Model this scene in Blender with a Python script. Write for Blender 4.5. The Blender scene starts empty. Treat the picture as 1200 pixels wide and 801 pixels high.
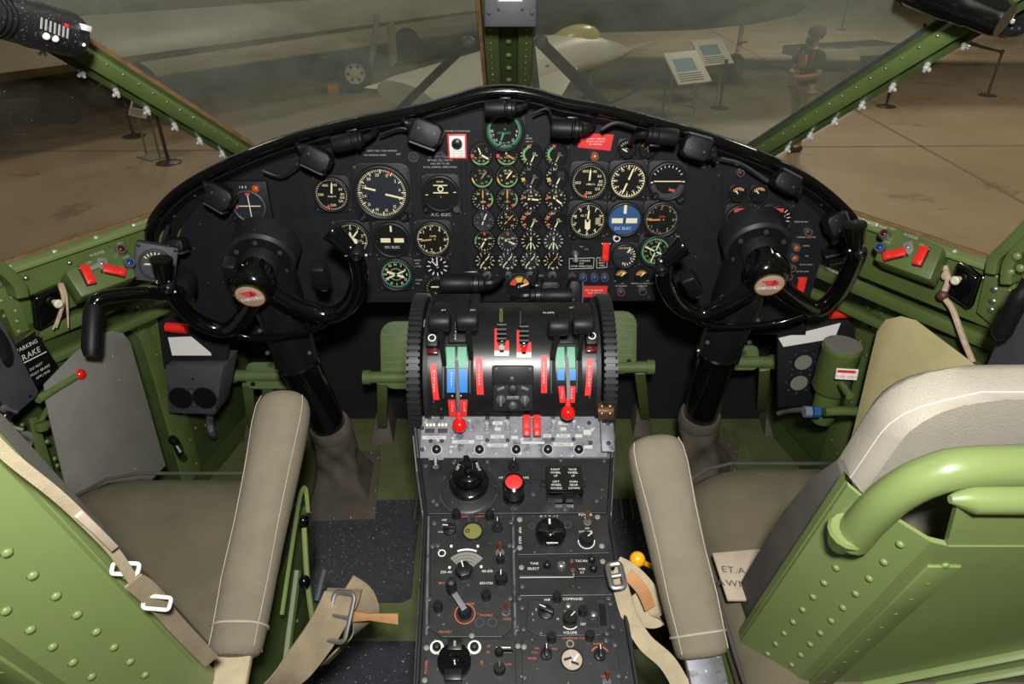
import bpy, bmesh, math, random
from mathutils import Vector, Matrix
random.seed(7)
V = Vector
sc = bpy.context.scene
COL = sc.collection

# ------------------------------------------------------------------ camera
F = 800.0
TH = math.radians(31.0)
CAM = V((0.0, 0.0, 1.40))
GROUND = -1.9
cd = bpy.data.cameras.new('camera')
cd.sensor_width = 36.0
cd.lens = 24.0
cd.clip_start = 0.02
cd.clip_end = 300
co = bpy.data.objects.new('camera', cd)
co.location = CAM
co.rotation_euler = (math.pi / 2 - TH, 0, 0)
COL.objects.link(co)
sc.camera = co

# ------------------------------------------------------------------ world, lights, exposure
w = bpy.data.worlds.new('hangar_air')
sc.world = w
w.use_nodes = True
w.node_tree.nodes['Background'].inputs[0].default_value = (1.0, 0.93, 0.80, 1)
w.node_tree.nodes['Background'].inputs[1].default_value = 0.05


def area(name, loc, rot, size, energy, col, sy=None):
    l = bpy.data.lights.new(name, 'AREA')
    l.energy = energy
    l.color = col
    l.size = size
    if sy:
        l.shape = 'RECTANGLE'
        l.size_y = sy
    o = bpy.data.objects.new(name, l)
    o.location = loc
    o.rotation_euler = rot
    COL.objects.link(o)
    return o


# the photographer's flash, held above the camera
area('camera_flash', (0.03, -0.08, 1.68), (math.radians(70), 0, 0), 0.10, 37, (1.0, 0.98, 0.95))
# hangar ceiling floodlights
for hx, hy, he in ((-9, 9, 300), (9, 9, 760), (-9, 24, 420), (9, 24, 900)):
    area('hangar_floodlight', (hx, hy, 8.5), (0, 0, 0), 2.4, he, (1.0, 0.92, 0.80))
sc.view_settings.view_transform = 'Standard'
sc.view_settings.look = 'None'
sc.view_settings.gamma = 1
sc.view_settings.use_curve_mapping = False
sc.view_settings.exposure = 0.0


# ------------------------------------------------------------------ pixels to directions
def ray(x, y):
    u = (x - 600) / F
    v = (y - 400.5) / F
    return V((u, math.cos(TH) - v * math.sin(TH), -math.sin(TH) - v * math.cos(TH)))


def PY(x, y, Y):
    d = ray(x, y)
    return CAM + d * ((Y - CAM.y) / d.y)


def PZ(x, y, Z):
    d = ray(x, y)
    return CAM + d * ((Z - CAM.z) / d.z)


def PX(x, y, X):
    d = ray(x, y)
    return CAM + d * (X / d.x)


def PD(x, y, t):
    return CAM + ray(x, y) * t


class Surf:
    """A flat work surface: origin, x to the right, y up the surface, z out of it."""
    def __init__(self, o, ex, ey):
        self.o = V(o)
        self.ex = V(ex).normalized()
        self.ez = self.ex.cross(V(ey)).normalized()
        self.ey = self.ez.cross(self.ex).normalized()
        self.M = Matrix((self.ex, self.ey, self.ez)).transposed().to_4x4()
        self.M.translation = self.o

    def hit(self, x, y, h=0.0):
        d = ray(x, y)
        t = (self.o + self.ez * h - CAM).dot(self.ez) / d.dot(self.ez)
        return CAM + d * t

    def loc(self, x, y, h=0.0):
        q = self.hit(x, y, h) - self.o
        return V((q.dot(self.ex), q.dot(self.ey), h))

    def px(self, x, y):
        d = ray(x, y)
        return (self.o - CAM).dot(self.ez) / d.dot(self.ez) / F

    def at(self, x, y, rot=0.0, h=0.0):
        l = self.loc(x, y, h)
        return self.M @ Matrix.Translation(l) @ Matrix.Rotation(rot, 4, 'Z')

    def atl(self, lx, ly, rot=0.0, h=0.0):
        return self.M @ Matrix.Translation((lx, ly, h)) @ Matrix.Rotation(rot, 4, 'Z')


# ------------------------------------------------------------------ materials
def lin(c):
    r = []
    for k in c[:3]:
        k = k / 255.0
        r.append(k / 12.92 if k <= 0.04045 else ((k + 0.055) / 1.055) ** 2.4)
    return (r[0], r[1], r[2], 1.0)


MATS = {}


def mat(name, c, rough=0.5, metal=0.0, var=0.0, vs=18.0, bump=0.0, bs=220.0, coat=0.0, specks=None, spec=0.5, wear=None):
    m = bpy.data.materials.new(name)
    m.use_nodes = True
    nt = m.node_tree
    b = nt.nodes['Principled BSDF']
    base = lin(c)
    b.inputs['Base Color'].default_value = base
    b.inputs['Roughness'].default_value = rough
    b.inputs['Metallic'].default_value = metal
    b.inputs['Coat Weight'].default_value = coat
    b.inputs['Specular IOR Level'].default_value = spec
    tc = nt.nodes.new('ShaderNodeTexCoord')
    last = None

    def noise(scale, detail=4, rgh=0.6):
        n = nt.nodes.new('ShaderNodeTexNoise')
        n.inputs['Scale'].default_value = scale
        n.inputs['Detail'].default_value = detail
        n.inputs['Roughness'].default_value = rgh
        nt.links.new(tc.outputs['Object'], n.inputs['Vector'])
        return n

    def ramp(src, a, ca, bb, cb):
        r = nt.nodes.new('ShaderNodeValToRGB')
        r.color_ramp.elements[0].position = a
        r.color_ramp.elements[0].color = ca
        r.color_ramp.elements[1].position = bb
        r.color_ramp.elements[1].color = cb
        nt.links.new(src, r.inputs[0])
        return r.outputs[0]

    def mix(fac, a, bcol):
        x = nt.nodes.new('ShaderNodeMix')
        x.data_type = 'RGBA'
        nt.links.new(fac, x.inputs[0])
        if isinstance(a, tuple):
            x.inputs[6].default_value = a
        else:
            nt.links.new(a, x.inputs[6])
        x.inputs[7].default_value = bcol
        return x.outputs[2]
    if var:
        n = noise(vs)
        lo = tuple(max(0, k * (1 - var)) for k in base[:3]) + (1,)
        hi = tuple(min(1, k * (1 + var)) for k in base[:3]) + (1,)
        last = ramp(n.outputs[0], 0.32, lo, 0.68, hi)
    if specks:                                  # (colour, threshold, scale)
        n = noise(specks[2], 2, 0.5)
        f = ramp(n.outputs[0], specks[1], (0, 0, 0, 1), specks[1] + 0.03, (1, 1, 1, 1))
        last = mix(f, last or base, lin(specks[0]))
    if wear:                                    # larger worn patches (colour, threshold, scale)
        n = noise(wear[2], 8, 0.7)
        f = ramp(n.outputs[0], wear[1], (0, 0, 0, 1), wear[1] + 0.05, (1, 1, 1, 1))
        last = mix(f, last or base, lin(wear[0]))
    if last:
        nt.links.new(last, b.inputs['Base Color'])
    if bump:
        n = noise(bs, 3)
        bp = nt.nodes.new('ShaderNodeBump')
        bp.inputs['Strength'].default_value = bump
        bp.inputs['Distance'].default_value = 0.002
        nt.links.new(n.outputs[0], bp.inputs['Height'])
        nt.links.new(bp.outputs[0], b.inputs['Normal'])
    MATS[name] = m
    return m


def glassmat(name, tint, dust, dustcol, gloss=0.05, scale=6.0):
    m = bpy.data.materials.new(name)
    m.use_nodes = True
    nt = m.node_tree
    nt.nodes.clear()
    out = nt.nodes.new('ShaderNodeOutputMaterial')
    tr = nt.nodes.new('ShaderNodeBsdfTransparent')
    tr.inputs[0].default_value = tint + (1,)
    gl = nt.nodes.new('ShaderNodeBsdfGlossy')
    gl.inputs['Roughness'].default_value = 0.04
    df = nt.nodes.new('ShaderNodeBsdfDiffuse')
    df.inputs[0].default_value = dustcol + (1,)
    tc = nt.nodes.new('ShaderNodeTexCoord')
    n = nt.nodes.new('ShaderNodeTexNoise')
    n.inputs['Scale'].default_value = scale
    n.inputs['Detail'].default_value = 8
    n.inputs['Roughness'].default_value = 0.7
    nt.links.new(tc.outputs['Object'], n.inputs['Vector'])
    mr = nt.nodes.new('ShaderNodeMapRange')
    mr.inputs[1].default_value = 0.3
    mr.inputs[2].default_value = 0.75
    mr.inputs[3].default_value = dust * 0.6
    mr.inputs[4].default_value = dust * 1.5
    nt.links.new(n.outputs[0], mr.inputs[0])
    n2 = nt.nodes.new('ShaderNodeTexNoise')
    n2.inputs['Scale'].default_value = 170
    n2.inputs['Detail'].default_value = 1
    nt.links.new(tc.outputs['Object'], n2.inputs['Vector'])
    mr2 = nt.nodes.new('ShaderNodeMapRange')
    mr2.inputs[1].default_value = 0.76
    mr2.inputs[2].default_value = 0.82
    mr2.inputs[3].default_value = 0
    mr2.inputs[4].default_value = 0.3
    nt.links.new(n2.outputs[0], mr2.inputs[0])
    ad = nt.nodes.new('ShaderNodeMath')
    nt.links.new(mr.outputs[0], ad.inputs[0])
    nt.links.new(mr2.outputs[0], ad.inputs[1])
    m1 = nt.nodes.new('ShaderNodeMixShader')
    m1.inputs[0].default_value = gloss
    nt.links.new(tr.outputs[0], m1.inputs[1])
    nt.links.new(gl.outputs[0], m1.inputs[2])
    m2 = nt.nodes.new('ShaderNodeMixShader')
    nt.links.new(ad.outputs[0], m2.inputs[0])
    nt.links.new(m1.outputs[0], m2.inputs[1])
    nt.links.new(df.outputs[0], m2.inputs[2])
    nt.links.new(m2.outputs[0], out.inputs[0])
    MATS[name] = m
    return m


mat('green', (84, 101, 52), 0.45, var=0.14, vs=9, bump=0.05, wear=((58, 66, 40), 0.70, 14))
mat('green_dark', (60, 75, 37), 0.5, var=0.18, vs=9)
mat('green_floor', (94, 104, 64), 0.6, var=0.25, vs=12, wear=((92, 98, 76), 0.66, 20))
mat('green_seat', (114, 131, 78), 0.32, var=0.06, vs=5, bump=0.03, bs=60)
mat('green_pedal', (92, 110, 64), 0.55, var=0.12, vs=30)
mat('panel_black', (20, 21, 26), 0.62, spec=0.28, var=0.22, vs=26, bump=0.15, bs=500)
mat('case_black', (27, 27, 30), 0.5, spec=0.35, var=0.2, vs=30, bump=0.08, bs=400)
mat('case_grey', (58, 59, 64), 0.5, var=0.15, vs=30)
mat('black_gloss', (10, 10, 11), 0.14, coat=0.4)
mat('black_satin', (22, 22, 24), 0.34, var=0.15, vs=30)
mat('black_rubber', (19, 19, 21), 0.5, spec=0.3, var=0.12, vs=40)
mat('black_worn', (33, 33, 35), 0.42, var=0.3, vs=26, specks=((125, 125, 122), 0.72, 160), wear=((74, 72, 70), 0.66, 30))
mat('radio_black', (31, 31, 33), 0.48, var=0.4, vs=24, specks=((130, 128, 122), 0.73, 190), wear=((80, 60, 44), 0.67, 20))
mat('bulkhead_black', (20, 20, 24), 0.6, var=0.2, vs=10)
mat('worn_aluminium', (98, 98, 104), 0.5, metal=0.3, var=0.25, vs=40, specks=((150, 150, 152), 0.66, 90), wear=((58, 58, 62), 0.56, 26))
mat('steel', (176, 176, 176), 0.28, metal=0.9)
mat('chrome', (225, 225, 225), 0.2, metal=0.55)
mat('white_paint', (232, 232, 226), 0.5)
mat('lettering', (214, 212, 200), 0.6)
mat('lettering_dim', (172, 172, 166), 0.6)
mat('lettering_red', (190, 92, 56), 0.6)
mat('cream', (240, 229, 182), 0.6)
mat('cream_dim', (160, 150, 118), 0.6)
mat('orange_mark', (206, 142, 78), 0.6)
mat('dial_green', (66, 150, 108), 0.6)
mat('arc_green', (104, 176, 96), 0.55)
mat('arc_red', (214, 78, 62), 0.55)
mat('arc_yellow', (226, 190, 74), 0.55)
mat('dial_black', (12, 12, 13), 0.6, spec=0.2)
mat('dial_navy', (19, 28, 42), 0.55)
mat('dial_blue', (40, 84, 138), 0.5)
mat('red', (226, 42, 34), 0.38, var=0.05)
mat('red_plate', (214, 46, 44), 0.5)
mat('red_gloss', (222, 22, 18), 0.16, coat=0.5)
mat('blue_plate', (50, 122, 196), 0.5)
mat('teal_plate', (84, 150, 118), 0.5)
mat('lamp_amber', (190, 84, 22), 0.2, coat=0.4)
mat('lamp_red', (84, 20, 20), 0.2, coat=0.4)
mat('lamp_blue', (24, 62, 140), 0.2, coat=0.4)
mat('khaki', (114, 106, 89), 0.9, var=0.08, vs=24, bump=0.5, bs=900)
mat('khaki_seat', (100, 93, 73), 0.95, var=0.12, vs=14, bump=0.5, bs=1100)
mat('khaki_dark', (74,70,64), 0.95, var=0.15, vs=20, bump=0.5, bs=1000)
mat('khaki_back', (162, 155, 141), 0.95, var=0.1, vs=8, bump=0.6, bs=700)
mat('boot_canvas', (86, 79, 68), 0.95, var=0.15, vs=20, bump=0.4, bs=1000)
mat('leather', (74, 62, 54), 0.7, var=0.25, vs=30)
mat('leather_brown', (88, 54, 38), 0.5, var=0.2, vs=40)
mat('leather_tan', (160, 116, 72), 0.7, var=0.2, vs=30)
mat('webbing', (166, 152, 124), 0.9, var=0.15, vs=30, bump=0.4, bs=900)
mat('webbing_dark', (134, 120, 96), 0.9, var=0.18, vs=26, bump=0.4, bs=900)
mat('thread', (200, 196, 184), 0.9)
mat('tag_cloth', (168, 154, 136), 0.9, var=0.1, vs=50)
mat('grip_floor', (54, 55, 62), 0.85, var=0.15, vs=60, specks=((225, 225, 225), 0.70, 260), bump=0.4, bs=400)
mat('plate_grey', (122, 121, 112), 0.55, var=0.10, vs=12, specks=((196, 194, 182), 0.74, 110))
mat('plate_khaki', (200, 188, 138), 0.6, var=0.10, vs=12, specks=((214, 206, 168), 0.68, 180))
mat('blue_grey', (112, 122, 140), 0.6, var=0.08, vs=20)
mat('box_grey', (64, 64, 70), 0.6, var=0.12, vs=20)
mat('emblem_tan', (182, 152, 132), 0.4)
mat('emblem_red', (214, 54, 68), 0.5)
mat('rope', (186, 164, 138), 0.95, var=0.2, vs=80)
mat('ivory', (222, 214, 186), 0.4)
mat('orange_seal', (128, 92, 60), 0.8, var=0.3, vs=60)
mat('orange_knob', (232, 160, 28), 0.35)
mat('grey_handle', (70, 72, 76), 0.5)
mat('black_speckled', (30, 30, 36), 0.45, specks=((150, 150, 160), 0.66, 330), bump=0.2, bs=500)
mat('brass', (196, 158, 84), 0.3, metal=0.9)
mat('copper', (176, 104, 70), 0.35, metal=0.8)
mat('olive_face', (116, 112, 56), 0.5)
mat('tire', (26, 25, 24), 0.8)
mat('hangar_floor', (150, 133, 106), 0.5, var=0.16, vs=0.5, wear=((120, 104, 80), 0.6, 0.9))
mat('joint', (112, 96, 70), 0.7)
mat('aircraft_grey', (128, 120, 100), 0.5, var=0.06, vs=1)
mat('aircraft_dark', (52, 52, 50), 0.5, var=0.1, vs=1)
mat('aircraft_white', (226, 222, 206), 0.4)
mat('aircraft_olive', (58, 56, 44), 0.6, var=0.2, vs=1)
mat('canopy_tint', (210, 198, 130), 0.25)
mat('chock_yellow', (206, 156, 40), 0.6)
mat('stanchion_black', (24, 24, 24), 0.4)
mat('sign_white', (216, 208, 192), 0.6)
mat('sign_blue', (120, 150, 170), 0.6)
mat('hangar_wall', (70, 64, 54), 0.8)
mat('skin', (176, 126, 98), 0.6)
mat('shirt_black', (26, 26, 28), 0.9)
mat('shirt_print', (190, 84, 44), 0.8)
mat('shorts_khaki', (160, 140, 104), 0.9)
mat('hair_brown', (64, 46, 34), 0.9)
mat('mask_dark', (30, 36, 48), 0.9)
mat('cable', (20, 20, 22), 0.45)
mat('ceiling_green', (96, 104, 80), 0.7)
glassmat('windshield_glass', (0.86, 0.88, 0.83), 0.11, (0.55, 0.58, 0.48), 0.03)
glassmat('side_glass', (0.93, 0.91, 0.86), 0.025, (0.6, 0.52, 0.40), 0.02)
glassmat('dial_glass', (0.98, 0.98, 0.98), 0.002, (0.6, 0.6, 0.6), 0.012, 40)

# ------------------------------------------------------------------ glyphs
GL = {}


def glyph(ch):
    if ch in GL:
        return GL[ch]
    cu = bpy.data.curves.new('glyph', 'FONT')
    cu.body = ch
    cu.size = 1.0
    cu.resolution_u = 2
    o = bpy.data.objects.new('glyph', cu)
    COL.objects.link(o)
    dg = bpy.context.evaluated_depsgraph_get()
    me = bpy.data.meshes.new_from_object(o.evaluated_get(dg))
    vs = [(v.co.x, v.co.y) for v in me.vertices]
    fs = [tuple(p.vertices) for p in me.polygons]
    w = max([v[0] for v in vs], default=0.3)
    x0 = min([v[0] for v in vs], default=0.0)
    bpy.data.objects.remove(o)
    bpy.data.meshes.remove(me)
    bpy.data.curves.remove(cu)
    GL[ch] = (vs, fs, x0, w)
    return GL[ch]


# ------------------------------------------------------------------ mesh builder
ROOTM = {}


class MB:
    def __init__(self, M=None):
        self.M = M.copy() if M is not None else Matrix.Identity(4)
        self.v = []
        self.f = []

    def add(self, vs, fs):
        n = len(self.v)
        M = self.M
        self.v.extend(M @ V(p) for p in vs)
        self.f.extend(tuple(i + n for i in f) for f in fs)
        return self

    def box(self, c, s, R=None):
        x, y, z = s[0] / 2, s[1] / 2, s[2] / 2
        vs = [V((a, b, d)) for a in (-x, x) for b in (-y, y) for d in (-z, z)]
        if R is not None:
            vs = [R @ p for p in vs]
        vs = [p + V(c) for p in vs]
        return self.add(vs, [(0, 1, 3, 2), (4, 6, 7, 5), (0, 4, 5, 1), (2, 3, 7, 6), (0, 2, 6, 4), (1, 5, 7, 3)])

    def tube(self, pts, r, n=8, closed=False, caps=True, flat=None):
        """flat = ratio of the second axis: a strap when small."""
        P = [V(p) for p in pts]
        m = len(P)
        rs = r if isinstance(r, (list, tuple)) else [r] * m
        vs = []
        up = None
        for i in range(m):
            if closed:
                t = P[(i + 1) % m] - P[i - 1]
            else:
                t = P[min(i + 1, m - 1)] - P[max(i - 1, 0)]
            t.normalize()
            if up is None:
                a = V((0, 0, 1)) if abs(t.z) < 0.9 else V((1, 0, 0))
                up = (a - t * a.dot(t)).normalized()
            else:
                up = up - t * up.dot(t)
                up.normalize()
            b = t.cross(up)
            for k in range(n):
                an = 2 * math.pi * k / n
                vs.append(P[i] + (b * math.cos(an) + up * math.sin(an) * (flat or 1.0)) * rs[i])
        fs = []
        for i in range(m if closed else m - 1):
            j = (i + 1) % m
            for k in range(n):
                l = (k + 1) % n
                fs.append((i * n + k, i * n + l, j * n + l, j * n + k))
        if caps and not closed:
            fs.append(tuple(range(n))[::-1])
            fs.append(tuple((m - 1) * n + k for k in range(n)))
        return self.add(vs, fs)

    def cyl(self, a, b, r0, r1=None, n=16):
        return self.tube([a, b], [r0, r0 if r1 is None else r1], n)

    def lathe(self, prof, n=24, c=(0, 0), closed=False, a0=0.0, a1=2 * math.pi):
        full = abs(a1 - a0 - 2 * math.pi) < 1e-6
        k = n if full else n + 1
        vs = []
        for (r, z) in prof:
            for i in range(k):
                a = a0 + (a1 - a0) * i / n
                vs.append((c[0] + r * math.cos(a), c[1] + r * math.sin(a), z))
        fs = []
        m = len(prof)
        for i in range(m if closed else m - 1):
            j = (i + 1) % m
            for q in range(n):
                l = (q + 1) % k
                fs.append((i * k + q, i * k + l, j * k + l, j * k + q))
        if full and not closed:
            if prof[0][0] > 1e-6:
                fs.append(tuple(range(k))[::-1])
            if prof[-1][0] > 1e-6:
                fs.append(tuple((m - 1) * k + i for i in range(k)))
        return self.add(vs, fs)

    def ring(self, r0, r1, z, a0=0.0, a1=2 * math.pi, n=24, c=(0, 0), th=0.0004):
        return self.lathe([(r0, z), (r1, z), (r1, z + th), (r0, z + th)], n, c, True, a0, a1)

    def prism(self, poly, z0, z1):
        n = len(poly)
        vs = [(p[0], p[1], z0) for p in poly] + [(p[0], p[1], z1) for p in poly]
        fs = [tuple(range(n))[::-1], tuple(range(n, 2 * n))]
        for i in range(n):
            j = (i + 1) % n
            fs.append((i, j, n + j, n + i))
        return self.add(vs, fs)

    def rrect(self, w, h, r, z0, z1, c=(0, 0), n=4):
        return self.prism(rrpoly(w, h, r, n, c), z0, z1)

    def sphere(self, c, r, n=14, m=9, s=(1, 1, 1)):
        vs = []
        for i in range(m + 1):
            th = math.pi * i / m
            for k in range(n):
                a = 2 * math.pi * k / n
                vs.append((c[0] + r * s[0] * math.sin(th) * math.cos(a), c[1] + r * s[1] * math.sin(th) * math.sin(a), c[2] + r * s[2] * math.cos(th)))
        fs = []
        for i in range(m):
            for k in range(n):
                l = (k + 1) % n
                fs.append((i * n + k, (i + 1) * n + k, (i + 1) * n + l, i * n + l))
        return self.add(vs, fs)

    def loft(self, rings, closed=True, caps=True):
        n = len(rings[0])
        vs = [p for r in rings for p in r]
        fs = []
        for i in range(len(rings) - 1):
            for k in range(n if closed else n - 1):
                l = (k + 1) % n
                fs.append((i * n + k, i * n + l, (i + 1) * n + l, (i + 1) * n + k))
        if caps:
            fs.append(tuple(range(n))[::-1])
            fs.append(tuple((len(rings) - 1) * n + k for k in range(n)))
        return self.add(vs, fs)

    def text(self, s, x, y, size, z=0.0, rot=0.0, align='C', sp=0.10, vert=False):
        """flat lettering in the local xy plane; size = capital height"""
        k = size / 0.72
        lay = []
        adv = 0.0
        for ch in s:
            if ch == ' ':
                adv += 0.34
                continue
            g = glyph(ch)
            lay.append((g, adv - g[2]))
            adv += g[3] - g[2] + sp
        w = adv - sp
        off = {'C': -w / 2, 'L': 0.0, 'R': -w}[align]
        cr, sr = math.cos(rot), math.sin(rot)
        for g, a in lay:
            vs = []
            for (px, py) in g[0]:
                lx = (px + a + off) * k
                ly = (py - 0.36) * k
                vs.append((x + lx * cr - ly * sr, y + lx * sr + ly * cr, z))
            self.add(vs, g[1])
        return self

    def build(self, name, m, parent=None, bevel=0.0, smooth=True, kind=None, label=None, seg=2, angle=38, sub=0):
        me = bpy.data.meshes.new(name)
        bm = bmesh.new()
        root = parent
        while root is not None and root.name not in ROOTM:
            root = root.parent
        inv = ROOTM[root.name].inverted() if root is not None else Matrix.Identity(4)
        for p in self.v:
            bm.verts.new(inv @ p)
        bm.verts.ensure_lookup_table()
        for f in self.f:
            if len(set(f)) > 2:
                try:
                    bm.faces.new([bm.verts[i] for i in f])
                except ValueError:
                    pass
        bmesh.ops.recalc_face_normals(bm, faces=bm.faces)
        if bevel:
            es = [e for e in bm.edges if len(e.link_faces) == 2 and e.calc_face_angle(0) > math.radians(30)]
            bmesh.ops.bevel(bm, geom=es, offset=bevel, segments=seg, profile=0.5, affect='EDGES', clamp_overlap=True)
        o0 = V((0, 0, 0))
        if parent is None:
            xs = [v.co for v in bm.verts]
            o0 = V(((min(p.x for p in xs) + max(p.x for p in xs)) / 2, (min(p.y for p in xs) + max(p.y for p in xs)) / 2, min(p.z for p in xs)))
            for v in bm.verts:
                v.co -= o0
        bm.to_mesh(me)
        bm.free()
        if smooth:
            me.shade_smooth()
            me.set_sharp_from_angle(angle=math.radians(angle))
        me.materials.append(MATS[m])
        o = bpy.data.objects.new(name, me)
        COL.objects.link(o)
        if parent is not None:
            o.parent = parent
        else:
            o.location = o0
            ROOTM[o.name] = Matrix.Translation(o0)
        if sub:
            md = o.modifiers.new('subdivision', 'SUBSURF')
            md.levels = sub
            md.render_levels = sub
        if kind:
            o['kind'] = kind
        if label:
            o['label'] = label
        return o


def rrpoly(w, h, r, n=4, c=(0, 0)):
    P = []
    for (sx, sy, a) in ((1, 1, 0), (-1, 1, 90), (-1, -1, 180), (1, -1, 270)):
        for i in range(n + 1):
            t = math.radians(a + 90.0 * i / n)
            P.append((c[0] + sx * (w / 2 - r) + r * math.cos(t), c[1] + sy * (h / 2 - r) + r * math.sin(t)))
    return P


def tag(o, label, cat, group=None):
    o['label'] = label
    o['category'] = cat
    if group:
        o['group'] = group
    return o


def thing(name, label, cat, M, group=None):
    """An Empty that carries the parts of one thing; M = its world matrix or base point."""
    o = bpy.data.objects.new(name, None)
    o.empty_display_size = 0.03
    COL.objects.link(o)
    if not isinstance(M, Matrix):
        M = Matrix.Translation(V(M))
    o.matrix_world = M
    ROOTM[o.name] = M.copy()
    return tag(o, label, cat, group)


def struct(o):
    o['kind'] = 'structure'
    return o


def smoothpath(pts, n=6, closed=False):
    """Catmull-Rom through points."""
    P = [V(p) for p in pts]
    m = len(P)
    out = []
    for i in range(m if closed else m - 1):
        if closed:
            a, b, c, d = P[i - 1], P[i], P[(i + 1) % m], P[(i + 2) % m]
        else:
            a, b, c, d = P[max(i - 1, 0)], P[i], P[i + 1], P[min(i + 2, m - 1)]
        for k in range(n):
            t = k / n
            out.append(0.5 * ((2 * b) + (c - a) * t + (2 * a - 5 * b + 4 * c - d) * t * t + (3 * b - a - 3 * c + d) * t ** 3))
    if not closed:
        out.append(P[-1])
    return out


def strap(mb, pts, wd, side, th=0.002):
    """flat strip along a path; side = direction across (vector or one per point)"""
    P = [V(p) for p in pts]
    rings = []
    for i, p in enumerate(P):
        t = (P[min(i + 1, len(P) - 1)] - P[max(i - 1, 0)]).normalized()
        s = V(side[i]) if isinstance(side, list) else V(side)
        s = (s - t * s.dot(t)).normalized()
        nrm = t.cross(s)
        ww = wd[i] if isinstance(wd, list) else wd
        rings.append([p - s * ww / 2 - nrm * th / 2, p + s * ww / 2 - nrm * th / 2, p + s * ww / 2 + nrm * th / 2, p - s * ww / 2 + nrm * th / 2])
    mb.loft(rings)


def screw(parent, M, x, y, r=0.003, m='steel', name='screw', h=0.0015):
    mb = MB(M)
    mb.lathe([(r, 0), (r, h * 0.6), (r * 0.6, h), (0, h)], 8, (x, y))
    return mb.build(name, m, parent)


def rivets(parent, pts, nrm, r=0.004, m='green', name='rivet'):
    """domed rivets sharing one mesh; pts in world space"""
    nrm = V(nrm).normalized()
    q = nrm.to_track_quat('Z', 'Y').to_matrix().to_4x4()
    first = None
    for p in pts:
        if first is None:
            mb = MB()
            mb.lathe([(r, 0), (r * 0.8, r * 0.4), (r * 0.4, r * 0.62), (0, r * 0.68)], 8)
            me = bpy.data.meshes.new(name)
            me.from_pydata([tuple(v) for v in mb.v], [], mb.f)
            me.shade_smooth()
            me.materials.append(MATS[m])
            first = me
        o = bpy.data.objects.new(name, first)
        COL.objects.link(o)
        W = Matrix.Translation(V(p)) @ q
        if parent is not None:
            root = parent
            while root.name not in ROOTM:
                root = root.parent
            o.parent = parent
            o.matrix_local = ROOTM[root.name].inverted() @ W
        else:
            o.matrix_world = W


# ================================================================== THE SETTING
# ------------------------------------------------------------------ hangar
mb = MB()
mb.box((0, 30, GROUND - 0.1), (110, 90, 0.2))
o = struct(mb.build('floor', 'hangar_floor'))
o['label'] = 'brown polished concrete hangar floor outside the windows'
for k, (a, b) in enumerate((((-40, 11.3), (40, 13.0)), ((-40, 22), (40, 23.7)), ((6.9, -5), (8.8, 70)), ((-9.8, -5), (-7.9, 70)))):
    mb = MB()
    A, B = V((a[0], a[1], GROUND)), V((b[0], b[1], GROUND))
    s = (B - A).cross(V((0, 0, 1))).normalized() * 0.035
    mb.add([A - s, B - s, B + s, A + s, A - s + V((0, 0, .002)), B - s + V((0, 0, .002)), B + s + V((0, 0, .002)), A + s + V((0, 0, .002))],
           [(0, 1, 2, 3), (4, 5, 6, 7), (0, 1, 5, 4), (1, 2, 6, 5), (2, 3, 7, 6), (3, 0, 4, 7)])
    mb.build('floor_joint', 'joint', o)
mb = MB()
mb.box((0, 75.2, 4), (110, 0.4, 12))
struct(mb.build('wall_hangar', 'hangar_wall'))

# ------------------------------------------------------------------ cockpit floor and bulkhead
mb = MB()
mb.box((0, 0.98, -0.03), (2.10, 1.76, 0.06))
fl = struct(mb.build('floor_cockpit', 'green_floor', bevel=0.004))
fl['label'] = 'worn green painted metal cockpit floor'


def floormat(pix, lab):
    q = [PZ(x, y, 0.0) for x, y in pix]
    m_ = MB()
    m_.prism([(p.x, p.y) for p in q], 0.0, 0.004)
    m_.build('grip_pad', 'grip_floor', fl, label=lab, smooth=False)


floormat([(363, 588), (493, 586), (492, 600), (482, 700), (472, 706), (362, 706)], 'speckled black anti-slip pad beside the pedestal')
floormat([(330, 752), (492, 752), (492, 860), (300, 860)], 'speckled black anti-slip pad behind the leather strap')
floormat([(708, 585), (770, 585), (790, 760), (728, 760)], 'speckled black anti-slip pad on the copilot side')
# floor ribs (paired stringers) in the footwell
for xs in ((432, 445), (498, 507), (716, 727), (853, 866)):
    for x in xs:
        a = PZ(x, 500, 0.0)
        b = PZ(x + (x - 600) * 0.12, 610, 0.0)
        m_ = MB()
        m_.cyl(a + V((0, 0, .001)), b + V((0, 0, .001)), 0.004, n=6)
        m_.build('floor_bead', 'green_floor', fl)
# small hexagonal hatch outlined on the floor
m_ = MB()
q = [PZ(x, y, 0.0) for x, y in ((418, 724), (452, 724), (452, 736), (442, 747), (428, 747), (418, 736))]
m_.prism([(p.x, p.y) for p in q], 0.0, 0.003)
m_.build('hatch_plate', 'green_floor', fl, smooth=False)

mb = MB()
mb.box((0, 1.84, 0.33), (1.70, 0.02, 0.66))
fw = struct(mb.build('wall_forward', 'bulkhead_black'))
fw['label'] = 'black forward bulkhead below the instrument panel'
# blue-grey plates low in both corners of the footwell
for sgn, pix in ((-1, ((196, 528), (205, 492), (248, 492), (262, 512), (200, 545))), (1, ((940, 490), (1000, 494), (1012, 545), (985, 540)))):
    m_ = MB()
    q = [PZ(x, y, 0.02) for x, y in pix]
    m_.prism([(p.x, p.y) for p in q], 0.006, 0.02)
    m_.build('corner_plate', 'blue_grey', fl, label='blue-grey plate in the corner of the footwell', smooth=False)

# ------------------------------------------------------------------ side walls (slanting outwards to the rear)
SL = 0.635


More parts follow.
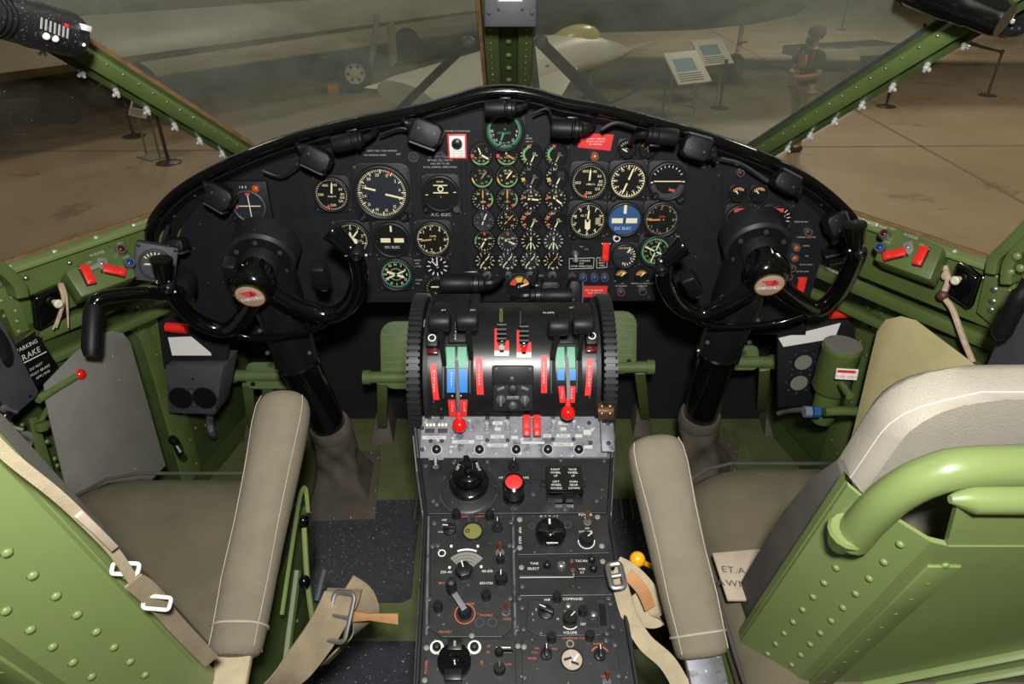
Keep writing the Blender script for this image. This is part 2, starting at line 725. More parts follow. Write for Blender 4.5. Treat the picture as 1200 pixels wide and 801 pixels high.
def side_surf(s, off=0.0):
    """surface on the cabin side wall; s = -1 port, 1 starboard; off = distance towards the inside"""
    fwd = V((-s * SL, 1.0, 0)).normalized()
    o_ = V((s * 0.785 - (0.03 if s < 0 else 0), 1.45, 0.84))
    up = V((0, 0, 1))
    ex = fwd if s < 0 else -fwd
    S = Surf(o_, ex, up)
    S.o = S.o + S.ez * off
    S.M.translation = S.o
    return S


SIDE = {-1: side_surf(-1), 1: side_surf(1)}


def low_surf(s, off=0.0):
    """the side wall below the sill, nearly parallel to the keel"""
    fwd = V((-s * 0.2, 1.0, 0)).normalized()
    S = Surf(V((s * (0.945 if s < 0 else 0.93), 1.3, 0.70)), fwd if s < 0 else -fwd, V((0, 0, 1)))
    S.o = S.o + S.ez * off
    S.M.translation = S.o
    return S


LOW = {-1: low_surf(-1), 1: low_surf(1)}
for s in (-1, 1):
    S = SIDE[s]
    k = 1 if s < 0 else -1                      # k: local x direction that points forward
    # skin below the sill
    W2 = LOW[s]
    mb = MB(W2.M)
    xa, xb = sorted((k * 0.55, -k * 1.25))
    mb.box(((xa + xb) / 2, -0.33, -0.012), (xb - xa, 0.82, 0.02))
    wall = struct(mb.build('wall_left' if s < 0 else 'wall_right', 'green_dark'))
    wall['label'] = 'green painted ' + ('port' if s < 0 else 'starboard') + ' side wall of the cockpit'
    xa, xb = sorted((k * 0.09, -k * 1.15))
    # upper longeron (sill), a bent rail with a lip along the window
    m_ = MB(S.M)
    m_.prism([(xa, -0.115), (xb, -0.115), (xb, 0.0), (xa, 0.0)], -0.012, 0.012)
    m_.build('sill_web', 'green', wall, bevel=0.003)
    m_ = MB(S.M)
    m_.box(((xa + xb) / 2, 0.004, 0.0), (xb - xa, 0.012, 0.05))
    m_.build('sill_lip', 'green_seat', wall, bevel=0.003)
    m_ = MB(S.M)
    m_.box(((xa + xb) / 2, 0.011, -0.02), (xb - xa, 0.004, 0.012))
    m_.build('window_seal', 'orange_seal', wall)
    for yy, hh in ((-0.145, 0.028), (-0.205, 0.02)):
        m_ = MB(S.M)
        m_.box(((xa + xb) / 2, yy, 0.004), (xb - xa, hh, 0.024))
        m_.build('stringer', 'green', wall, bevel=0.004)
    # curved vertical frame ahead of the plate
    rv = []
    pts = []
    path = ((150, 372), (172, 385), (186, 420), (200, 470), (214, 520), (224, 560)) if s < 0 else ((1052, 365), (1030, 385), (1012, 420), (998, 470), (984, 520), (972, 560))
    for x, y in path:
        pts.append(W2.loc(x, y))
    sp = smoothpath(pts, 5)
    m_ = MB(W2.M)
    rings = []
    for i, p in enumerate(sp):
        rings.append([(p.x - 0.045, p.y, -0.01), (p.x + 0.035, p.y, -0.01), (p.x + 0.035, p.y, 0.012), (p.x - 0.045, p.y, 0.012)])
    m_.loft(rings)
    m_.build('frame_rib', 'green', wall, bevel=0.004)
    for i, p in enumerate(sp[2::3]):
        rv.append(W2.M @ V((p.x + k * 0.02, p.y, 0.012)))
        if i % 2 == 0:
            rv.append(W2.M @ V((p.x - k * 0.014, p.y - 0.02, 0.012)))
    # forward gusset between rib and bulkhead
    m_ = MB(W2.M)
    p0 = sp[0]
    m_.box((k * 0.30, -0.33, 0.001), (0.36, 0.58, 0.012))
    m_.build('gusset', 'green_dark', wall, bevel=0.003)
    for i in range(7):
        rv.append(W2.M @ V((k * (0.16 + 0.012 * i), -0.08 - 0.07 * i, 0.007)))
        rv.append(W2.M @ V((k * (0.20 + 0.012 * i), -0.1 - 0.07 * i, 0.007)))
    rivets(wall, rv, W2.ez, 0.006, 'green')

# cockpit roof (out of view) with the window header rails
mb = MB()
mb.prism([(-0.95, 0.55), (0.95, 0.55), (1.02, -0.95), (-1.02, -0.95)], 1.93, 1.95)
o = struct(mb.build('ceiling', 'ceiling_green'))

# ------------------------------------------------------------------ windshield: post, slanted pillars, panes
POST = Surf(PY(596, 104, 1.70), (1, 0, 0), PY(596, 0, 1.42) - PY(596, 104, 1.70))
pl = POST.px(596, 60)
mb = MB(POST.M)
x0 = POST.loc(567, 60).x
x1 = POST.loc(625, 60).x
mb.box(((x0 + x1) / 2, 0.35, -0.02), (x1 - x0, 1.0, 0.03))
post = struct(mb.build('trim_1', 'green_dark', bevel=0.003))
post['label'] = 'green riveted centre post of the windshield'
for xx in (x0 + 0.018, x1 - 0.018):
    m_ = MB(POST.M)
    m_.box((xx, 0.35, 0.0), (0.030, 1.0, 0.014))
    m_.build('post_flange', 'green', post, bevel=0.003)
m_ = MB(POST.M)
m_.box((x0 - 0.004, 0.35, -0.012), (0.008, 1.0, 0.02))
m_.build('window_seal', 'orange_seal', post)
rv = []
for i in range(22):
    for xx in (x0 + 0.016, x1 - 0.016):
        rv.append(POST.M @ V((xx, -0.10 + i * 0.026, 0.007)))
rivets(post, rv, POST.ez, 0.0028, 'steel')
rivets(post, [POST.M @ V(((x0 + x1) / 2, -0.02 + i * 0.055, -0.005)) for i in range(5)], POST.ez, 0.008, 'green')

PILLAR = {}
for s in (-1, 1):
    if s < 0:
        lo, hi = PY(318, 186, 1.56), PY(66, 26, 1.13)
        elo, ehi = PY(300, 205, 1.56), PY(86, 74, 1.13)
    else:
        lo, hi = PY(866, 180, 1.56), PY(1116, 18, 1.13)
        elo, ehi = PY(884, 200, 1.56), PY(1098, 58, 1.13)
    d = (hi - lo)
    ext = hi + d * 0.45
    S = Surf(lo, d, (elo - lo) * (1 if s < 0 else -1) if False else (lo - elo))
    L = (ext - lo).length
    PILLAR[s] = S
    W = 0.054
    k = 1
    mb = MB(S.M)
    zs = S.ez.dot(CAM - lo)
    f = 1 if zs > 0 else -1                     # side that faces the cabin
    mb.box((L / 2 - 0.06, -W / 2, -0.014 * f), (L + 0.12, W, 0.022))
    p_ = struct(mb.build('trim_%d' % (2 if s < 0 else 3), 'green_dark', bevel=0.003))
    p_['label'] = 'green slanted windshield pillar on the ' + ('port' if s < 0 else 'starboard') + ' side'
    m_ = MB(S.M)
    m_.box((L / 2 - 0.06, -W * 0.36, 0.004 * f), (L + 0.12, W * 0.50, 0.02))
    m_.build('pillar_cap', 'green', p_, bevel=0.006)
    m_ = MB(S.M)
    m_.box((L / 2 - 0.06, 0.002, -0.008 * f), (L + 0.12, 0.005, 0.007))
    m_.build('window_seal', 'orange_seal' if s < 0 else 'case_grey', p_)
    rv = [S.M @ V((0.02 + i * 0.034, -0.010, 0.013 * f)) for i in range(int(L / 0.034))]
    rivets(p_, rv, S.ez * f, 0.0026, 'steel')
    # clamp bolts along the lower edge
    for i in range(9):
        x = 0.045 + i * 0.071
        m_ = MB(S.M)
        m_.cyl((x, -W + 0.004, -0.004 * f), (x, -W + 0.004, 0.006 * f), 0.0048, n=8)
        m_.cyl((x, -W + 0.004, 0.006 * f), (x, -W + 0.004, 0.013 * f), 0.003, n=6)
        m_.sphere((x, -W - 0.003, 0.004 * f), 0.0034, 6, 4)
        m_.build('clamp_bolt', 'chrome', p_)


def pane(name, corners, m, lab, th=0.006):
    c = [V(p) for p in corners]
    n = (c[1] - c[0]).cross(c[3] - c[0]).normalized()
    mb = MB()
    mb.add([p for p in c] + [p + n * th for p in c], [(0, 1, 2, 3), (4, 5, 6, 7), (0, 1, 5, 4), (1, 2, 6, 5), (2, 3, 7, 6), (3, 0, 4, 7)])
    o_ = struct(mb.build(name, m, smooth=False))
    o_['label'] = lab
    return o_


pb = POST.M @ V((0, -0.14, -0.03))
pt = POST.M @ V((0, 0.75, -0.03))
for s in (-1, 1):
    S = PILLAR[s]
    f = 1 if S.ez.dot(CAM - S.o) > 0 else -1
    lo = S.M @ V((-0.14, -0.01, -0.022 * f))
    hi = S.M @ V((0.95, -0.01, -0.022 * f))
    pane('window_%d' % (1 if s < 0 else 2), (pb, lo, hi, pt), 'windshield_glass', 'dusty ' + ('port' if s < 0 else 'starboard') + ' windshield pane')
    T = SIDE[s]
    k = 1 if s < 0 else -1
    a = T.M @ V((k * 0.22, 0.0, -0.03))
    b = T.M @ V((-k * 1.1, 0.0, -0.03))
    lo2 = S.M @ V((-0.10, -0.07, -0.03 * f))
    hi2 = S.M @ V((0.95, -0.07, -0.03 * f))
    pane('window_%d' % (3 if s < 0 else 4), (a, b, hi2, lo2), 'side_glass', 'clear ' + ('port' if s < 0 else 'starboard') + ' side window pane')

# ------------------------------------------------------------------ instrument panel
AL = math.radians(1.5)
PAN = Surf((0, 1.475, 0.92), (1, 0, 0), (0, math.sin(AL), math.cos(AL)))


def pp(x, y):
    l = PAN.loc(x, y)
    return (l.x, l.y)


panel = thing('instrument_panel', 'wide black crackle-painted instrument panel under a curved glareshield', 'instrument panel', PAN.M)
outl = [(214, 318), (206, 292), (214, 262), (240, 232), (300, 198), (345, 183), (400, 170), (480, 152), (545, 134), (596, 124), (650, 134), (720, 150), (800, 172), (860, 190), (925, 222), (962, 250), (978, 276), (966, 292), (950, 345), (944, 392), (835, 392), (768, 352), (425, 354), (372, 398), (236, 400), (228, 350)]
mb = MB(PAN.M)
mb.prism([pp(*q) for q in outl], -0.006, 0.0)
mb.build('panel_sheet', 'panel_black', panel, smooth=False)
# raised sub-panels, separated by fine seams
for pix in ([(346, 190), (425, 168), (540, 146), (543, 318), (543, 350), (426, 350), (388, 345)],
            [(546, 170), (664, 170), (664, 326), (546, 326)],
            [(667, 168), (840, 186), (822, 300), (812, 350), (668, 350)],
            [(846, 192), (920, 224), (960, 262), (948, 332), (940, 385), (846, 385)],
            [(228, 262), (262, 226), (342, 194), (380, 340), (380, 392), (244, 392), (226, 315)]):
    m_ = MB(PAN.M)
    m_.prism([pp(*q) for q in pix], 0.0, 0.0035)
    m_.build('sub_panel', 'panel_black', panel, bevel=0.0012, smooth=False)
for x, y in ((349, 192), (386, 342), (545, 172), (545, 250), (545, 322), (666, 172), (666, 250), (666, 322), (840, 190), (842, 205), (815, 300), (816, 345), (846, 300), (940, 380), (250, 385), (330, 392), (250, 250), (235, 262), (228, 290), (245, 330), (262, 330), (280, 310), (320, 262), (540, 248), (532, 262), (424, 345), (760, 348), (680, 345)):
    l = pp(x, y)
    screw(panel, PAN.M @ Matrix.Translation((0, 0, 0.003)), l[0], l[1], 0.0022, 'case_grey')

# glareshield: a bowl-shaped band around the panel with a rolled rim
rim_px = [(216, 332), (192, 312), (178, 290), (176, 268), (188, 246), (210, 224), (245, 203), (300, 178), (350, 161), (400, 148), (445, 139), (490, 130), (530, 119), (560, 110), (596, 107), (630, 112), (660, 121), (710, 130), (760, 142), (810, 156), (860, 172), (905, 190), (950, 213), (985, 241), (1003, 264), (1004, 285), (992, 302), (970, 308)]
in_px = [(222, 322), (212, 308), (206, 292), (206, 275), (214, 262), (228, 245), (258, 222), (306, 197), (352, 182), (402, 170), (446, 160), (490, 150), (530, 139), (560, 131), (596, 127), (630, 132), (660, 138), (708, 148), (756, 160), (803, 174), (850, 188), (890, 206), (930, 228), (960, 252), (975, 270), (977, 284), (972, 294), (960, 298)]
rim = smoothpath([PY(x, y, 1.425) for x, y in rim_px], 4)
inn = smoothpath([PAN.hit(x, y, 0.0) for x, y in in_px], 4)
gs = thing('glareshield', 'curved black glareshield with rolled edge arching over the instrument panel', 'glareshield', PAN.M)
mb = MB()
rr = []
for a, b in zip(rim, inn):
    m1 = a.lerp(b, 0.5) + V((0, 0.022, 0.004))
    m1.y = max(m1.y, 1.452)
    back = V((0, 0.012, 0.012))
    rr.append([a, m1, b, b + V((0, 0.01, 0)), m1 + back, a + back])
mb.loft(rr)
mb.build('hood', 'black_satin', gs)
mb = MB()
mb.tube(rim, 0.011, 10)
mb.build('rolled_rim', 'black_gloss', gs)
mb = MB()
off = [p + V((0, 0.014, 0.006)) for p in rim]
mb.tube(off, 0.006, 6)
mb.build('rim_piping', 'worn_aluminium', gs)
# coaming running forward to the windshield base
mb = MB()
rings = []
for p in rim[8:-8:2]:
    rings.append([p + V((0, 0.015, -0.004)), p + V((0, 0.20, -0.10)), p + V((0, 0.20, -0.115)), p + V((0, 0.015, -0.02))])
mb.loft(rings)
mb.build('coaming', 'black_satin', gs)
for i in range(6, len(rim) - 6, 5):
    c = rim[i].lerp(inn[i], 0.55)
    m_ = MB()
    m_.sphere(c + V((0, 0.008, 0)), 0.0032, 6, 4)
    m_.build('screw', 'steel' if i % 10 == 1 else 'case_grey', gs)


# ================================================================== INSTRUMENTS
def pol(a, r):
    a = math.radians(a)
    return (r * math.sin(a), r * math.cos(a))


class Gauge:
    def __init__(self, x, y, r, label, face='dial_black', square=False, group=None, S=None, name='panel_gauge', rot=0.0, plate='case_black', z0=0.0035, glass=True):
        S = S or PAN
        self.M = S.at(x, y, rot) @ Matrix.Translation((0, 0, z0 + (0.0045 if square else 0.0)))
        self.R = R = r * S.px(x, y)
        self.o = thing(name, label, 'gauge', self.M, group)
        if square:
            mb = MB(self.M)
            mb.rrect(R * 2.42, R * 2.42, R * 0.42, -0.0045, 0.0008)
            mb.build('mounting_plate', plate, self.o, bevel=0.001)
            for a in (45, 135, 225, 315):
                q = pol(a, R * 1.45)
                screw(self.o, self.M @ Matrix.Translation((0, 0, 0.0008)), q[0], q[1], R * 0.07, 'case_grey')
        mb = MB(self.M)
        mb.lathe([(R * 1.0, 0.002), (R * 1.0, 0.008), (R * 1.06, 0.0095), (R * 1.13, 0.0085), (R * 1.16, 0.005), (R * 1.16, 0.0)], 28)
        mb.build('bezel', plate, self.o)
        mb = MB(self.M)
        mb.lathe([(R * 1.01, 0.001), (R * 1.01, 0.003), (0, 0.003)], 28)
        mb.build('dial_face', face, self.o, smooth=False)
        self.parts = {}
        if glass:
            mb = MB(self.M)
            mb.lathe([(R * 1.01, 0.0066), (R * 1.01, 0.0074), (0, 0.0074)], 28)
            mb.build('cover_glass', 'dial_glass', self.o, smooth=False)
        self.pend = {}

    def mk(self, m):
        if m not in self.pend:
            self.pend[m] = MB(self.M)
        return self.pend[m]

    def ticks(self, n, a0=0, a1=360, r0=0.84, r1=0.97, w=0.035, m='cream', every=0):
        mb = self.mk(m)
        R = self.R
        for i in range(n):
            a = a0 + (a1 - a0) * i / n
            big = every and i % every == 0
            ra = r0 - 0.08 if big else r0
            p, q = pol(a, R * ra), pol(a, R * r1)
            d = pol(a + 90, R * w * (1.4 if big else 0.8))
            mb.add([(p[0] - d[0], p[1] - d[1], .0034), (p[0] + d[0], p[1] + d[1], .0034), (q[0] + d[0], q[1] + d[1], .0034), (q[0] - d[0], q[1] - d[1], .0034)], [(0, 1, 2, 3)])
        return self

    def nums(self, items, r=0.66, size=0.2, m='cream'):
        mb = self.mk(m)
        for t, a in items:
            q = pol(a, self.R * r)
            mb.text(t, q[0], q[1], self.R * size, 0.0036)
        return self

    def txt(self, t, x, y, size=0.14, m='cream'):
        self.mk(m).text(t, x * self.R, y * self.R, size * self.R, 0.0036)
        return self

    def arc(self, a0, a1, r0, r1, m):
        mb = MB(self.M)
        mb.ring(self.R * r0, self.R * r1, 0.0033, math.radians(90 - a1), math.radians(90 - a0), max(3, int(abs(a1 - a0) / 12)), th=0.0003)
        mb.build('range_arc', m, self.o, smooth=False)
        return self

    def bar(self, x, y, w, h, m, z=0.0038, rot=0.0, name='index_bar'):
        R = self.R
        mb = MB(self.M)
        Rm = Matrix.Rotation(rot, 3, 'Z')
        mb.box((x * R, y * R, z), (w * R, h * R, 0.0006), Rm)
        mb.build(name, m, self.o, smooth=False)
        return self

    def needle(self, a, l=0.8, w=0.06, m='cream', tail=0.15, c=(0, 0), hub=True, z=0.0046):
        R = self.R
        mb = MB(self.M)
        cx, cy = c[0] * R, c[1] * R
        t = pol(a, l * R)
        b = pol(a + 180, tail * R)
        d = pol(a + 90, w * R)
        P = [(cx + b[0] - d[0], cy + b[1] - d[1]), (cx + b[0] + d[0], cy + b[1] + d[1]), (cx + t[0] * .8 + d[0], cy + t[1] * .8 + d[1]), (cx + t[0], cy + t[1]), (cx + t[0] * .8 - d[0], cy + t[1] * .8 - d[1])]
        mb.prism(P, z, z + 0.0007)
        nd = mb.build('needle', m, self.o, smooth=False)
        if hub:
            mb = MB(self.M)
            mb.lathe([(R * 0.09, z), (R * 0.09, z + 0.0012), (0, z + 0.0012)], 10, (cx, cy))
            mb.build('needle_hub', 'black_satin', nd)
        return self

    def knob(self, x, y, r=0.2, m='black_satin', h=0.012):
        R = self.R
        mb = MB(self.M @ Matrix.Translation((x * R, y * R, 0.0)))
        mb.lathe([(R * r, 0), (R * r, h * .8), (R * r * .85, h), (0, h)], 12)
        k = mb.build('setting_knob', m, self.o)
        mb = MB(self.M)
        mb.box((x * R, y * R, h + .0003), (R * r * 1.2, R * r * .25, .0006), Matrix.Rotation(0.7, 3, 'Z'))
        mb.build('knob_slot', 'case_grey', k)
        return self

    def done(self):
        for m, mb in self.pend.items():
            mb.build('dial_markings', m, self.o, smooth=False)
        return self


# ---------------- pilot's flight instruments
g = Gauge(390, 226, 18.5, 'airspeed gauge with upright needle, next to the large heading dial on the pilot side', square=True)
g.ticks(50, r0=.9, r1=.99, w=.02).nums([('40', 25), ('60', 60), ('80', 88), ('100', 106), ('120', 128), ('200', 178), ('300', 270), ('400', 330)], .68, .17).txt('KNOTS', 0, -.12, .11).arc(196, 206, .72, .98, 'arc_red')
g.needle(8, .82, .05).done()
g = Gauge(448.5, 224, 28.5, 'large round heading dial with split bar pointer and number ring', face='dial_navy', square=True)
g.ticks(72, r0=.88, r1=.985, w=.016, every=6).nums([('0', 20), ('3', 50), ('6', 80), ('9', 110), ('12', 140), ('15', 170), ('18', 200), ('21', 230), ('24', 260), ('27', 290), ('30', 320), ('33', 350)], .75, .13)
g.bar(-.47, .16, .46, .075, 'cream', rot=-.24).bar(.5, -.15, .74, .075, 'cream', rot=-.24).arc(20, 26, .78, .99, 'arc_red')
g.knob(-.84, -1.0, .21).knob(.84, -1.0, .21).done()
g = Gauge(517, 225, 19, 'attitude gauge with horizon bars above a handwritten AC ELEC note', square=True)
g.bar(0, .06, .92, .07, 'cream').bar(0, .52, .86, .06, 'cream').txt('BANK', 0, .75, .11).nums([('0', 180)], .2, .1)
g.mk('cream').ring(g.R * .12, g.R * .19, .0036, n=12, c=(0, g.R * .3))
g.ticks(2, 85, 445, .78, .95, .03, 'white_paint').knob(-.95, -.95, .22).knob(.95, -.95, .24, 'case_grey').done()
g = Gauge(413, 278, 19, 'altimeter half hidden behind the pilot yoke grip', square=True)
g.ticks(50, r0=.88, r1=.98, w=.02, every=5).nums([(str(i), i * 36) for i in range(10)], .7, .2).txt('ALT', .45, -.1, .14)
g.needle(40, .75, .05).needle(355, .5, .07, hub=False).done()
g = Gauge(460, 279, 19, 'turn-and-slip indicator with black face and handwritten note, on the pilot side', square=True)
g.bar(0, .72, .11, .38, 'cream').bar(-.38, -.02, .6, .27, 'cream').bar(.44, -.02, .6, .27, 'cream').txt('DC ELEC', 0, -.46, .17, 'lettering').bar(.04, -.02, .03, .3, 'dial_black', .0042).done()
g = Gauge(508, 278, 19, 'climb rate gauge with cream numerals and orange needle, on the pilot side', square=True)
g.ticks(60, r0=.88, r1=.97, w=.018, every=5).nums([('1', 310), ('2', 350), ('4', 35), ('6', 90), ('4', 145), ('2', 190), ('1', 230)], .72, .22).txt('CLIMB', 0, .2, .11).bar(-.8, 0, .3, .06, 'cream')
g.needle(263, .82, .05, 'orange_mark').done()
g = Gauge(465, 319, 18, 'green ringed radio compass dial below the pilot turn indicator', square=True)
g.mk('dial_green').ring(g.R * .84, g.R * .9, .0034, n=32)
g.ticks(36, r0=.85, r1=.98, w=.03, m='dial_green').nums([('N', 0), ('3', 30), ('6', 60), ('E', 90), ('12', 120), ('15', 150), ('S', 180), ('21', 210), ('24', 240), ('W', 270), ('30', 300), ('33', 330)], .7, .17, 'cream')
g.mk('dial_green').ring(g.R * .36, g.R * .44, .0034, n=20)
g.needle(65, .72, .05, tail=.7).needle(110, .6, .08, tail=.6, hub=False).done()
g = Gauge(513, 309.5, 12.5, 'small clock with white arrowed hands and white hour marks', square=True)
g.ticks(12, r0=.66, r1=.98, w=.06, m='white_paint').needle(0, .7, .06, 'white_paint').needle(318, .8, .05, 'white_paint', hub=False).txt('8', -.4, -.75, .2, 'white_paint').done()
g = Gauge(513, 335, 13, 'small gauge with one level cream bar, behind the quadrant lamp', square=True)
g.bar(-.2, .12, .7, .12, 'cream').bar(.62, .1, .3, .12, 'cream').ticks(24, r0=.86, r1=.96, w=.025).txt('L R', 0, -.45, .2).done()

# ---------------- magnetic compass at the top centre
g = Gauge(591, 152, 21, 'green numbered compass dial set in a square plate at the panel top', square=True)
g.mk('dial_green').ring(g.R * .80, g.R * .86, .0034, n=32)
g.ticks(72, r0=.86, r1=.97, w=.02, m='dial_green').nums([('6', 90), ('9', 110), ('12', 135), ('15', 160), ('18', 180), ('21', 200), ('24', 225), ('27', 250), ('30', 270)], .70, .16, 'lettering').txt('HOMING', 0, -.1, .14, 'dial_green').needle(200, .6, .05, 'dial_green').done()

# ---------------- the six rows of engine gauges
cols = ['pilot-side outer column', 'pilot-side inner column', 'copilot-side inner column', 'copilot-side outer column']
rows = ['top row', 'second row', 'third row', 'fourth row', 'fifth row', 'bottom row']
GX = [(564, 594, 622, 651), (565, 594.5, 622, 652), (566, 594.5, 622, 651), (567, 595, 622, 650), (568, 595, 622, 648.5), (568.5, 595, 621.5, 648)]
GY = [180, 206, 232, 257, 281, 304]
look = {
    0: ['with green arc and cream needle', 'with green arc and orange needle', 'with half scale and green side arc', 'with dim half scale and green side arc'],
    1: ['with green and yellow arc and dim needle', 'with green and yellow arc and bright needle', 'with faded half scale', 'with half scale and blue corner'],
    2: ['with upright orange needle and green arc', 'with faded upright needle and green arc', 'with level cream needle', 'with drooping cream needle'],
    3: ['with grey face and slanted needle', 'with black face and slanted orange needle', 'with faded red half scale', 'with red marked half scale'],
    4: ['with red top mark and needle down', 'with red top mark and needle sideways', 'with dark face and straight-down needle', 'with navy face and straight-down needle'],
    5: ['with numbered rim and slanted needle', 'with navy face and slanted needle', 'with slanted cream needle', 'with numbered rim and dim needle']}
for r in range(6):
    for c in range(4):
        R = (12.4, 12.4, 12.2, 12.0, 11.8, 11.4)[r]
        face = 'dial_black'
        if (r, c) in ((3, 0), (4, 1), (4, 3), (5, 1), (5, 2)):
            face = 'dial_navy'
        g = Gauge(GX[r][c], GY[r], R, 'engine gauge %s, %s, %s' % (look[r][c], rows[r], cols[c]), face=face, group='small engine gauges in the centre cluster')
        half = (r in (0, 1, 3) and c >= 2)
        dim = (r, c) in ((1, 0), (1, 2), (2, 1), (3, 0), (0, 3))
        cm = 'cream_dim' if dim else 'cream'
        if half:
            g.ticks(9, 200, 380, .82, .97, .035, cm).nums([('100', 345), ('60', 300), ('20', 235)], .72, .18, cm).txt('OIL', .35, .12, .16, cm).txt('PRESS', .42, -.08, .13, cm)
            if r == 0:
                g.arc(215, 335, .58, .78, 'arc_green').arc(340, 355, .7, .95, 'arc_red')
            elif r == 1:
                g.arc(240, 262, .6, .9, 'arc_yellow')
                if c == 3:
                    g.bar(.4, .1, .6, .8, 'dial_navy', .0034)
            else:
                for a in (230, 275, 320):
                    g.arc(a, a + 14, .62, .95, 'arc_red')
            g.needle(25, .75, .06, cm, tail=.1, c=(.0, -.75))
            g.bar(0, -1.0, .12, .3, 'white_paint', .005, name='limit_mark')
        elif r == 0:
            g.ticks(24, r0=.88, r1=.99, w=.03).nums([('10', 300), ('20', 240), ('30', 200), ('35', 160), ('40', 120), ('50', 60)], .64, .2).arc(130, 235, .86, 1.0, 'arc_green').arc(250, 272, .7, 1.0, 'arc_red').txt('RPM', 0, -.28, .17)
            g.needle(122, .85, .08, 'cream' if c == 0 else 'orange_mark').needle(338, .75, .06, 'cream', hub=False).done()
        elif r == 1:
            g.ticks(24, r0=.9, r1=.98, w=.02, m=cm).nums([('20', 340), ('30', 20), ('40', 85), ('50', 140), ('60', 180), ('10', 280), ('0', 240)], .62, .2, cm).arc(100, 232, .88, 1.0, 'arc_green').arc(232, 262, .86, 1.0, 'arc_yellow').txt('MAN', 0, .3, .16, cm)
            g.needle(38, .98, .06, cm, tail=.1, c=(-.12, -.2))
        elif r == 2 and c < 2:
            g.ticks(20, r0=.88, r1=.99, w=.03, m=cm).nums([('20', 320), ('10', 275), ('30', 40), ('40', 90), ('5', 215), ('15', 180)], .68, .2, cm).arc(58, 135, .86, 1.0, 'arc_green').txt('TEMP', 0, -.3, .17, cm)
            g.bar(.55, -.62, .28, .28, 'arc_red', rot=.6)
            g.needle(0, .95, .07, 'orange_mark', tail=.3)
            g.bar(0, -1.0, .12, .3, 'white_paint', .005, name='limit_mark')
        elif r == 2:
            g.ticks(16, r0=.84, r1=.97, w=.03).nums([('0', 0), ('10', 50), ('20', 285), ('30', 225)], .66, .22).txt('FUEL', 0, .3, .16)
            g.bar(-.78, .1, .26, .16, 'arc_red').needle(95 if c == 2 else 128, .82, .08, tail=.3)
            g.bar(0, -1.0, .12, .3, 'white_paint', .005, name='limit_mark')
        elif r == 3:
            g.ticks(20, r0=.88, r1=.98, w=.025, m=cm).nums([('0', 250), ('5', 300), ('10', 345), ('15', 80), ('20', 140)], .66, .2, cm).txt('CYL', 0, .35, .16, cm)
            g.needle(22 if c == 0 else 42, .82, .06, 'cream' if c == 0 else 'orange_mark', tail=.45)
        elif r == 4 and c < 2:
            g.ticks(20, r0=.88, r1=.98, w=.03).nums([('0', 240), ('50', 300), ('100', 60), ('150', 120)], .62, .2).arc(255, 300, .84, 1.0, 'arc_green').arc(352, 368, .62, .98, 'arc_red').arc(262, 278, .84, 1.0, 'arc_red').txt('CARB', 0, .2, .15)
            g.needle(208 if c == 0 else 112, .85, .07, tail=.3)
            g.bar(0, -1.0, .12, .25, 'white_paint', .005, name='limit_mark')
        elif r == 4:
            g.ticks(14, r0=.7, r1=.97, w=.035, m=cm).txt('LB', 0, .4, .16)
            g.needle(180, .85, .07, tail=.3).bar(-.3, -.5, .06, .6, 'cream', rot=-.5).bar(.3, -.5, .06, .6, 'cream', rot=.5)
        else:
            g.ticks(12, r0=.74, r1=.98, w=.05).nums([(str(i), i * 36) for i in (1, 2, 3, 7, 8, 9)], .6, .17)
            g.needle(38, .75, .05, 'cream' if c < 3 else 'orange_mark', tail=.75).txt('GAL', 0, -.8, .16, 'white_paint')
        g.done()

# ---------------- copilot's flight instruments
g = Gauge(690, 211, 19.5, 'airspeed gauge with upright needle, below the amber lamp on the copilot side', square=True)
g.ticks(50, r0=.9, r1=.99, w=.02).nums([('40', 25), ('60', 60), ('80', 88), ('100', 106), ('120', 130), ('200', 180), ('300', 265), ('400', 338)], .68, .17).txt('KNOTS', .1, -.16, .11).arc(188, 198, .72, .98, 'arc_red')
g.needle(3, .8, .05).done()
g = Gauge(735, 210, 19.5, 'round heading dial with long split needle on the copilot side', square=True)
g.mk('cream').ring(g.R * .95, g.R * .99, .0034, n=32)
g.ticks(36, r0=.84, r1=.97, w=.025, every=3).nums([('N', 0), ('3', 30), ('6', 60), ('E', 90), ('12', 120), ('15', 150), ('S', 180), ('21', 210), ('24', 240), ('W', 270), ('30', 300), ('33', 330)], .72, .14)
g.needle(20, .88, .05, tail=-.05).needle(200, .88, .05, tail=-.15, hub=False).knob(-.8, -1.0, .22).done()
g = Gauge(781, 211, 20, 'attitude gauge with pale horizon line and red flag on the copilot side', face='dial_black', square=True)
g.arc(180 - 78, 180 + 78, .72, 1.0, 'case_grey').bar(0, .02, 1.6, .06, 'cream').bar(.3, -.5, .36, .14, 'arc_red', rot=-.2).ticks(9, -60, 75, .82, .95, .025, 'white_paint').bar(-.93, -.05, .16, .07, 'white_paint').bar(.93, 0, .16, .07, 'white_paint')
g.knob(-.65, -.82, .22).knob(.85, -1.02, .28, 'black_satin').done()
g = Gauge(688, 256, 19.5, 'altimeter with arrow shaped hand and cream numerals on the copilot side', square=True)
g.ticks(50, r0=.9, r1=.985, w=.02, every=5).nums([(str(i), i * 36) for i in range(10)], .76, .22).txt('ALT', -.25, .3, .15).bar(.62, -.05, .3, .42, 'cream_dim')
g.needle(178, .62, .16, tail=.05).needle(5, .7, .05, hub=False).knob(-.8, -1.0, .15).done()
g = Gauge(731, 255, 18.5, 'turn-and-slip indicator with blue face and handwritten DC ELEC note', face='dial_blue', square=True)
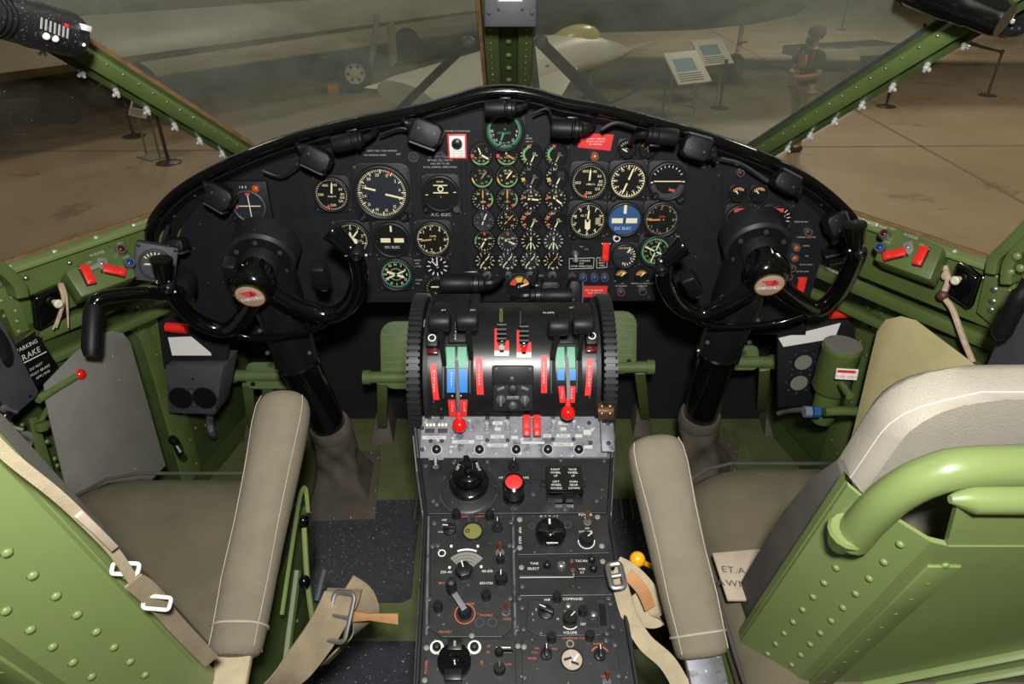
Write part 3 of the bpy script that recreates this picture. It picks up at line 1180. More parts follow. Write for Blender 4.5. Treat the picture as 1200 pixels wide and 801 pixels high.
g.bar(0, .66, .18, .56, 'cream').bar(-.45, -.08, .7, .32, 'cream').bar(.45, -.08, .7, .32, 'cream').txt('DC ELEC', -.05, -.58, .19, 'lettering').bar(0, -.08, .04, .36, 'dial_black', .0042).done()
g = Gauge(774, 255, 19, 'climb rate gauge with dull orange numerals on the copilot side', square=True)
g.ticks(60, r0=.88, r1=.96, w=.018, m='cream_dim', every=5).nums([('1', 310), ('2', 355), ('4', 40), ('6', 90), ('4', 145), ('2', 195), ('1', 230)], .72, .2, 'cream_dim').txt('CLIMB', 0, .18, .11, 'arc_red').bar(-.75, .05, .3, .06, 'orange_mark')
g.needle(268, .86, .05, 'orange_mark').done()
g = Gauge(731, 297.5, 13.5, 'small navy suction gauge with cream marks below the blue turn indicator', face='dial_navy', square=True)
g.ticks(10, 30, 190, .74, .95, .045).needle(35, .85, .08, tail=-.4, hub=False).nums([('4', 60), ('6', 110)], .6, .22).txt('SUCTION', -.1, .72, .16).txt('IN', 0, -.7, .25).done()
g = Gauge(767, 292, 17, 'green ringed radio compass dial half covered by the copilot yoke grip', square=True)
g.mk('dial_green').ring(g.R * .82, g.R * .92, .0034, n=32)
g.ticks(36, r0=.85, r1=.98, w=.03, m='dial_green').nums([('N', 0), ('3', 30), ('6', 60), ('E', 90), ('12', 120), ('15', 150), ('S', 180), ('21', 210), ('24', 240), ('W', 270), ('30', 300), ('33', 330)], .68, .17, 'orange_mark')
g.mk('dial_green').ring(g.R * .3, g.R * .4, .0034, n=20)
g.needle(18, .8, .04, tail=.8).needle(115, .6, .05, tail=.8, hub=False).done()

# ---------------- small meters
for x, m2, lab in ((734, 'cream', 'left'), (758, 'orange_mark', 'right')):
    g = Gauge(x, 173, 9.5, 'little generator ammeter marked for the %s auxiliary generator' % lab, square=True, name='ammeter')
    g.ticks(7, -60, 75, .7, .95, .05, m2).needle(300 if lab == 'left' else 350, .9, .07, 'white_paint', tail=.05, c=(.1, -.35)).txt('AMP', 0, .05, .2, m2).done()
for x, lab in ((863, 'first'), (887, 'second')):
    g = Gauge(x, 225, 8.5, 'little oxygen meter with amber arc, %s of the pair beside the copilot yoke' % lab, square=True, name='pressure_meter')
    g.arc(-60, 60, .7, .95, 'orange_mark').ticks(5, -60, 60, .5, .7, .05).needle(320, .7, .08, tail=.1).done()
for x, lab in ((865, 'behind the copilot yoke hub'), (909, 'beside the copilot yoke hub')):
    g = Gauge(x, 255, 15.5, 'flap position gauge with red top and teal yellow flap pointer, ' + lab, square=True, name='flap_gauge')
    g.bar(-.1, .72, .85, .3, 'arc_red').bar(-.2, .35, .3, .5, 'dial_green').bar(-.1, -.15, .24, .62, 'arc_yellow', rot=.5).ticks(8, 40, 200, .7, .95, .04).needle(60, .6, .07).done()
g = Gauge(609, 333, 13, 'gauge with yellow and red fan marks below the engine cluster', square=True)
g.arc(-80, -30, .4, .9, 'arc_red').arc(-28, 20, .4, .9, 'arc_yellow').arc(30, 75, .5, .9, 'orange_mark').needle(70, .85, .08).done()
for i, x in enumerate((728, 751)):
    g = Gauge(x, 321, 7.5, 'tiny amber tell-tale meter, %s of two above the twin press lamps' % ('first', 'second')[i], square=False, name='telltale_meter', glass=False)
    g.ticks(7, -80, 80, .3, .9, .1, 'orange_mark').needle(40, .7, .12, 'cream').done()

# course indicator in a square grey-black case
g = Gauge(296, 238, 17, 'cross pointer course indicator in a square case with amber lamp', face='dial_navy', name='course_indicator', plate='case_grey', z0=.0165)
mb = MB(g.M)
R = g.R
mb.box((0, R * .22, -.0065), (R * 2.7, R * 2.9, .013))
mb.build('case', 'case_black', g.o, bevel=.003)
g.bar(0, 0, 1.5, .06, 'cream').bar(0, 0, .06, 1.5, 'cream').bar(0, .84, .3, .16, 'arc_red').bar(-.88, -.03, .16, .28, 'arc_red').ticks(8, r0=.55, r1=.68, w=.04, m='case_grey')
g.txt('1 8 0', -.2, 1.32, .18, 'lettering').knob(-1.05, -.75, .22)
mb = MB(g.M @ Matrix.Translation((R * .62, R * 1.2, 0)))
mb.lathe([(R * .34, 0), (R * .34, .004), (R * .27, .007), (R * .27, .003)], 14)
mb.build('lamp_ring', 'steel', g.o)
mb = MB(g.M @ Matrix.Translation((R * .62, R * 1.2, 0)))
mb.sphere((0, 0, .004), R * .26, 10, 6, (1, 1, .6))
mb.build('amber_lamp', 'lamp_amber', g.o)
g.done()


# ------------------------------------------------------------------ press-to-test lamps, switches and placards on the panel
def lamp(x, y, r, m, label, S=None, group=None, z0=.0035, body='steel'):
    S = S or PAN
    M = S.at(x, y) @ Matrix.Translation((0, 0, z0))
    R = r * S.px(x, y)
    t = thing('indicator_lamp', label, 'indicator lamp', M, group)
    mb = MB(M)
    mb.lathe([(R, 0), (R, R * .9), (R * .86, R * 1.25), (R * .62, R * 1.25), (R * .62, R * .9)], 14)
    mb.build('lamp_ring', body, t)
    mb = MB(M)
    mb.sphere((0, 0, R * .95), R * .62, 12, 6, (1, 1, .7))
    mb.build('lens', m, t)
    return t


lamp(696, 182, 5.5, 'lamp_amber', 'amber press lamp under the red placard', S=PAN)
lamp(866, 201, 5, 'lamp_red', 'dark red press lamp above the twin oxygen meters')
lamp(722, 277, 4.5, 'dial_black', 'white rimmed lamp directly below the blue turn indicator', body='white_paint')
lamp(945, 270, 5, 'lamp_red', 'dull press lamp near the copilot panel edge')
lamp(931, 288, 5, 'lamp_amber', 'amber press lamp, upper of the amber pair beside the copilot yoke')
lamp(929, 300, 5, 'lamp_amber', 'amber press lamp, lower of the amber pair beside the copilot yoke')
lamp(926, 312, 5, 'lamp_red', 'dark red press lamp under the amber pair')
lamp(923, 322, 4.5, 'lamp_red', 'small dull lamp beside the red guarded switch near the copilot yoke')
for i, (x, m, c) in enumerate(((670, 'lamp_red', 'dark red press lamp, beside three blue ones'), (683, 'lamp_blue', 'blue press lamp next to the dark red one'), (696, 'lamp_blue', 'blue press lamp between two blue ones'), (708, 'lamp_blue', 'blue press lamp at the end of the lamp row'))):
    lamp(x, 323, 5.2, m, c + ', under the white framed placards', group='press lamps under the framed placards')
lamp(727, 340, 5, 'lamp_red', 'dark red press lamp, first of the pair at the panel foot')
lamp(752, 339, 5, 'dial_black', 'black press lamp, second of the pair at the panel foot')
for i, x in enumerate((571, 595, 621, 647)):
    M = PAN.at(x, 321) @ Matrix.Translation((0, 0, .0035))
    t = thing('test_button', 'silver push button, %s along the row under the engine gauges' % ('first', 'second', 'third', 'fourth')[i], 'button', M, 'push buttons under the engine gauges')
    mb = MB(M)
    mb.lathe([(.0105, 0), (.0105, .003), (.0085, .005), (.0085, .010), (.007, .012), (0, .012)], 14)
    mb.build('button_body', 'worn_aluminium', t)
    mb = MB(M)
    mb.lathe([(.0055, .012), (.0055, .0135), (0, .0135)], 12)
    mb.build('button_cap', 'case_black', t)


def guard(x, y, w, h, label, S=None, m='red', rot=0.0, z0=.0035, tilt=0.35, group=None):
    """red hinged switch guard over a toggle"""
    S = S or PAN
    M = S.at(x, y, rot) @ Matrix.Translation((0, 0, z0))
    p = S.px(x, y)
    W, H = w * p, h * p
    t = thing('guarded_switch', label, 'switch', M, group)
    mb = MB(M)
    mb.box((0, 0, .0015), (W * 1.1, H * 1.06, .003))
    mb.build('base_plate', 'case_black', t)
    mb = MB(M)
    mb.prism([(-W / 2, -H / 2), (W / 2, -H / 2), (W / 2, H / 2), (-W / 2, H / 2)], .003, .012)
    mb.build('guard_cover', m, t, bevel=.0022)
    mb = MB(M)
    mb.box((0, -H * .30, .0125), (W * .72, H * .3, .004))
    mb.build('finger_lip', m, t, bevel=.0015)
    mb = MB(M)
    mb.cyl((-W * .62, H * .42, .005), (W * .62, H * .42, .005), .0022, n=8)
    mb.build('hinge_pin', 'steel', t)
    return t


guard(709, 293, 8, 23, 'tall red switch guard beside the small navy suction gauge')
guard(937, 331, 9, 19, 'red switch guard beside the copilot yoke spoke')
# bare toggle near the red guard
M = PAN.at(674, 296) @ Matrix.Translation((0, 0, .0035))
t = thing('toggle_switch', 'silver bat toggle above the first white framed placard', 'switch', M)
mb = MB(M)
mb.lathe([(.008, 0), (.008, .006), (.005, .009), (0, .009)], 12)
mb.build('collar', 'steel', t)
mb = MB(M)
mb.cyl((0, 0, .008), (.001, -.010, .024), .0025, .0045, n=8)
mb.build('bat_handle', 'chrome', t)

# fire warning unit: red framed white placard with a black button
M = PAN.at(536, 171, .0) @ Matrix.Translation((0, 0, .0035))
p = PAN.px(536, 171)
t = thing('alarm_button', 'black button on a white plate with a red border near the pilot heading dial', 'button', M)
mb = MB(M)
mb.box((0, 0, .001), (22 * p, 29 * p, .002))
mb.build('border_plate', 'red_plate', t, bevel=.0005)
mb = MB(M)
mb.box((0, 0, .0024), (18 * p, 25 * p, .0012))
mb.build('face_plate', 'white_paint', t)
mb = MB(M @ Matrix.Translation((0, 4 * p, .003)))
mb.lathe([(6.4 * p, 0), (6.4 * p, .006), (5 * p, .008), (5 * p, .004)], 16)
mb.build('button_ring', 'steel', t)
mb = MB(M @ Matrix.Translation((0, 4 * p, .003)))
mb.lathe([(4.6 * p, 0), (4.6 * p, .008), (3.5 * p, .009), (0, .009)], 16)
mb.build('push_button', 'black_satin', t)
mb = MB(M)
for k in range(3):
    mb.text('TEST ALARM', 0, (-5 - 3 * k) * p, 1.6 * p, .0033)
mb.build('lettering', 'case_grey', t, smooth=False)


def placard(pix, m, label, lines, S=None, tm='lettering', size=2.4, frame=None, z0=.0035):
    S = S or PAN
    c = (sum(q[0] for q in pix) / len(pix), sum(q[1] for q in pix) / len(pix))
    M = S.at(*c) @ Matrix.Translation((0, 0, z0))
    l0 = S.loc(*c)
    mb = MB(M)
    P = [S.loc(*q) - l0 for q in pix]
    mb.prism([(q.x, q.y) for q in P], 0, .0012)
    t = thing('placard', label, 'placard', M)
    mb.build('plate', m, t, smooth=False)
    p = S.px(*c)
    if frame:
        mb = MB(M)
        for i in range(len(P)):
            a, b = P[i], P[(i + 1) % len(P)]
            mb.tube([(a.x, a.y, .0014), (b.x, b.y, .0014)], .0009, 4)
        mb.build('frame_line', frame, t)
    mb = MB(M)
    n = len(lines)
    for i, s in enumerate(lines):
        mb.text(s, 0, ((n - 1) / 2 - i) * size * 1.7 * p, size * p, .0016)
    mb.build('lettering', tm, t, smooth=False)
    return t


placard([(680, 155), (719, 157), (715, 176), (677, 172)], 'red_plate', 'red placard with white print below the glareshield lamps', ['DO NOT OPERATE', 'ENGINE WITHOUT', 'OIL PRESSURE'], size=1.8)
placard([(681, 334), (712, 334), (710, 347), (680, 347)], 'red_plate', 'red placard peeking over the trim wheel at the panel foot', ['NOT IN SERVICE', 'TEST ONLY'], size=2.0)
placard([(667, 302), (696, 301), (695, 313), (667, 314)], 'dial_black', 'white framed black placard above the press lamps', ['PULL OVERRIDE', 'OUT', 'AFTER OPERATION'], frame='lettering_dim', size=2.0)
placard([(699, 301), (711, 301), (711, 312), (699, 313)], 'dial_black', 'narrow white framed placard under the tall red switch guard', ['PUSH', 'RESET', 'TRIM'], frame='lettering_dim', size=2.0)

# lettering painted directly on the panel


def ptxt(s, x, y, px=2.3, mbx=None, rot=0.0):
    l = PAN.loc(x, y)
    MB(PAN.M).text(s, l.x, l.y, px * PAN.px(x, y), .0039, rot).build('panel_lettering', 'lettering_dim', panel, smooth=False)


for s, x, y, k in (('OFF', 467, 180, 2.2), ('DO NOT USE FLAPS', 516, 183, 2), ('BETWEEN 15K AND 17K', 516, 187, 2), ('AND 25K TO 27K', 516, 191, 2), ('IN ALL NORMAL OPERATIONS', 516, 195, 2),
                   ('AN ENGINE STATION PUSH', 535, 153, 1.8), ('SAFETY BELT AND HARNESS', 448, 176, 1.9), ('NO SMOKING WHEN', 440, 181, 1.9), ('#1', 618, 158, 2), ('POINTER', 618, 161.5, 2), ('#2 COMPASS', 616, 165.5, 2),
                   ('LEFT', 731, 184.5, 2.2), ('RIGHT', 757, 184.5, 2.2), ('AUX GENERATORS', 745, 187.5, 2.1), ('A.C. ELEC', 517, 250.5, 3.8), ('#1 POINTER', 486, 304, 1.9), ('ADF', 489, 307.5, 1.9), ('#2 VOR', 489, 311, 1.9), ('STATION', 489, 327, 1.9), ('PASS', 489, 331, 1.9),
                   ('ANTENNA', 790, 276, 1.9), ('ADF', 791, 279.5, 1.9), ('COMPASS', 791, 283, 1.9), ('SELECT', 791, 286, 1.9), ('PUSH', 824, 192, 2), ('TEST', 823, 195, 2),
                   ('LEFT WHEEL', 727, 328, 1.8), ('OFF', 729, 331, 1.8), ('IN TRANSIT', 728, 334, 1.8), ('NOSE WHEEL', 753, 328, 1.8), ('INDICATES GEAR DOWN', 754, 331, 1.8), ('WHEN LIT', 752, 334, 1.8),
                   ('MARKER BEACON', 944, 277, 1.9), ('SPEED BRAKE', 938, 259, 1.9), ('ENGINE', 944, 287, 1.7), ('FIRE', 945, 299, 1.7), ('DOOR OPEN', 944, 309, 1.8), ('DOOR AJAR', 940, 317, 1.8), ('TO', 584, 322, 2), ('TEST', 634, 322, 2), ('PUSH', 608, 322, 2), ('RUDDER BOOST', 930, 341, 1.8), ('ON', 681, 288, 1.8), ('LTG', 687, 291, 1.8)):
    ptxt(s, x, y, k)
# two round cooling vents and small flush discs on the pilot side
for x, y in ((485, 183), (516, 183)):
    M = PAN.at(x, y) @ Matrix.Translation((0, 0, .0035))
    mb = MB(M)
    mb.ring(.0085, .0115, 0, n=18, th=.003)
    for k in range(3):
        a = k * math.pi / 3
        mb.box((0, 0, .0012), (.018, .0022, .0018), Matrix.Rotation(a, 3, 'Z'))
    mb.build('air_vent', 'case_grey', panel)


# ------------------------------------------------------------------ map lamps along the glareshield
def lampbox(x, y, rot, label, Y=1.405, w=36, h=30, d=.040, group='box-shaped map lamps on the glareshield', stem=(0, 22), wedge=.35):
    c = PY(x, y, Y)
    S = Surf(c, (1, 0, 0), (0, .25, 1))
    M = S.M @ Matrix.Rotation(rot, 4, 'Z')
    p = S.px(x, y)
    t = thing('map_lamp', label, 'lamp', M, group)
    W, H = w * p * .9, h * p * .84
    mb = MB(M)
    P = [(-W / 2, -H * .5), (W * .34, -H * .5), (W * .5, -H * .2), (W * .5, H * .32), (W * .3, H * .5), (-W * .36, H * .5), (-W / 2, H * .3)]
    mb.prism(P, -d * .5, d * .5)
    hs = mb.build('housing', 'black_rubber', t, bevel=.005, seg=3)
    mb = MB(M)
    mb.box((0, -H * .52, 0), (W * .8, .004, d * .8))
    mb.build('lens_slot', 'case_grey', hs)
    mb = MB(M)
    mb.cyl((-W * .62, H * .1, -.004), (-W * .40, H * .1, -.004), d * .32, d * .38, 14)
    mb.cyl((-W * .72, H * .1, -.004), (-W * .62, H * .1, -.004), d * .22, d * .22, 12)
    mb.build('swivel', 'black_satin', t)
    mb = MB(M)
    mb.tube(smoothpath([(-W * .70, H * .1, -.004), (-W * .85, H * .25, -.012), (stem[0] * p - W * .6, stem[1] * p, -.03)], 4), .0055, 8)
    mb.build('stem', 'black_satin', t)
    for a in (-1, 1):
        mb = MB(M)
        mb.lathe([(.0025, d * .5), (.0025, d * .5 + .0012), (0, d * .5 + .0015)], 7, (a * W * .25, H * .1))
        mb.build('screw', 'case_grey', hs)
    return t


def lampcyl(x, y, rot, label, Y=1.40, L=44, r=10, group='tubular map lamps on the glareshield', flip=1):
    c = PY(x, y, Y)
    S = Surf(c, (1, 0, 0), (0, .25, 1))
    M = S.M @ Matrix.Rotation(rot, 4, 'Z')
    if flip < 0:
        M = M @ Matrix.Rotation(math.pi, 4, 'Z')
    p = S.px(x, y)
    t = thing('map_lamp', label, 'lamp', M, group)
    l, R = L * p, r * p
    Q = M @ Matrix.Rotation(math.pi / 2, 4, 'Y')
    mb = MB(Q)
    mb.lathe([(0, -l * .5), (R * .9, -l * .5), (R, -l * .44), (R, l * .02), (R * .85, l * .06), (R * .85, l * .1), (R * 1.02, l * .12), (R * 1.02, l * .2), (R * .8, l * .22), (R * .8, l * .3), (R * .55, l * .34), (0, l * .34)], 18)
    hs = mb.build('housing', 'black_rubber', t)
    for k in range(3):
        mb = MB(Q)
        z = l * (.125 + .03 * k)
        mb.ring(R * 1.0, R * 1.08, z, n=16, th=l * .012)
        mb.build('grip_ring', 'black_satin', hs)
    mb = MB(M)
    mb.tube(smoothpath([(l * .33, 0, 0), (l * .48, R * .1, 0), (l * .62, R * .5, -.015), (l * .66, R * 1.2, -.03)], 4), [R * .42] * 4 + [R * .38] * 9, 8)
    mb.build('stem', 'black_satin', t)
    mb = MB(M)
    mb.box((l * .05, R * 1.15, -.012), (l * .3, R * .3, .018))
    mb.build('mounting_clip', 'black_satin', t, bevel=.002)
    return t


lampbox(372, 186, -.45, 'box-shaped map lamp over the pilot airspeed gauge', w=38, h=30)
lampcyl(412, 165, .2, 'tubular map lamp over the seam beside the pilot heading dial')
lampbox(500, 156, -.35, 'box-shaped map lamp beside the red bordered alarm button', w=42, h=34)
lampcyl(590, 127, 0, 'tubular map lamp hanging at the peak of the glareshield', Y=1.395)
lampcyl(668, 151, -.04, 'tubular map lamp over the red placard', r=11)
lampcyl(772, 159, -.1, 'tubular map lamp above the generator ammeters', flip=-1)
lampbox(815, 173, math.pi - .25, 'box-shaped map lamp over the copilot attitude gauge', w=38, h=32, stem=(0, -20))
lampbox(259, 231, -.55, 'box-shaped map lamp beside the course indicator case', w=34, h=32)
lampbox(208, 287, .1, 'small box lamp tucked in the pilot end of the glareshield', w=24, h=20)
lampbox(920, 213, math.pi - .45, 'box-shaped map lamp over the flap gauges', w=34, h=26, stem=(0, -20))
lampbox(979, 262, math.pi / 2 + .45, 'square map lamp at the copilot end of the glareshield', w=30, h=28, stem=(0, -20))
# wiring looped between the lamps
for i, (pts, lab) in enumerate(([[(308, 200), (330, 206), (352, 192)], 'thin black wire between the pilot side lamps'], [[(445, 158), (470, 150), (482, 156)], 'thin black wire linking the tubular and box lamps'],
                                [[(625, 133), (642, 128), (648, 146)], 'thin black wire behind the peak lamp'], [[(845, 185), (870, 192), (900, 212)], 'grey wire sagging between the copilot side lamps'], [[(705, 152), (722, 144), (745, 150)], 'thick black wire linking the two tubular copilot lamps'])):
    mb = MB()
    mb.tube(smoothpath([PY(x, y, 1.42) for x, y in pts], 6), .0028 if i != 4 else .005, 6)
    tag(mb.build('lamp_wire', 'cable' if i != 3 else 'case_grey'), lab, 'wire')

# standby compass box on the centre post
c = POST.M @ V(((x0 + x1) / 2, 0, 0))
b0 = PY(600, 32, 1.40)
S = Surf(b0, (1, 0, 0), (0, 0.05, 1))
t = thing('standby_compass', 'grey standby compass box mounted on the centre windshield post', 'compass', S.M)
p = S.px(600, 15)
mb = MB(S.M)
mb.box((-.003, .055, -.045), (62 * p, .11, .09))
mb.build('case', 'case_grey', t, bevel=.004)
mb = MB(S.M @ Matrix.Translation((-.003, .052, 0)))
mb.ring(.030, .0315, 0.0, n=28, th=.0008)
mb.build('face_ring', 'case_black', t)
mb = MB(S.M @ Matrix.Translation((-.003, .058, 0)))
mb.box((0, 0, .0006), (.046, .030, .0012))
wd = mb.build('window', 'plate_grey', t)
mb = MB(S.M @ Matrix.Translation((-.003, .058, .0014)))
mb.box((0, .002, 0), (.003, .024, .0008))
mb.box((0, -.013, 0), (.042, .002, .0008))
mb.build('lubber_line', 'white_paint', wd)
for a in (-1, 1):
    screw(t, S.M, a * .040 - .003, .024, .004, 'case_black')
    screw(t, S.M, a * .022 - .003, .030, .003, 'case_black')
mb = MB()
bb = S.M @ V((-.003, .05, -.09))
mb.cyl(bb, bb + V((0, .16, -.01)), .02, .02, 10)
mb.build('bracket', 'case_black', t)


# ================================================================== YOKES, COLUMNS, PEDALS
def inst(parent, mesh, name, mats_world):
    root = parent
    while root.name not in ROOTM:
        root = root.parent
    inv = ROOTM[root.name].inverted()
    for Wm in mats_world:
        o = bpy.data.objects.new(name, mesh)
        COL.objects.link(o)
        o.parent = parent
        o.matrix_local = inv @ Wm


def meshof(mb, m, name, smooth=True):
    me = bpy.data.meshes.new(name)
    bm = bmesh.new()
    for p in mb.v:
        bm.verts.new(p)
    bm.verts.ensure_lookup_table()
    for f in mb.f:
        if len(set(f)) > 2:
            bm.faces.new([bm.verts[i] for i in f])
    bmesh.ops.recalc_face_normals(bm, faces=bm.faces)
    bm.to_mesh(me)
    bm.free()
    if smooth:
        me.shade_smooth()
        me.set_sharp_from_angle(angle=math.radians(38))
    me.materials.append(MATS[m])
    return me


def yoke(side, hubpx, horns, bar, grips, extra, colpx, boot):
    who = 'pilot' if side < 0 else 'copilot'
    hub = PD(hubpx[0], hubpx[1], 1.42)
    S = Surf(hub, (1, 0, 0), (0, -math.sin(math.radians(20)), math.cos(math.radians(20))))
    p = S.px(*hubpx)
    t = thing('control_yoke', 'glossy black control yoke with round maker emblem, ' + who + ' side', 'control yoke', S.M)
    # dome hub
    mb = MB(S.M)
    r = 27 * p
    mb.lathe([(r * .72, -.075), (r * .74, -.035), (r * .98, -.028), (r, -.012), (r * .93, .0), (r * .8, .009), (r * .62, .013), (0, .013)], 28, (0, .004))
    mb.build('hub', 'black_gloss', t)
    # emblem
    M = S.M @ Matrix.Translation((0, .0, .0132)) @ Matrix.Rotation(.22 if side < 0 else .05, 4, 'Z')
    e = 17.5 * p
    mb = MB(M)
    mb.lathe([(e, 0), (e, .0012), (e * .97, .0016), (0, .0016)], 30)
    em = mb.build('emblem_disc', 'emblem_tan', t)
    mb = MB(M)
    mb.ring(e * .95, e * 1.03, 0, n=30, th=.0021)
    mb.build('emblem_rim', 'brass', em)
    mb = MB(M)
    for k in range(4):
        y0 = (.42 - .12 * k) * e
        mb.prism([((-.62 + .12 * k) * e, y0), ((.30) * e, y0 + .05 * e), ((.42 - .03 * k) * e, y0 - .04 * e), ((-.50 + .12 * k) * e, y0 - .085 * e)], .0017, .0021)
    mb.prism([(.2 * e, .5 * e), (.46 * e, .34 * e), (.6 * e, .12 * e), (.36 * e, -.02 * e), (.0, -.06 * e), (.1 * e, .2 * e)], .0017, .0021)
    mb.build('emblem_wings', 'emblem_red', em, smooth=False)
    mb = MB(M)
    for oo in (0, .02):
        mb.text('FAIRCHILD', (.02 + oo) * e, -.24 * e, .265 * e, .0022 + oo * .01, sp=.02)
    mb.build('emblem_lettering', 'white_paint', em, smooth=False)
    # horns with spokes
    for pts, rad in horns:
        L = [S.loc(x, y) for x, y in pts]
        L = [V((q.x, q.y, -.012 if i else -.02)) for i, q in enumerate(L)]
        sp = smoothpath(L, 6)
        n = len(sp)
        mb = MB(S.M)
        rs = [rad * p * (1.38 - .2 * min(1, i / (n * .4))) for i in range(n)]
        mb.tube(sp, rs, 12)
        mb.build('horn', 'black_gloss', t)
    L = smoothpath([S.loc(x, y) - V((0, 0, .014)) for x, y in bar], 6)
    mb = MB(S.M)
    mb.tube(L, 4.6 * p, 10)
    mb.build('lower_bar', 'black_gloss', t)
    # grip heads: tapered caps with trim buttons
    for (gx, gy, ang, L_) in grips:
        l = S.loc(gx, gy)
        M = S.M @ Matrix.Translation((l.x, l.y, -.004)) @ Matrix.Rotation(ang, 4, 'Z')
        Q = M @ Matrix.Rotation(-math.pi / 2, 4, 'X') @ Matrix.Rotation(-.35, 4, 'X')
        mb = MB(Q)
        h = L_ * p
        mb.lathe([(0, -h * .5), (8 * p, -h * .5), (9.5 * p, -h * .3), (11.5 * p, h * .3), (12.6 * p, h * .44), (12 * p, h * .5), (0, h * .52)], 18)
        gp = mb.build('grip_head', 'black_gloss', t)
        mb = MB(M)
        mb.lathe([(7 * p, 0), (7 * p, .022), (5.4 * p, .026), (5.4 * p, .020), (0, .020)], 14, (4 * p, -h * .66))
        mb.build('trim_button', 'black_satin', gp)
        for sx, sy in ((-7, -.45), (6, -.32), (9, -.95)):
            mb = MB(M)
            mb.sphere((sx * p, h * sy, .014), .0032, 8, 5)
            mb.build('screw', 'chrome', gp)
    # microphone switch pods, clamps
    for (x, y, w, h, ang) in extra:
        l = S.loc(x, y)
        mb = MB(S.M @ Matrix.Translation((l.x, l.y, -.02)) @ Matrix.Rotation(ang, 4, 'Z'))
        mb.box((0, 0, 0), (w * p, h * p, .034))
        pod = mb.build('switch_pod', 'black_rubber', t, bevel=.006, seg=3)
        mb = MB(S.M @ Matrix.Translation((l.x, l.y, -.02)) @ Matrix.Rotation(ang, 4, 'Z'))
        mb.cyl((0, -h * p * .5, 0), (0, -h * p * .64, 0), w * p * .36, n=12)
        mb.build('pod_collar', 'case_grey', pod)
    # ---- column
    c = thing('control_column', 'thick black control column rising from a canvas boot, ' + who + ' side', 'control column', PZ(*boot['centre'], 0.0))
    n = -S.ez
    top = hub + n * .135
    mb = MB()
    mb.tube([hub + n * .055, hub + n * .062, hub + n * .095], [19 * p, 22 * p, 23 * p], 22)
    mb.build('shaft_collar', 'case_black', c)
    mb = MB()
    a, b = hub + n * .092, hub + n * .150
    mb.tube([a, a + n * .006, b, b + n * .01], [36 * p, 40 * p, 41 * p, 36 * p], 28)
    head = mb.build('gear_head', 'black_worn', c)
    mb = MB(S.M)
    mb.ring(24 * p, 35.5 * p, -.0925, n=24, th=.003)
    mb.build('head_face', 'black_satin', head)
    for k in range(6):
        an = k * math.pi / 3 + .5
        mb = MB(S.M)
        mb.lathe([(.0055, -.090), (.0055, -.085), (0, -.084)], 6, (30 * p * math.cos(an), 30 * p * math.sin(an)))
        mb.build('bolt', 'case_grey', head)
    ringp = PD(*colpx[0], 1.69)
    basep = PD(*colpx[1], 1.85)
    low = PZ(*boot['centre'], 0.02)
    mb = MB()
    t0 = hub + n * .122 + V((0, 0, -.05))
    pth = [t0 + V((0, 0, .03)), t0.lerp(ringp, .35), t0.lerp(ringp, .75), ringp]
    mb.tube(pth, [.054, .058, .054, .051], 20)
    mb.build('upper_column', 'black_satin', c)
    for sx in (-1, 1):
        for q in (.3, .55, .8):
            mb = MB()
            pt = t0.lerp(ringp, q) + V((sx * .05, -.035, 0))
            mb.sphere(pt, .0065, 8, 6)
            mb.build('bolt', 'case_grey', c)
    mb = MB()
    ax = (basep - ringp).normalized()
    mb.tube([ringp - ax * .010, ringp - ax * .006, ringp + ax * .006, ringp + ax * .010], [.050, .055, .055, .050], 22)
    mb.build('column_ring', 'black_gloss', c)
    mb = MB()
    mb.tube([ringp, basep, basep.lerp(low, .2)], [.048, .046, .036], 20)
    mb.build('lower_column', 'black_gloss', c)
    # canvas boot: square at the floor, round at the column
    b_ = thing('column_boot', 'folded grey-brown canvas boot laced to the floor around the ' + who + ' column', 'canvas boot', low)
    q = [PZ(x, y, 0.006) for x, y in boot['base']]
    fl_ = [v for v in q]
    rings = []
    N = 32
    u_ = ax.cross(V((0, 1, 0))).normalized()
    w_ = ax.cross(u_).normalized()
    for lv in range(9):
        f_ = lv / 8
        ring_ = []
        for k in range(N):
            an = 2 * math.pi * k / N
            cs, sn = math.cos(an), math.sin(an)
            m_ = max(abs(cs), abs(sn))
            sq = V((cs / m_, sn / m_))
            cx = fl_[0].lerp(fl_[1], (sq.x + 1) / 2)
            dx = fl_[3].lerp(fl_[2], (sq.x + 1) / 2)
            pb_ = cx.lerp(dx, (sq.y + 1) / 2)
            pc_ = basep + V((cs * .053, sn * .053, 0)) + ax * (.02 * (1 if True else 0))
            wv = .018 * math.sin(5 * an + lv * 1.3) * math.sin(math.pi * f_) + .016 * math.sin(3 * an - lv) * math.sin(math.pi * f_)
            pt = pb_.lerp(pc_, f_ ** .8)
            cen = low.lerp(basep, f_)
            d_ = (pt - cen)
            sh = 1 - .22 * math.sin(math.pi * min(1, f_ * 1.15)) + wv * 6
            ring_.append(cen + d_ * sh)
        rings.append(ring_)
    mb = MB()
    mb.loft(rings, caps=False)
    mb.build('sleeve', 'boot_canvas', b_, angle=60, sub=1)
    mb = MB()
    mb.tube([basep + ax * .028, basep + ax * .014, basep, basep - ax * .014], [.054, .0565, .0565, .053], 22)
    mb.build('cuff', 'boot_canvas', b_)
    mb = MB()
    Pp = [PZ(x, y, 0) for x, y in boot['plate']]
    mb.prism([(v.x, v.y) for v in Pp], .0, .005)
    mb.build('flange', 'boot_canvas', b_, bevel=.002)
    sc_ = []
    for i in range(len(Pp)):
        a, b2 = Pp[i], Pp[(i + 1) % len(Pp)]
        cen = sum(Pp, V((0, 0, 0))) / len(Pp)
        for f_ in (.12, .38, .64, .9):
            v = a.lerp(b2, f_)
            v = v.lerp(cen, .06)
            sc_.append(V((v.x, v.y, .005)))
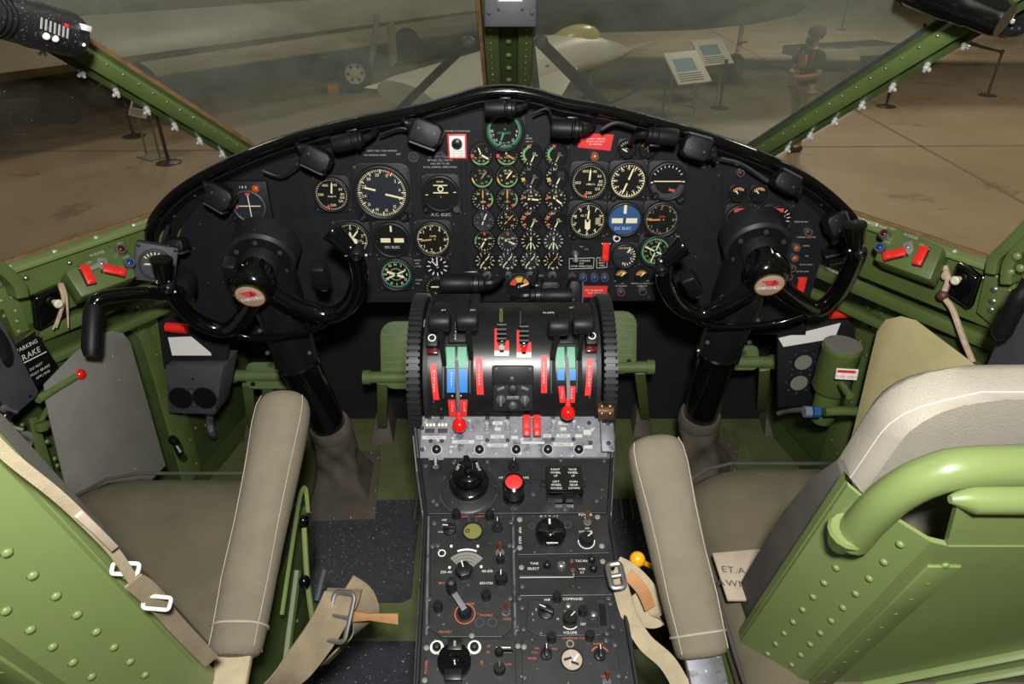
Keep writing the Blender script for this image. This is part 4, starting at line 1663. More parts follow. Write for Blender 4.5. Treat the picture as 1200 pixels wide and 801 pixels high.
    rivets(b_, sc_, (0, 0, 1), .0045, 'steel', 'snap_stud')


yoke(-1, (295, 341),
     [([(300, 352), (284, 376), (262, 391), (228, 380), (204, 357), (193, 337)], 8.5), ([(312, 346), (345, 362), (384, 374), (408, 362), (420, 334), (416, 305), (408, 292)], 9)],
     [(262, 391), (292, 401), (330, 400), (372, 388), (400, 368)],
     [(190, 318, -.12, 28), (399, 283, .75, 30)],
     [(374, 330, 17, 34, 0), (268, 322, 16, 22, -.1)],
     [(349, 424), (387, 500)],
     dict(centre=(402, 560), base=[(362, 588), (432, 586), (438, 540), (378, 545)], plate=[(361, 612), (440, 609), (446, 528), (372, 534)]))
yoke(1, (900, 328),
     [([(890, 340), (858, 358), (824, 372), (798, 364), (782, 340), (779, 316)], 9), ([(910, 340), (938, 358), (962, 366), (985, 346), (1003, 312), (1007, 298)], 9)],
     [(806, 372), (830, 386), (868, 388), (912, 384), (945, 374)],
     [(790, 299, -.85, 30), (1003, 278, .3, 28)],
     [(812, 340, 18, 34, .55)],
     [(842, 412), (820, 488)],
     dict(centre=(815, 545), base=[(772, 590), (850, 592), (858, 530), (792, 530)], plate=[(765, 612), (856, 614), (866, 520), (786, 520)]))


def pedal(label, x0, x1, y0, y1, boss, arms, slot, group='rudder pedals'):
    S = Surf(PY((x0 + x1) / 2, (y0 + y1) / 2, 1.62), (1, 0, 0), (0, .45, .9))
    t = thing('rudder_pedal', label, 'pedal', S.M, group)
    A, B = S.loc(x0, y1), S.loc(x1, y0)
    cx, cy, w_, h_ = (A.x + B.x) / 2, (A.y + B.y) / 2, B.x - A.x, B.y - A.y
    mb = MB(S.M)
    mb.rrect(w_, h_, min(w_, h_) * .28, -.012, 0, (cx, cy))
    mb.build('tread_plate', 'green_pedal', t, bevel=.004)
    # tread ribs
    n = 9
    me = None
    ms = []
    rb = MB()
    rb.box((0, 0, 0), (w_ * .84, .0042, .004))
    me = meshof(rb, 'green_pedal', 'tread_rib', False)
    inst(t, me, 'tread_rib', [S.M @ Matrix.Translation((cx, A.y + h_ * (.1 + .8 * k / (n - 1)), .001)) for k in range(n)])
    bl = S.loc(*boss)
    mb = MB(S.M)
    e = .05 if boss[0] > (x0 + x1) / 2 else -.05
    mb.cyl((bl.x, bl.y, -.004), (cx, bl.y, -.004), .017, n=14)
    mb.build('pivot_tube', 'green_pedal', t)
    mb = MB(S.M)
    mb.cyl((bl.x + e * .4, bl.y, -.004), (bl.x, bl.y, -.004), .021, n=14)
    mb.build('pivot_boss', 'green_pedal', t)
    mb = MB(S.M)
    mb.lathe([(.007, .001), (.007, .0035), (0, .0035)], 12, (A.x + .022 if e < 0 else B.x - .022, A.y + h_ * .2))
    mb.build('grease_hole', 'dial_black', t)
    for (ax_, ay, bx, by) in arms:
        a = S.hit(ax_, ay, -.006)
        b = PZ(bx, by, .05)
        mb = MB()
        strap(mb, [a, a.lerp(b, .5), b], .030, (1, 0, 0), .012)
        mb.build('pedal_arm', 'green', t, bevel=.003)
    # leather gaiter closing the floor slot
    for pix in slot:
        q = [PZ(x, y, .0) for x, y in pix]
        top = [v + V((0, .0, .055)) for v in q]
        cen = sum(q, V((0, 0, 0))) / 4
        mb = MB()
        mb.loft([[v for v in q], [v.lerp(cen, .35) + V((0, 0, .05)) for v in q], [v.lerp(cen, .75) + V((0, .0, .10)) for v in q]])
        mb.build('slot_gaiter', 'leather', t, bevel=.004)


pedal('ribbed green rudder pedal beside the pedestal, pilot side', 446, 506, 376, 456, (434, 442), [(448, 448, 448, 500)], [[(432, 524), (462, 520), (468, 470), (446, 470)]])
pedal('ribbed green rudder pedal behind the pilot control column', 288, 372, 424, 456, (276, 440), [(290, 450, 296, 500), (314, 452, 312, 496)], [[(284, 522), (312, 520), (318, 470), (300, 470)]])
pedal('ribbed green rudder pedal beside the pedestal, copilot side', 688, 747, 364, 438, (758, 430), [(750, 436, 756, 490)], [[(742, 512), (764, 512), (750, 462), (732, 462)]])
pedal('ribbed green rudder pedal behind the copilot control column', 838, 890, 404, 434, (903, 424), [(896, 432, 892, 480)], [[(896, 512), (920, 512), (890, 440), (872, 440)]])


# ================================================================== CENTRE PEDESTAL
SA = Surf((0, .905, .622), (1, 0, 0), (0, .06, .046))
SB = Surf((0, .80, .594), (1, 0, 0), (0, .105, .028))
SC = Surf((0, .55, .533), (1, 0, 0), (0, .25, .061))
ped = thing('center_pedestal', 'worn black metal pedestal between the seats carrying radio and trim panels', 'pedestal', (0, .7, 0))
prof = [(SA, 485, 719, 487), (SA, 490, 717, 537), (SB, 490, 717, 537), (SC, 499, 713, 603), (SC, 489, 746, 801), (SC, 486, 753, 880)]
rings = []
for S, xl, xr, y in prof:
    a, b = S.hit(xl, y, -.0015), S.hit(xr, y, -.0015)
    rings.append([a, b, V((b.x * .96, b.y, .0)), V((a.x * .96, a.y, .0))])
mb = MB()
mb.loft(rings)
mb.build('body', 'black_worn', ped, smooth=False)
for k in (0, 1):
    mb = MB()
    pts = [r[k] + V((0, 0, .001)) for r in rings]
    mb.tube(pts, .0035, 6)
    mb.build('edge_rail', 'case_black', ped)
    mb = MB()
    s = -1 if k == 0 else 1
    pts = [r[k] + V((s * .004, 0, -.03 if i < 3 else -.012)) for i, r in enumerate(rings)]
    mb.tube(pts, .0022, 6)
    mb.build('worn_edge', 'worn_aluminium', ped)


def faceplate(S, pix, label, m='radio_black', name='control_panel', cat='control panel', th=.003, group=None):
    c = (sum(q[0] for q in pix) / len(pix), sum(q[1] for q in pix) / len(pix))
    M = S.at(*c)
    t = thing(name, label, cat, M, group)
    l0 = S.loc(*c)
    mb = MB(M)
    mb.prism([tuple((S.loc(*q) - l0)[:2]) for q in pix], -.0015, th)
    mb.build('face_plate', m, t, bevel=.0008, smooth=False)
    return t


def pk(S, t, x, y, r, h, m='black_satin', style='round', ang=0.0, z=.003, ptr='lettering', name='knob', skirt=0):
    """a knob on a control panel"""
    p = S.px(x, y)
    R = r * p
    M = S.at(x, y, ang) @ Matrix.Translation((0, 0, z))
    mb = MB(M)
    if style == 'round':
        mb.lathe([(R, 0), (R, h * .75), (R * .85, h), (R * .35, h), (R * .3, h * .92), (0, h * .92)], 16)
    elif style == 'dome':
        mb.lathe([(R, 0), (R, h * .5), (R * .8, h * .85), (R * .45, h), (0, h)], 14)
    elif style == 'bar':
        mb.lathe([(R, 0), (R * .95, h * .35), (0, h * .35)], 18)
        mb.box((0, 0, h * .65), (R * .62, R * 1.9, h * .7))
    elif style == 'hex':
        mb.prism([(R * math.cos(a * math.pi / 3), R * math.sin(a * math.pi / 3)) for a in range(6)], 0, h)
    k = mb.build(name, m, t, bevel=.0008 if style in ('bar', 'hex') else 0)
    if ptr:
        mb = MB(M)
        mb.box((0, R * .55, h + .0002), (R * .13, R * .8, .0005))
        mb.build('pointer_line', ptr, k, smooth=False)
    if skirt:
        mb = MB(S.at(x, y) @ Matrix.Translation((0, 0, z)))
        mb.lathe([(R * skirt, -.0005), (R * skirt, .0015), (R * .8, .0022)], 22)
        mb.build('knob_skirt', 'case_black', k)
    return k


def ptog(S, t, x, y, r=4, m='copper', up=1, z=.003):
    p = S.px(x, y)
    M = S.at(x, y) @ Matrix.Translation((0, 0, z))
    mb = MB(M)
    mb.lathe([(r * 1.3 * p, 0), (r * 1.3 * p, .0015), (r * .8 * p, .002), (r * .8 * p, .006), (0, .006)], 14)
    k = mb.build('toggle', 'worn_aluminium', t)
    mb = MB(M)
    mb.cyl((0, 0, .004), (0, up * .007, .020), .0018, .0032, 8)
    mb.build('bat_handle', m, k)


def pscr(S, t, pts, r=3.2, m='case_grey', z=.003):
    for x, y in pts:
        p = S.px(x, y)
        M = S.at(x, y) @ Matrix.Translation((0, 0, z))
        mb = MB(M)
        R = r * p
        mb.lathe([(R, 0), (R, .0014), (R * .7, .0022), (0, .0022)], 10)
        k = mb.build('screw', m, t)


def ptx(S, t, items, m='lettering', z=.0034):
    mb = MB(S.M)
    for it in items:
        s, x, y, k = it[:4]
        rot = it[4] if len(it) > 4 else 0.0
        l = S.loc(x, y)
        mb.text(s, l.x, l.y, k * S.px(x, y), z, rot)
    mb.build('lettering', m, t, smooth=False)


def prg(S, t, x, y, r0, r1, a0=0, a1=360, m='lettering', z=.0031, name='scale_arc'):
    p = S.px(x, y)
    mb = MB(S.at(x, y) @ Matrix.Translation((0, 0, z)))
    mb.ring(r0 * p, r1 * p, 0, math.radians(90 - a1), math.radians(90 - a0), max(4, int((a1 - a0) / 14)), th=.0004)
    return mb.build(name, m, t, smooth=False)


def pbx(S, t, x, y, w, h, m, z0=.003, z1=.0036, name='mark', ang=0.0, bevel=0):
    p = S.px(x, y)
    mb = MB(S.at(x, y, ang))
    mb.box((0, 0, (z0 + z1) / 2), (w * p, h * p, z1 - z0))
    return mb.build(name, m, t, smooth=False, bevel=bevel)


# ---- silver switch panel below the quadrant
t = faceplate(SA, [(494, 488), (706, 488), (712, 536), (492, 537)], 'worn bare-metal switch panel with two red switch guards below the quadrant', 'worn_aluminium', name='switch_console', cat='switch console')
pscr(SA, t, [(491 + 4, 502), (495, 527), (504, 490), (518, 490), (571, 490), (595, 490), (648, 489), (690, 496), (692, 519), (571, 516), (595, 516), (648, 515), (672, 515), (505, 517), (518, 517)], 2.4, 'case_black')
for i, x in enumerate((512, 562, 605, 642, 678)):
    pk(SA, t, x, 527, 5.2, .011, 'black_satin', 'dome', ptr=None, name='round_knob')
    prg(SA, t, x, 527, 5.4, 6.2, m='lettering_dim', name='knob_ring')
for x, y in ((551, 501), (571, 504), (595, 503), (648, 502), (672, 502)):
    ptog(SA, t, x, y, 3.2, 'chrome')
for x, y, w_, h_ in ((543, 518, 26, 4), (583, 522, 24, 4), (583, 512, 16, 4), (562, 513, 8, 4), (603, 513, 8, 4), (641, 511, 9, 4), (660, 511, 16, 4), (678, 511, 8, 4), (660, 521, 24, 4), (689, 524, 10, 4), (509, 513, 28, 4), (583, 496, 12, 4), (583, 503, 7, 4), (660, 496, 12, 4), (660, 503, 7, 4), (688, 507, 9, 6), (625, 519, 26, 3)):
    pbx(SA, t, x, y, w_, h_, 'lettering_dim', name='legend_plate')
ptx(SA, t, [('RUDDER', 543, 518, 2.4), ('OFF', 562, 513, 2.4), ('LANDING', 583, 522, 2.4), ('TAXI', 583, 512, 2.4), ('ON', 641, 511, 2.4), ('FLAPS', 660, 511, 2.4), ('WING LTS', 660, 521, 2.4), ('RUDDER TRIM', 509, 513, 1.9), ('UP', 583, 496, 2.2), ('DN', 660, 496, 2.2)], 'case_black', .0038)
for k in range(2):
    for j in range(3):
        pbx(SA, t, 501 + k * 14 + j * 4, 498, 2.6, 3.2, 'cream', name='tab_light')
    pbx(SA, t, 504 + k * 15, 505, 11, 5, 'case_black', z1=.005, name='rocker', bevel=.0008)
for x, lab in ((617, 'upright red switch guard on the metal switch panel, pilot side one'), (629, 'upright red switch guard on the metal switch panel, copilot side one')):
    guard(x, 500, 8.5, 25, lab, S=SA, z0=.003, group='red switch guards on the metal switch panel')
# corner box and leather strap with brass rivets
t = thing('corner_bracket', 'small worn metal box on the pedestal corner by the leather strap', 'bracket', SA.at(711, 510))
mb = MB(SA.at(711, 511))
mb.box((0, 0, .006), (16 * SA.px(711, 511), 40 * SA.px(711, 511), .012))
mb.build('box_body', 'worn_aluminium', t, bevel=.002)
pscr(SA, t, [(711, 498), (712, 521)], 2.6, 'case_black', .012)
c = PD(710, 481, 1.185)
t = thing('leather_strap', 'short brown leather strap with four brass rivets on the pedestal corner', 'strap', c)
mb = MB()
strap(mb, smoothpath([PD(709, 470, 1.20), PD(710, 476, 1.17), PD(710, 484, 1.165), PD(711, 492, 1.19)], 4), .027, (1, 0, 0), .004)
mb.build('band', 'leather_brown', t, bevel=.001)
rivets(t, [PD(705.5, 476, 1.162), PD(715, 476, 1.162), PD(705.5, 484, 1.158), PD(715, 484, 1.158)], (0, -.8, .6), .0042, 'brass', 'brass_rivet')

# ---- trim panel
t = faceplate(SB, [(494, 538), (714, 538), (711, 602), (501, 603)], 'worn black trim panel with large rudder knob and red capped button', 'radio_black', name='trim_panel')
pscr(SB, t, [(496 + 3, 547), (508, 588), (708, 541), (699, 588), (625, 580), (532, 543), (571, 542), (657, 540), (512, 592)], 2.6)
mb = MB(SB.at(549, 574) @ Matrix.Translation((0, 0, .003)))
p = SB.px(549, 570)
mb.lathe([(33 * p, 0), (33 * p, .003), (30 * p, .005), (0, .005)], 36)
k = mb.build('trim_base', 'black_worn', t)
prg(SB, t, 549, 574, 33, 34.4, 100, 260, 'case_grey')
mb = MB(SB.at(550, 570) @ Matrix.Translation((0, 0, .008)))
mb.lathe([(23 * p, 0), (23 * p, .010), (21 * p, .012), (0, .012)], 30)
mb.build('trim_collar', 'black_gloss', t)
mb = MB(SB.at(550, 568) @ Matrix.Translation((0, 0, .018)))
mb.lathe([(17 * p, 0), (17 * p, .022), (16 * p, .026), (15 * p, .027), (0, .027)], 28)
dr = mb.build('trim_drum', 'black_gloss', t)
mb = MB(SB.at(550, 566) @ Matrix.Translation((0, -.002, .045)) @ Matrix.Rotation(.25, 4, 'Z'))
mb.prism([(-4 * p, -10 * p), (4 * p, -10 * p), (6 * p, 2 * p), (3 * p, 13 * p), (-3 * p, 13 * p), (-6 * p, 2 * p)], 0, .016)
kn = mb.build('trim_knob', 'black_gloss', t, bevel=.003)
mb = MB(SB.at(550, 566) @ Matrix.Translation((0, -.002, .0455)))
mb.text('LEFT', -11.5 * p, 3 * p, 3 * p, 0, 1.2)
mb.text('RIGHT', 11.5 * p, 3 * p, 3 * p, 0, -1.2)
mb.build('lettering', 'lettering', dr, smooth=False)
pk(SB, t, 602, 549, 6.5, .020, 'black_satin', 'bar', -.1, name='selector_knob')
mb = MB(SB.at(602, 583) @ Matrix.Translation((0, 0, .003)))
p = SB.px(602, 583)
mb.lathe([(13 * p, 0), (13 * p, .003), (10.5 * p, .004), (10.5 * p, .034), (12.5 * p, .037), (12.5 * p, .044), (10 * p, .046), (10 * p, .042), (0, .042)], 24)
bt = mb.build('button_barrel', 'black_gloss', t)
mb = MB(SB.at(602, 583) @ Matrix.Translation((0, 0, .003)))
mb.lathe([(9.8 * p, .040), (9.8 * p, .0445), (8.5 * p, .0455), (0, .046)], 22)
mb.build('red_cap', 'red_plate', bt)
ptx(SB, t, [('AIR BRAKE PRESSURE', 602, 560.5, 2.6), ('ZERO TRIM', 511, 538.8, 2.4), ('OFF', 511, 555, 2.4)], 'lettering')
pbx(SB, t, 511, 549, 15, 20, 'case_black', z1=.0042, name='legend_plate')
ptog(SB, t, 511, 548, 2.6, 'chrome')
# covered junction box with printed lid
p = SB.px(661, 590)
M = SB.at(661, 592) @ Matrix.Translation((0, 0, .003))
jb = thing('switch_box', 'raised black box with white printed lid on the trim panel', 'switch box', M)
mb = MB(M)
W, D, H = 42 * p, 36 * p, .036
mb.prism([(-W / 2, 0), (W / 2, 0), (W / 2, D), (-W / 2, D)], 0, H)
mb.build('box_body', 'black_gloss', jb, bevel=.002)
mb = MB(M @ Matrix.Translation((0, 0, H)))
mb.box((0, D * .55, .001), (W * .96, D * .86, .002))
lid = mb.build('lid', 'black_satin', jb)
mb = MB(M @ Matrix.Translation((0, 0, H + .0023)))
for (lx, ly, lines) in ((-.24, .78, ['RIGHT', 'WHEEL', 'UP']), (.24, .78, ['NOSE', 'WHEEL', 'UP']), (-.24, .32, ['LEFT', 'WHEEL', 'DOWN']), (.24, .32, ['MAIN', 'GEAR', 'DOWN'])):
    for i, s in enumerate(lines):
        mb.text(s, lx * W, (ly + .06 - .12 * i) * D, .075 * D, 0)
mb.build('lettering', 'lettering', lid, smooth=False)
for sx, sy in ((-.52, .75), (.52, .75)):
    mb = MB(M)
    mb.lathe([(.006, 0), (.006, .004), (0, .005)], 12, (sx * W * 1.08, sy * D))
    mb.build('mounting_lug', 'case_black', jb)
mb = MB(M)
mb.cyl((0, -.003, .004), (0, -.016, .010), .003, .004, 8)
mb.build('bat_handle', 'worn_aluminium', jb)
mb = MB(M)
mb.box((0, -.004, .001), (W * .5, .006, .003))
mb.build('toggle_slot', 'worn_aluminium', jb)

# ---- left radio compass control
t = faceplate(SC, [(506, 608), (598, 608), (600, 737), (588, 747), (518, 747), (503, 737)], 'worn radio compass panel with fan-shaped tuning scale and crank', name='radio_panel', cat='radio panel')
for xa, xb in ((502.5, 500), (601, 604)):
    mb = MB(SC.M)
    a, b = SC.loc(xa, 606), SC.loc(xb, 745)
    mb.tube([(a.x, a.y, .003), (b.x, b.y, .003)], .0022, 6)
    mb.build('side_rail', 'worn_aluminium', t)
pscr(SC, t, [(509, 614), (507, 641), (603, 645), (599, 613), (598, 702), (503, 703), (501, 735), (606, 735), (597, 640), (513, 640)], 3)
pscr(SC, t, [(529, 641), (560, 641), (527, 666), (564, 665)], 1.7, 'white_paint')
pk(SC, t, 535, 606, 5.2, .016, 'black_satin', 'round', ptr=None)
pk(SC, t, 574, 607, 5.2, .016, 'black_satin', 'round', ptr=None)
pk(SC, t, 527, 622, 8, .015, 'black_satin', 'bar', 1.5)
pk(SC, t, 583, 620, 6.5, .020, 'black_satin', 'bar', 0)
p = SC.px(554, 625)
mb = MB(SC.at(554, 624) @ Matrix.Translation((0, 0, .003)))
mb.lathe([(11 * p, 0), (11 * p, .0004), (0, .0004)], 24)
mb.build('display_face', 'olive_face', t, smooth=False)
mb = MB(SC.at(554, 624) @ Matrix.Translation((0, 0, .003)))
mb.lathe([(10.6 * p, 0), (10.6 * p, .004), (12 * p, .004), (12 * p, 0)], 24)
mb.build('display_rim', 'black_satin', t)
mb = MB(SC.at(548, 623) @ Matrix.Translation((0, 0, .0036)))
mb.ring(1.6 * p, 2.6 * p, 0, n=12, th=.0003)
mb.build('display_mark', 'dial_black', t)
prg(SC, t, 554, 610, 4, 5.4, name='port_ring', m='case_grey')
# fan scale
p = SC.px(546, 660)
mb = MB(SC.at(546, 673) @ Matrix.Translation((0, 0, .0031)))
mb.ring(12 * p, 27 * p, 0, math.radians(45), math.radians(135), 14, th=.0006)
fan = mb.build('tuning_scale', 'plate_grey', t, smooth=False)
mb = MB(SC.at(546, 673) @ Matrix.Translation((0, 0, .0039)))
for r_ in (15, 19, 23):
    for k in range(9):
        a = math.radians(52 + 9.5 * k)
        mb.text(str((k * 7 + r_) % 90 + 10), r_ * p * math.cos(a), r_ * p * math.sin(a), 2 * p, 0, a - math.pi / 2)
mb.build('scale_numbers', 'case_black', fan, smooth=False)
mb = MB(SC.at(546, 673) @ Matrix.Translation((0, 0, .0031)))
mb.ring(29 * p, 31 * p, 0, math.radians(68), math.radians(112), 8, th=.0012)
mb.build('scale_index', 'white_paint', t, smooth=False)
pk(SC, t, 544, 673, 10, .018, 'black_satin', 'hex', .3, name='band_knob', skirt=1.25)
ptog(SC, t, 586, 649, 4, 'copper')
pk(SC, t, 586.5, 658, 5, .013, 'black_satin', 'round')
pk(SC, t, 587, 681, 7.8, .016, 'black_satin', 'round', skirt=1.1)
prg(SC, t, 518, 649, 3.3, 4.6, name='port_ring')
pk(SC, t, 514, 714, 5.6, .017, 'black_satin', 'round', ptr=None)
pk(SC, t, 570, 701, 5.6, .017, 'black_satin', 'round', ptr=None)
# crank
p = SC.px(544, 719)
M = SC.at(545, 720) @ Matrix.Translation((0, 0, .003))
mb = MB(M)
mb.lathe([(8 * p, 0), (8 * p, .010), (6 * p, .014), (0, .014)], 18)
ck = mb.build('crank_hub', 'black_satin', t)
prg(SC, t, 545, 720, 11.2, 12.2, m='lettering_red', name='crank_ring')
e = SC.loc(531, 700) - SC.loc(545, 720)
mb = MB(M)
strap(mb, [(0, 0, .014), (e.x * .5, e.y * .5, .018), (e.x, e.y, .02)], .008, (e.y, -e.x, 0), .003)
mb.build('crank_arm', 'worn_aluminium', ck)
mb = MB(M @ Matrix.Translation((e.x, e.y, .018)))
mb.lathe([(4.4 * p, 0), (6 * p, .008), (6.4 * p, .024), (5 * p, .032), (0, .034)], 14)
mb.build('crank_knob', 'case_black', ck)
ptog(SC, t, 593, 718, 4.2, 'copper')
for x in (562, 577):
    prg(SC, t, x, 730, 4.4, 5.6, name='jack_ring', m='case_grey')
ptx(SC, t, [('200-410', 523, 671, 3), ('410-850', 571, 670, 3), ('850-1750', 570, 684, 3), ('ADF', 521, 610, 2.2), ('ANT', 521, 618, 2.2), ('LOOP', 518, 624, 2.2)], 'lettering')
ptx(SC, t, [('CW', 593, 708, 2.6), ('VOICE', 594, 726, 2.6), ('PHONES', 570, 721.5, 2.8), ('BFO', 518, 684, 2.8), ('TUNE', 552, 708, 2.4), ('GAIN', 545, 606, 2.4), ('LIGHT', 563, 606, 2.4), ('HEADSET', 522, 741, 2.6)], 'lettering_red')

# ---- VHF NAV panel
t = faceplate(SC, [(606, 604), (712, 603), (714, 649), (606, 651)], 'black VHF NAV radio panel with one very large tuning knob', 'radio_black', name='radio_panel', cat='radio panel')
pscr(SC, t, [(609, 610), (609, 643), (700, 607), (705, 641)], 3.2, 'plate_grey')
p = SC.px(645, 625)
M = SC.at(645, 628) @ Matrix.Translation((0, 0, .003))
mb = MB(M)
P = [((18 + (0 if k % 2 else -0.6)) * p * math.cos(2 * math.pi * k / 32), (18 + (0 if k % 2 else -0.6)) * p * math.sin(2 * math.pi * k / 32)) for k in range(32)]
mb.prism(P, 0, .014)
bk = mb.build('tuning_knob', 'black_gloss', t, bevel=.001)
mb = MB(M)
mb.prism([(-15 * p, -2 * p), (-9 * p, 10 * p), (0, 3.4 * p), (13 * p, 1 * p), (13 * p, -4 * p), (2 * p, -4 * p)], .014, .019)
mb.build('finger_bar', 'black_satin', bk, bevel=.001)
mb = MB(M)
mb.lathe([(4 * p, .014), (4 * p, .022), (2 * p, .023), (0, .023)], 12)
mb.build('centre_nut', 'black_gloss', bk)
mb = MB(M)
mb.box((1 * p, -15.5 * p, .0142), (13 * p, 1.2 * p, .0006))
mb.box((-1 * p, 12 * p, .0142), (2.2 * p, 7 * p, .0006))
mb.build('pointer_line', 'lettering', bk, smooth=False)
pk(SC, t, 687, 635, 8.6, .014, 'black_satin', 'round', -.9)
prg(SC, t, 687, 635, 9, 10, 80, 280)
ptog(SC, t, 688, 613, 3.6, 'copper')
ptx(SC, t, [('VHF', 609.5, 622, 3.2, -math.pi / 2), ('NAV', 609.5, 634, 3.2, -math.pi / 2), ('POWER', 686, 604, 3.2), ('ON', 687, 607.5, 2.2), ('OFF', 688, 620, 2.2), ('VOLUME', 686, 624, 3), ('M', 634, 606, 2.6), ('U', 639, 605.6, 2), ('0', 644, 605.4, 2.6), ('V', 649.5, 605.6, 2), ('T', 653, 606, 2.6)], 'lettering')
prg(SC, t, 623, 617, 2.6, 3.6, name='port_ring', m='case_grey')
prg(SC, t, 665, 616, 3.6, 4.6, name='port_ring', m='case_grey')

# ---- tacan selector row
t = faceplate(SC, [(608, 653.5), (713, 652), (716, 676), (673, 677), (608, 675.5)], 'narrow black radio select panel marked TACAN under the VHF NAV panel', 'case_black', name='radio_panel', cat='radio panel')
pscr(SC, t, [(611, 666), (706, 659)], 3.2, 'plate_grey')
pk(SC, t, 641, 664, 4.6, .010, 'black_satin', 'dome', ptr=None)
pk(SC, t, 657.5, 664, 5.8, .008, 'steel', 'dome', ptr=None, name='jack')
pscr(SC, t, [(670, 658), (671, 669)], 2.6, 'copper')
pk(SC, t, 693, 657, 4.8, .010, 'black_satin', 'dome', ptr=None)
pk(SC, t, 695, 668, 4.8, .010, 'black_satin', 'dome', ptr=None)
ptx(SC, t, [('TUNE', 626, 661, 2.8), ('SELECT', 625, 667, 3), ('TACAN', 681, 658, 2.8), ('VOR', 682, 667.5, 2.6), ('ILS', 682, 671.5, 2.4)], 'lettering')
mb = MB(SC.M)
a = [SC.loc(x, y) for x, y in ((609, 677.5), (672, 677), (672, 673))]
mb.tube([(q.x, q.y, .0035) for q in a], .001, 4)
mb.build('edge_line', 'lettering_dim', t)

# ---- blank plate
t = faceplate(SC, [(608, 679), (717, 678), (718, 698), (609, 699)], 'blank dark cover plate below the TACAN panel', 'black_worn', name='cover_plate', cat='cover plate')
pscr(SC, t, [(612, 688), (715, 687)], 3)

# ---- command radio panel
t = faceplate(SC, [(620, 704), (712, 702), (715, 736), (704, 745), (632, 746), (616, 737)], 'black COMMAND radio panel with cross-shaped selector knob', 'radio_black', name='radio_panel', cat='radio panel')
pscr(SC, t, [(612, 713), (605.5, 738.5), (613.5, 738), (715, 708), (718, 735), (713, 702), (609, 702), (634, 742), (711, 743)], 3)
pk(SC, t, 640, 719, 9.2, .018, 'black_satin', 'bar', 1.15, name='selector_knob', skirt=1.05)
pk(SC, t, 652.5, 703, 5.4, .017, 'black_satin', 'round', ptr=None)
pk(SC, t, 665.5, 712.5, 5.2, .010, 'steel', 'dome', ptr=None, name='jack')
pk(SC, t, 667.5, 728, 8.4, .015, 'black_satin', 'round', -.8)
prg(SC, t, 667.5, 727, 10.5, 11.6, 135, 225)
pk(SC, t, 682.5, 719, 5.4, .016, 'black_satin', 'round', ptr=None)
pbx(SC, t, 694, 721, 12, 34, 'case_black', z1=.0045, name='sub_plate', bevel=.0006)
pk(SC, t, 695, 722.5, 4.8, .007, 'steel', 'dome', ptr=None, name='jack', z=.0045)
pbx(SC, t, 706, 721, 8, 26, 'dial_black', z1=.0040, name='slide_switch')
ptx(SC, t, [('VHF', 641, 703.5, 3), ('COMMAND', 671, 702.5, 3.2), ('VOLUME', 668, 742, 3), ('ON', 681, 712, 2.4), ('OFF', 683, 732, 2.8), ('IN', 706, 711.5, 2.4), ('OFF', 708, 731, 2.6), ('1', 625, 727, 2.6), ('2', 624, 720, 2.6), ('3', 628, 715, 2.6), ('4', 634, 711, 2.6), ('5', 641, 710, 2.6), ('M', 653.5, 726, 2.4)], 'lettering')

# ---- interphone panel with the very large knob
t = faceplate(SC, [(500, 749), (604, 749), (606, 880), (494, 880)], 'worn black transponder panel with oversized round selector knob', 'radio_black', name='radio_panel', cat='radio panel')
pscr(SC, t, [(500, 760), (607, 758), (614, 759), (498, 798), (553, 746)], 3.2, 'plate_grey')
p = SC.px(532, 775)
M = SC.at(533, 778) @ Matrix.Translation((0, 0, .003))
mb = MB(M)
mb.lathe([(19.5 * p, 0), (19.5 * p, .015), (18.5 * p, .017), (0, .017)], 32)
bk = mb.build('selector_knob', 'black_gloss', t)
mb = MB(M)
mb.box((0, 17 * p, .010), (17 * p, 14 * p, .016))
mb.build('knob_lug', 'black_satin', bk, bevel=.001)
mb = MB(M)
mb.box((0, -17 * p, .010), (20 * p, 12 * p, .016))
mb.build('knob_lug', 'black_satin', bk, bevel=.001)
mb = MB(M)
mb.text('OFF', 0, 17 * p, 2.8 * p, .0184, math.pi / 2)
mb.build('lettering', 'lettering', bk, smooth=False)
mb = MB(M)
mb.lathe([(5.5 * p, .017), (5.5 * p, .022), (4 * p, .023), (0, .023)], 16)
mb.box((7 * p, -1 * p, .020), (12 * p, 4 * p, .006), Matrix.Rotation(-.35, 3, 'Z'))
mb.build('pointer_arm', 'black_gloss', bk)
for x, y in ((512, 759), (556, 759)):
    prg(SC, t, x, y, 5.2, 8, m='lettering', name='lamp_ring')
    pk(SC, t, x, y, 5, .008, 'case_black', 'dome', ptr=None, name='press_lamp')
pk(SC, t, 585, 766, 5.4, .012, 'black_satin', 'dome', ptr=None)
pbx(SC, t, 590, 759.5, 17, 1.4, 'lettering', name='slot_line')
pbx(SC, t, 594, 765, 14, 4, 'black_gloss', z1=.007, name='lever', bevel=.001)
pk(SC, t, 585.5, 786, 7, .012, 'black_satin', 'round', ptr='olive_face')
pscr(SC, t, [(564.5, 777)], 2.6, 'brass')
ptx(SC, t, [('IFF', 573, 758, 2.6), ('SIF', 572, 765, 2.6), ('POWER', 499.5, 782, 3, math.pi / 2), ('MASTER', 594, 779, 2.2)], 'lettering_red')

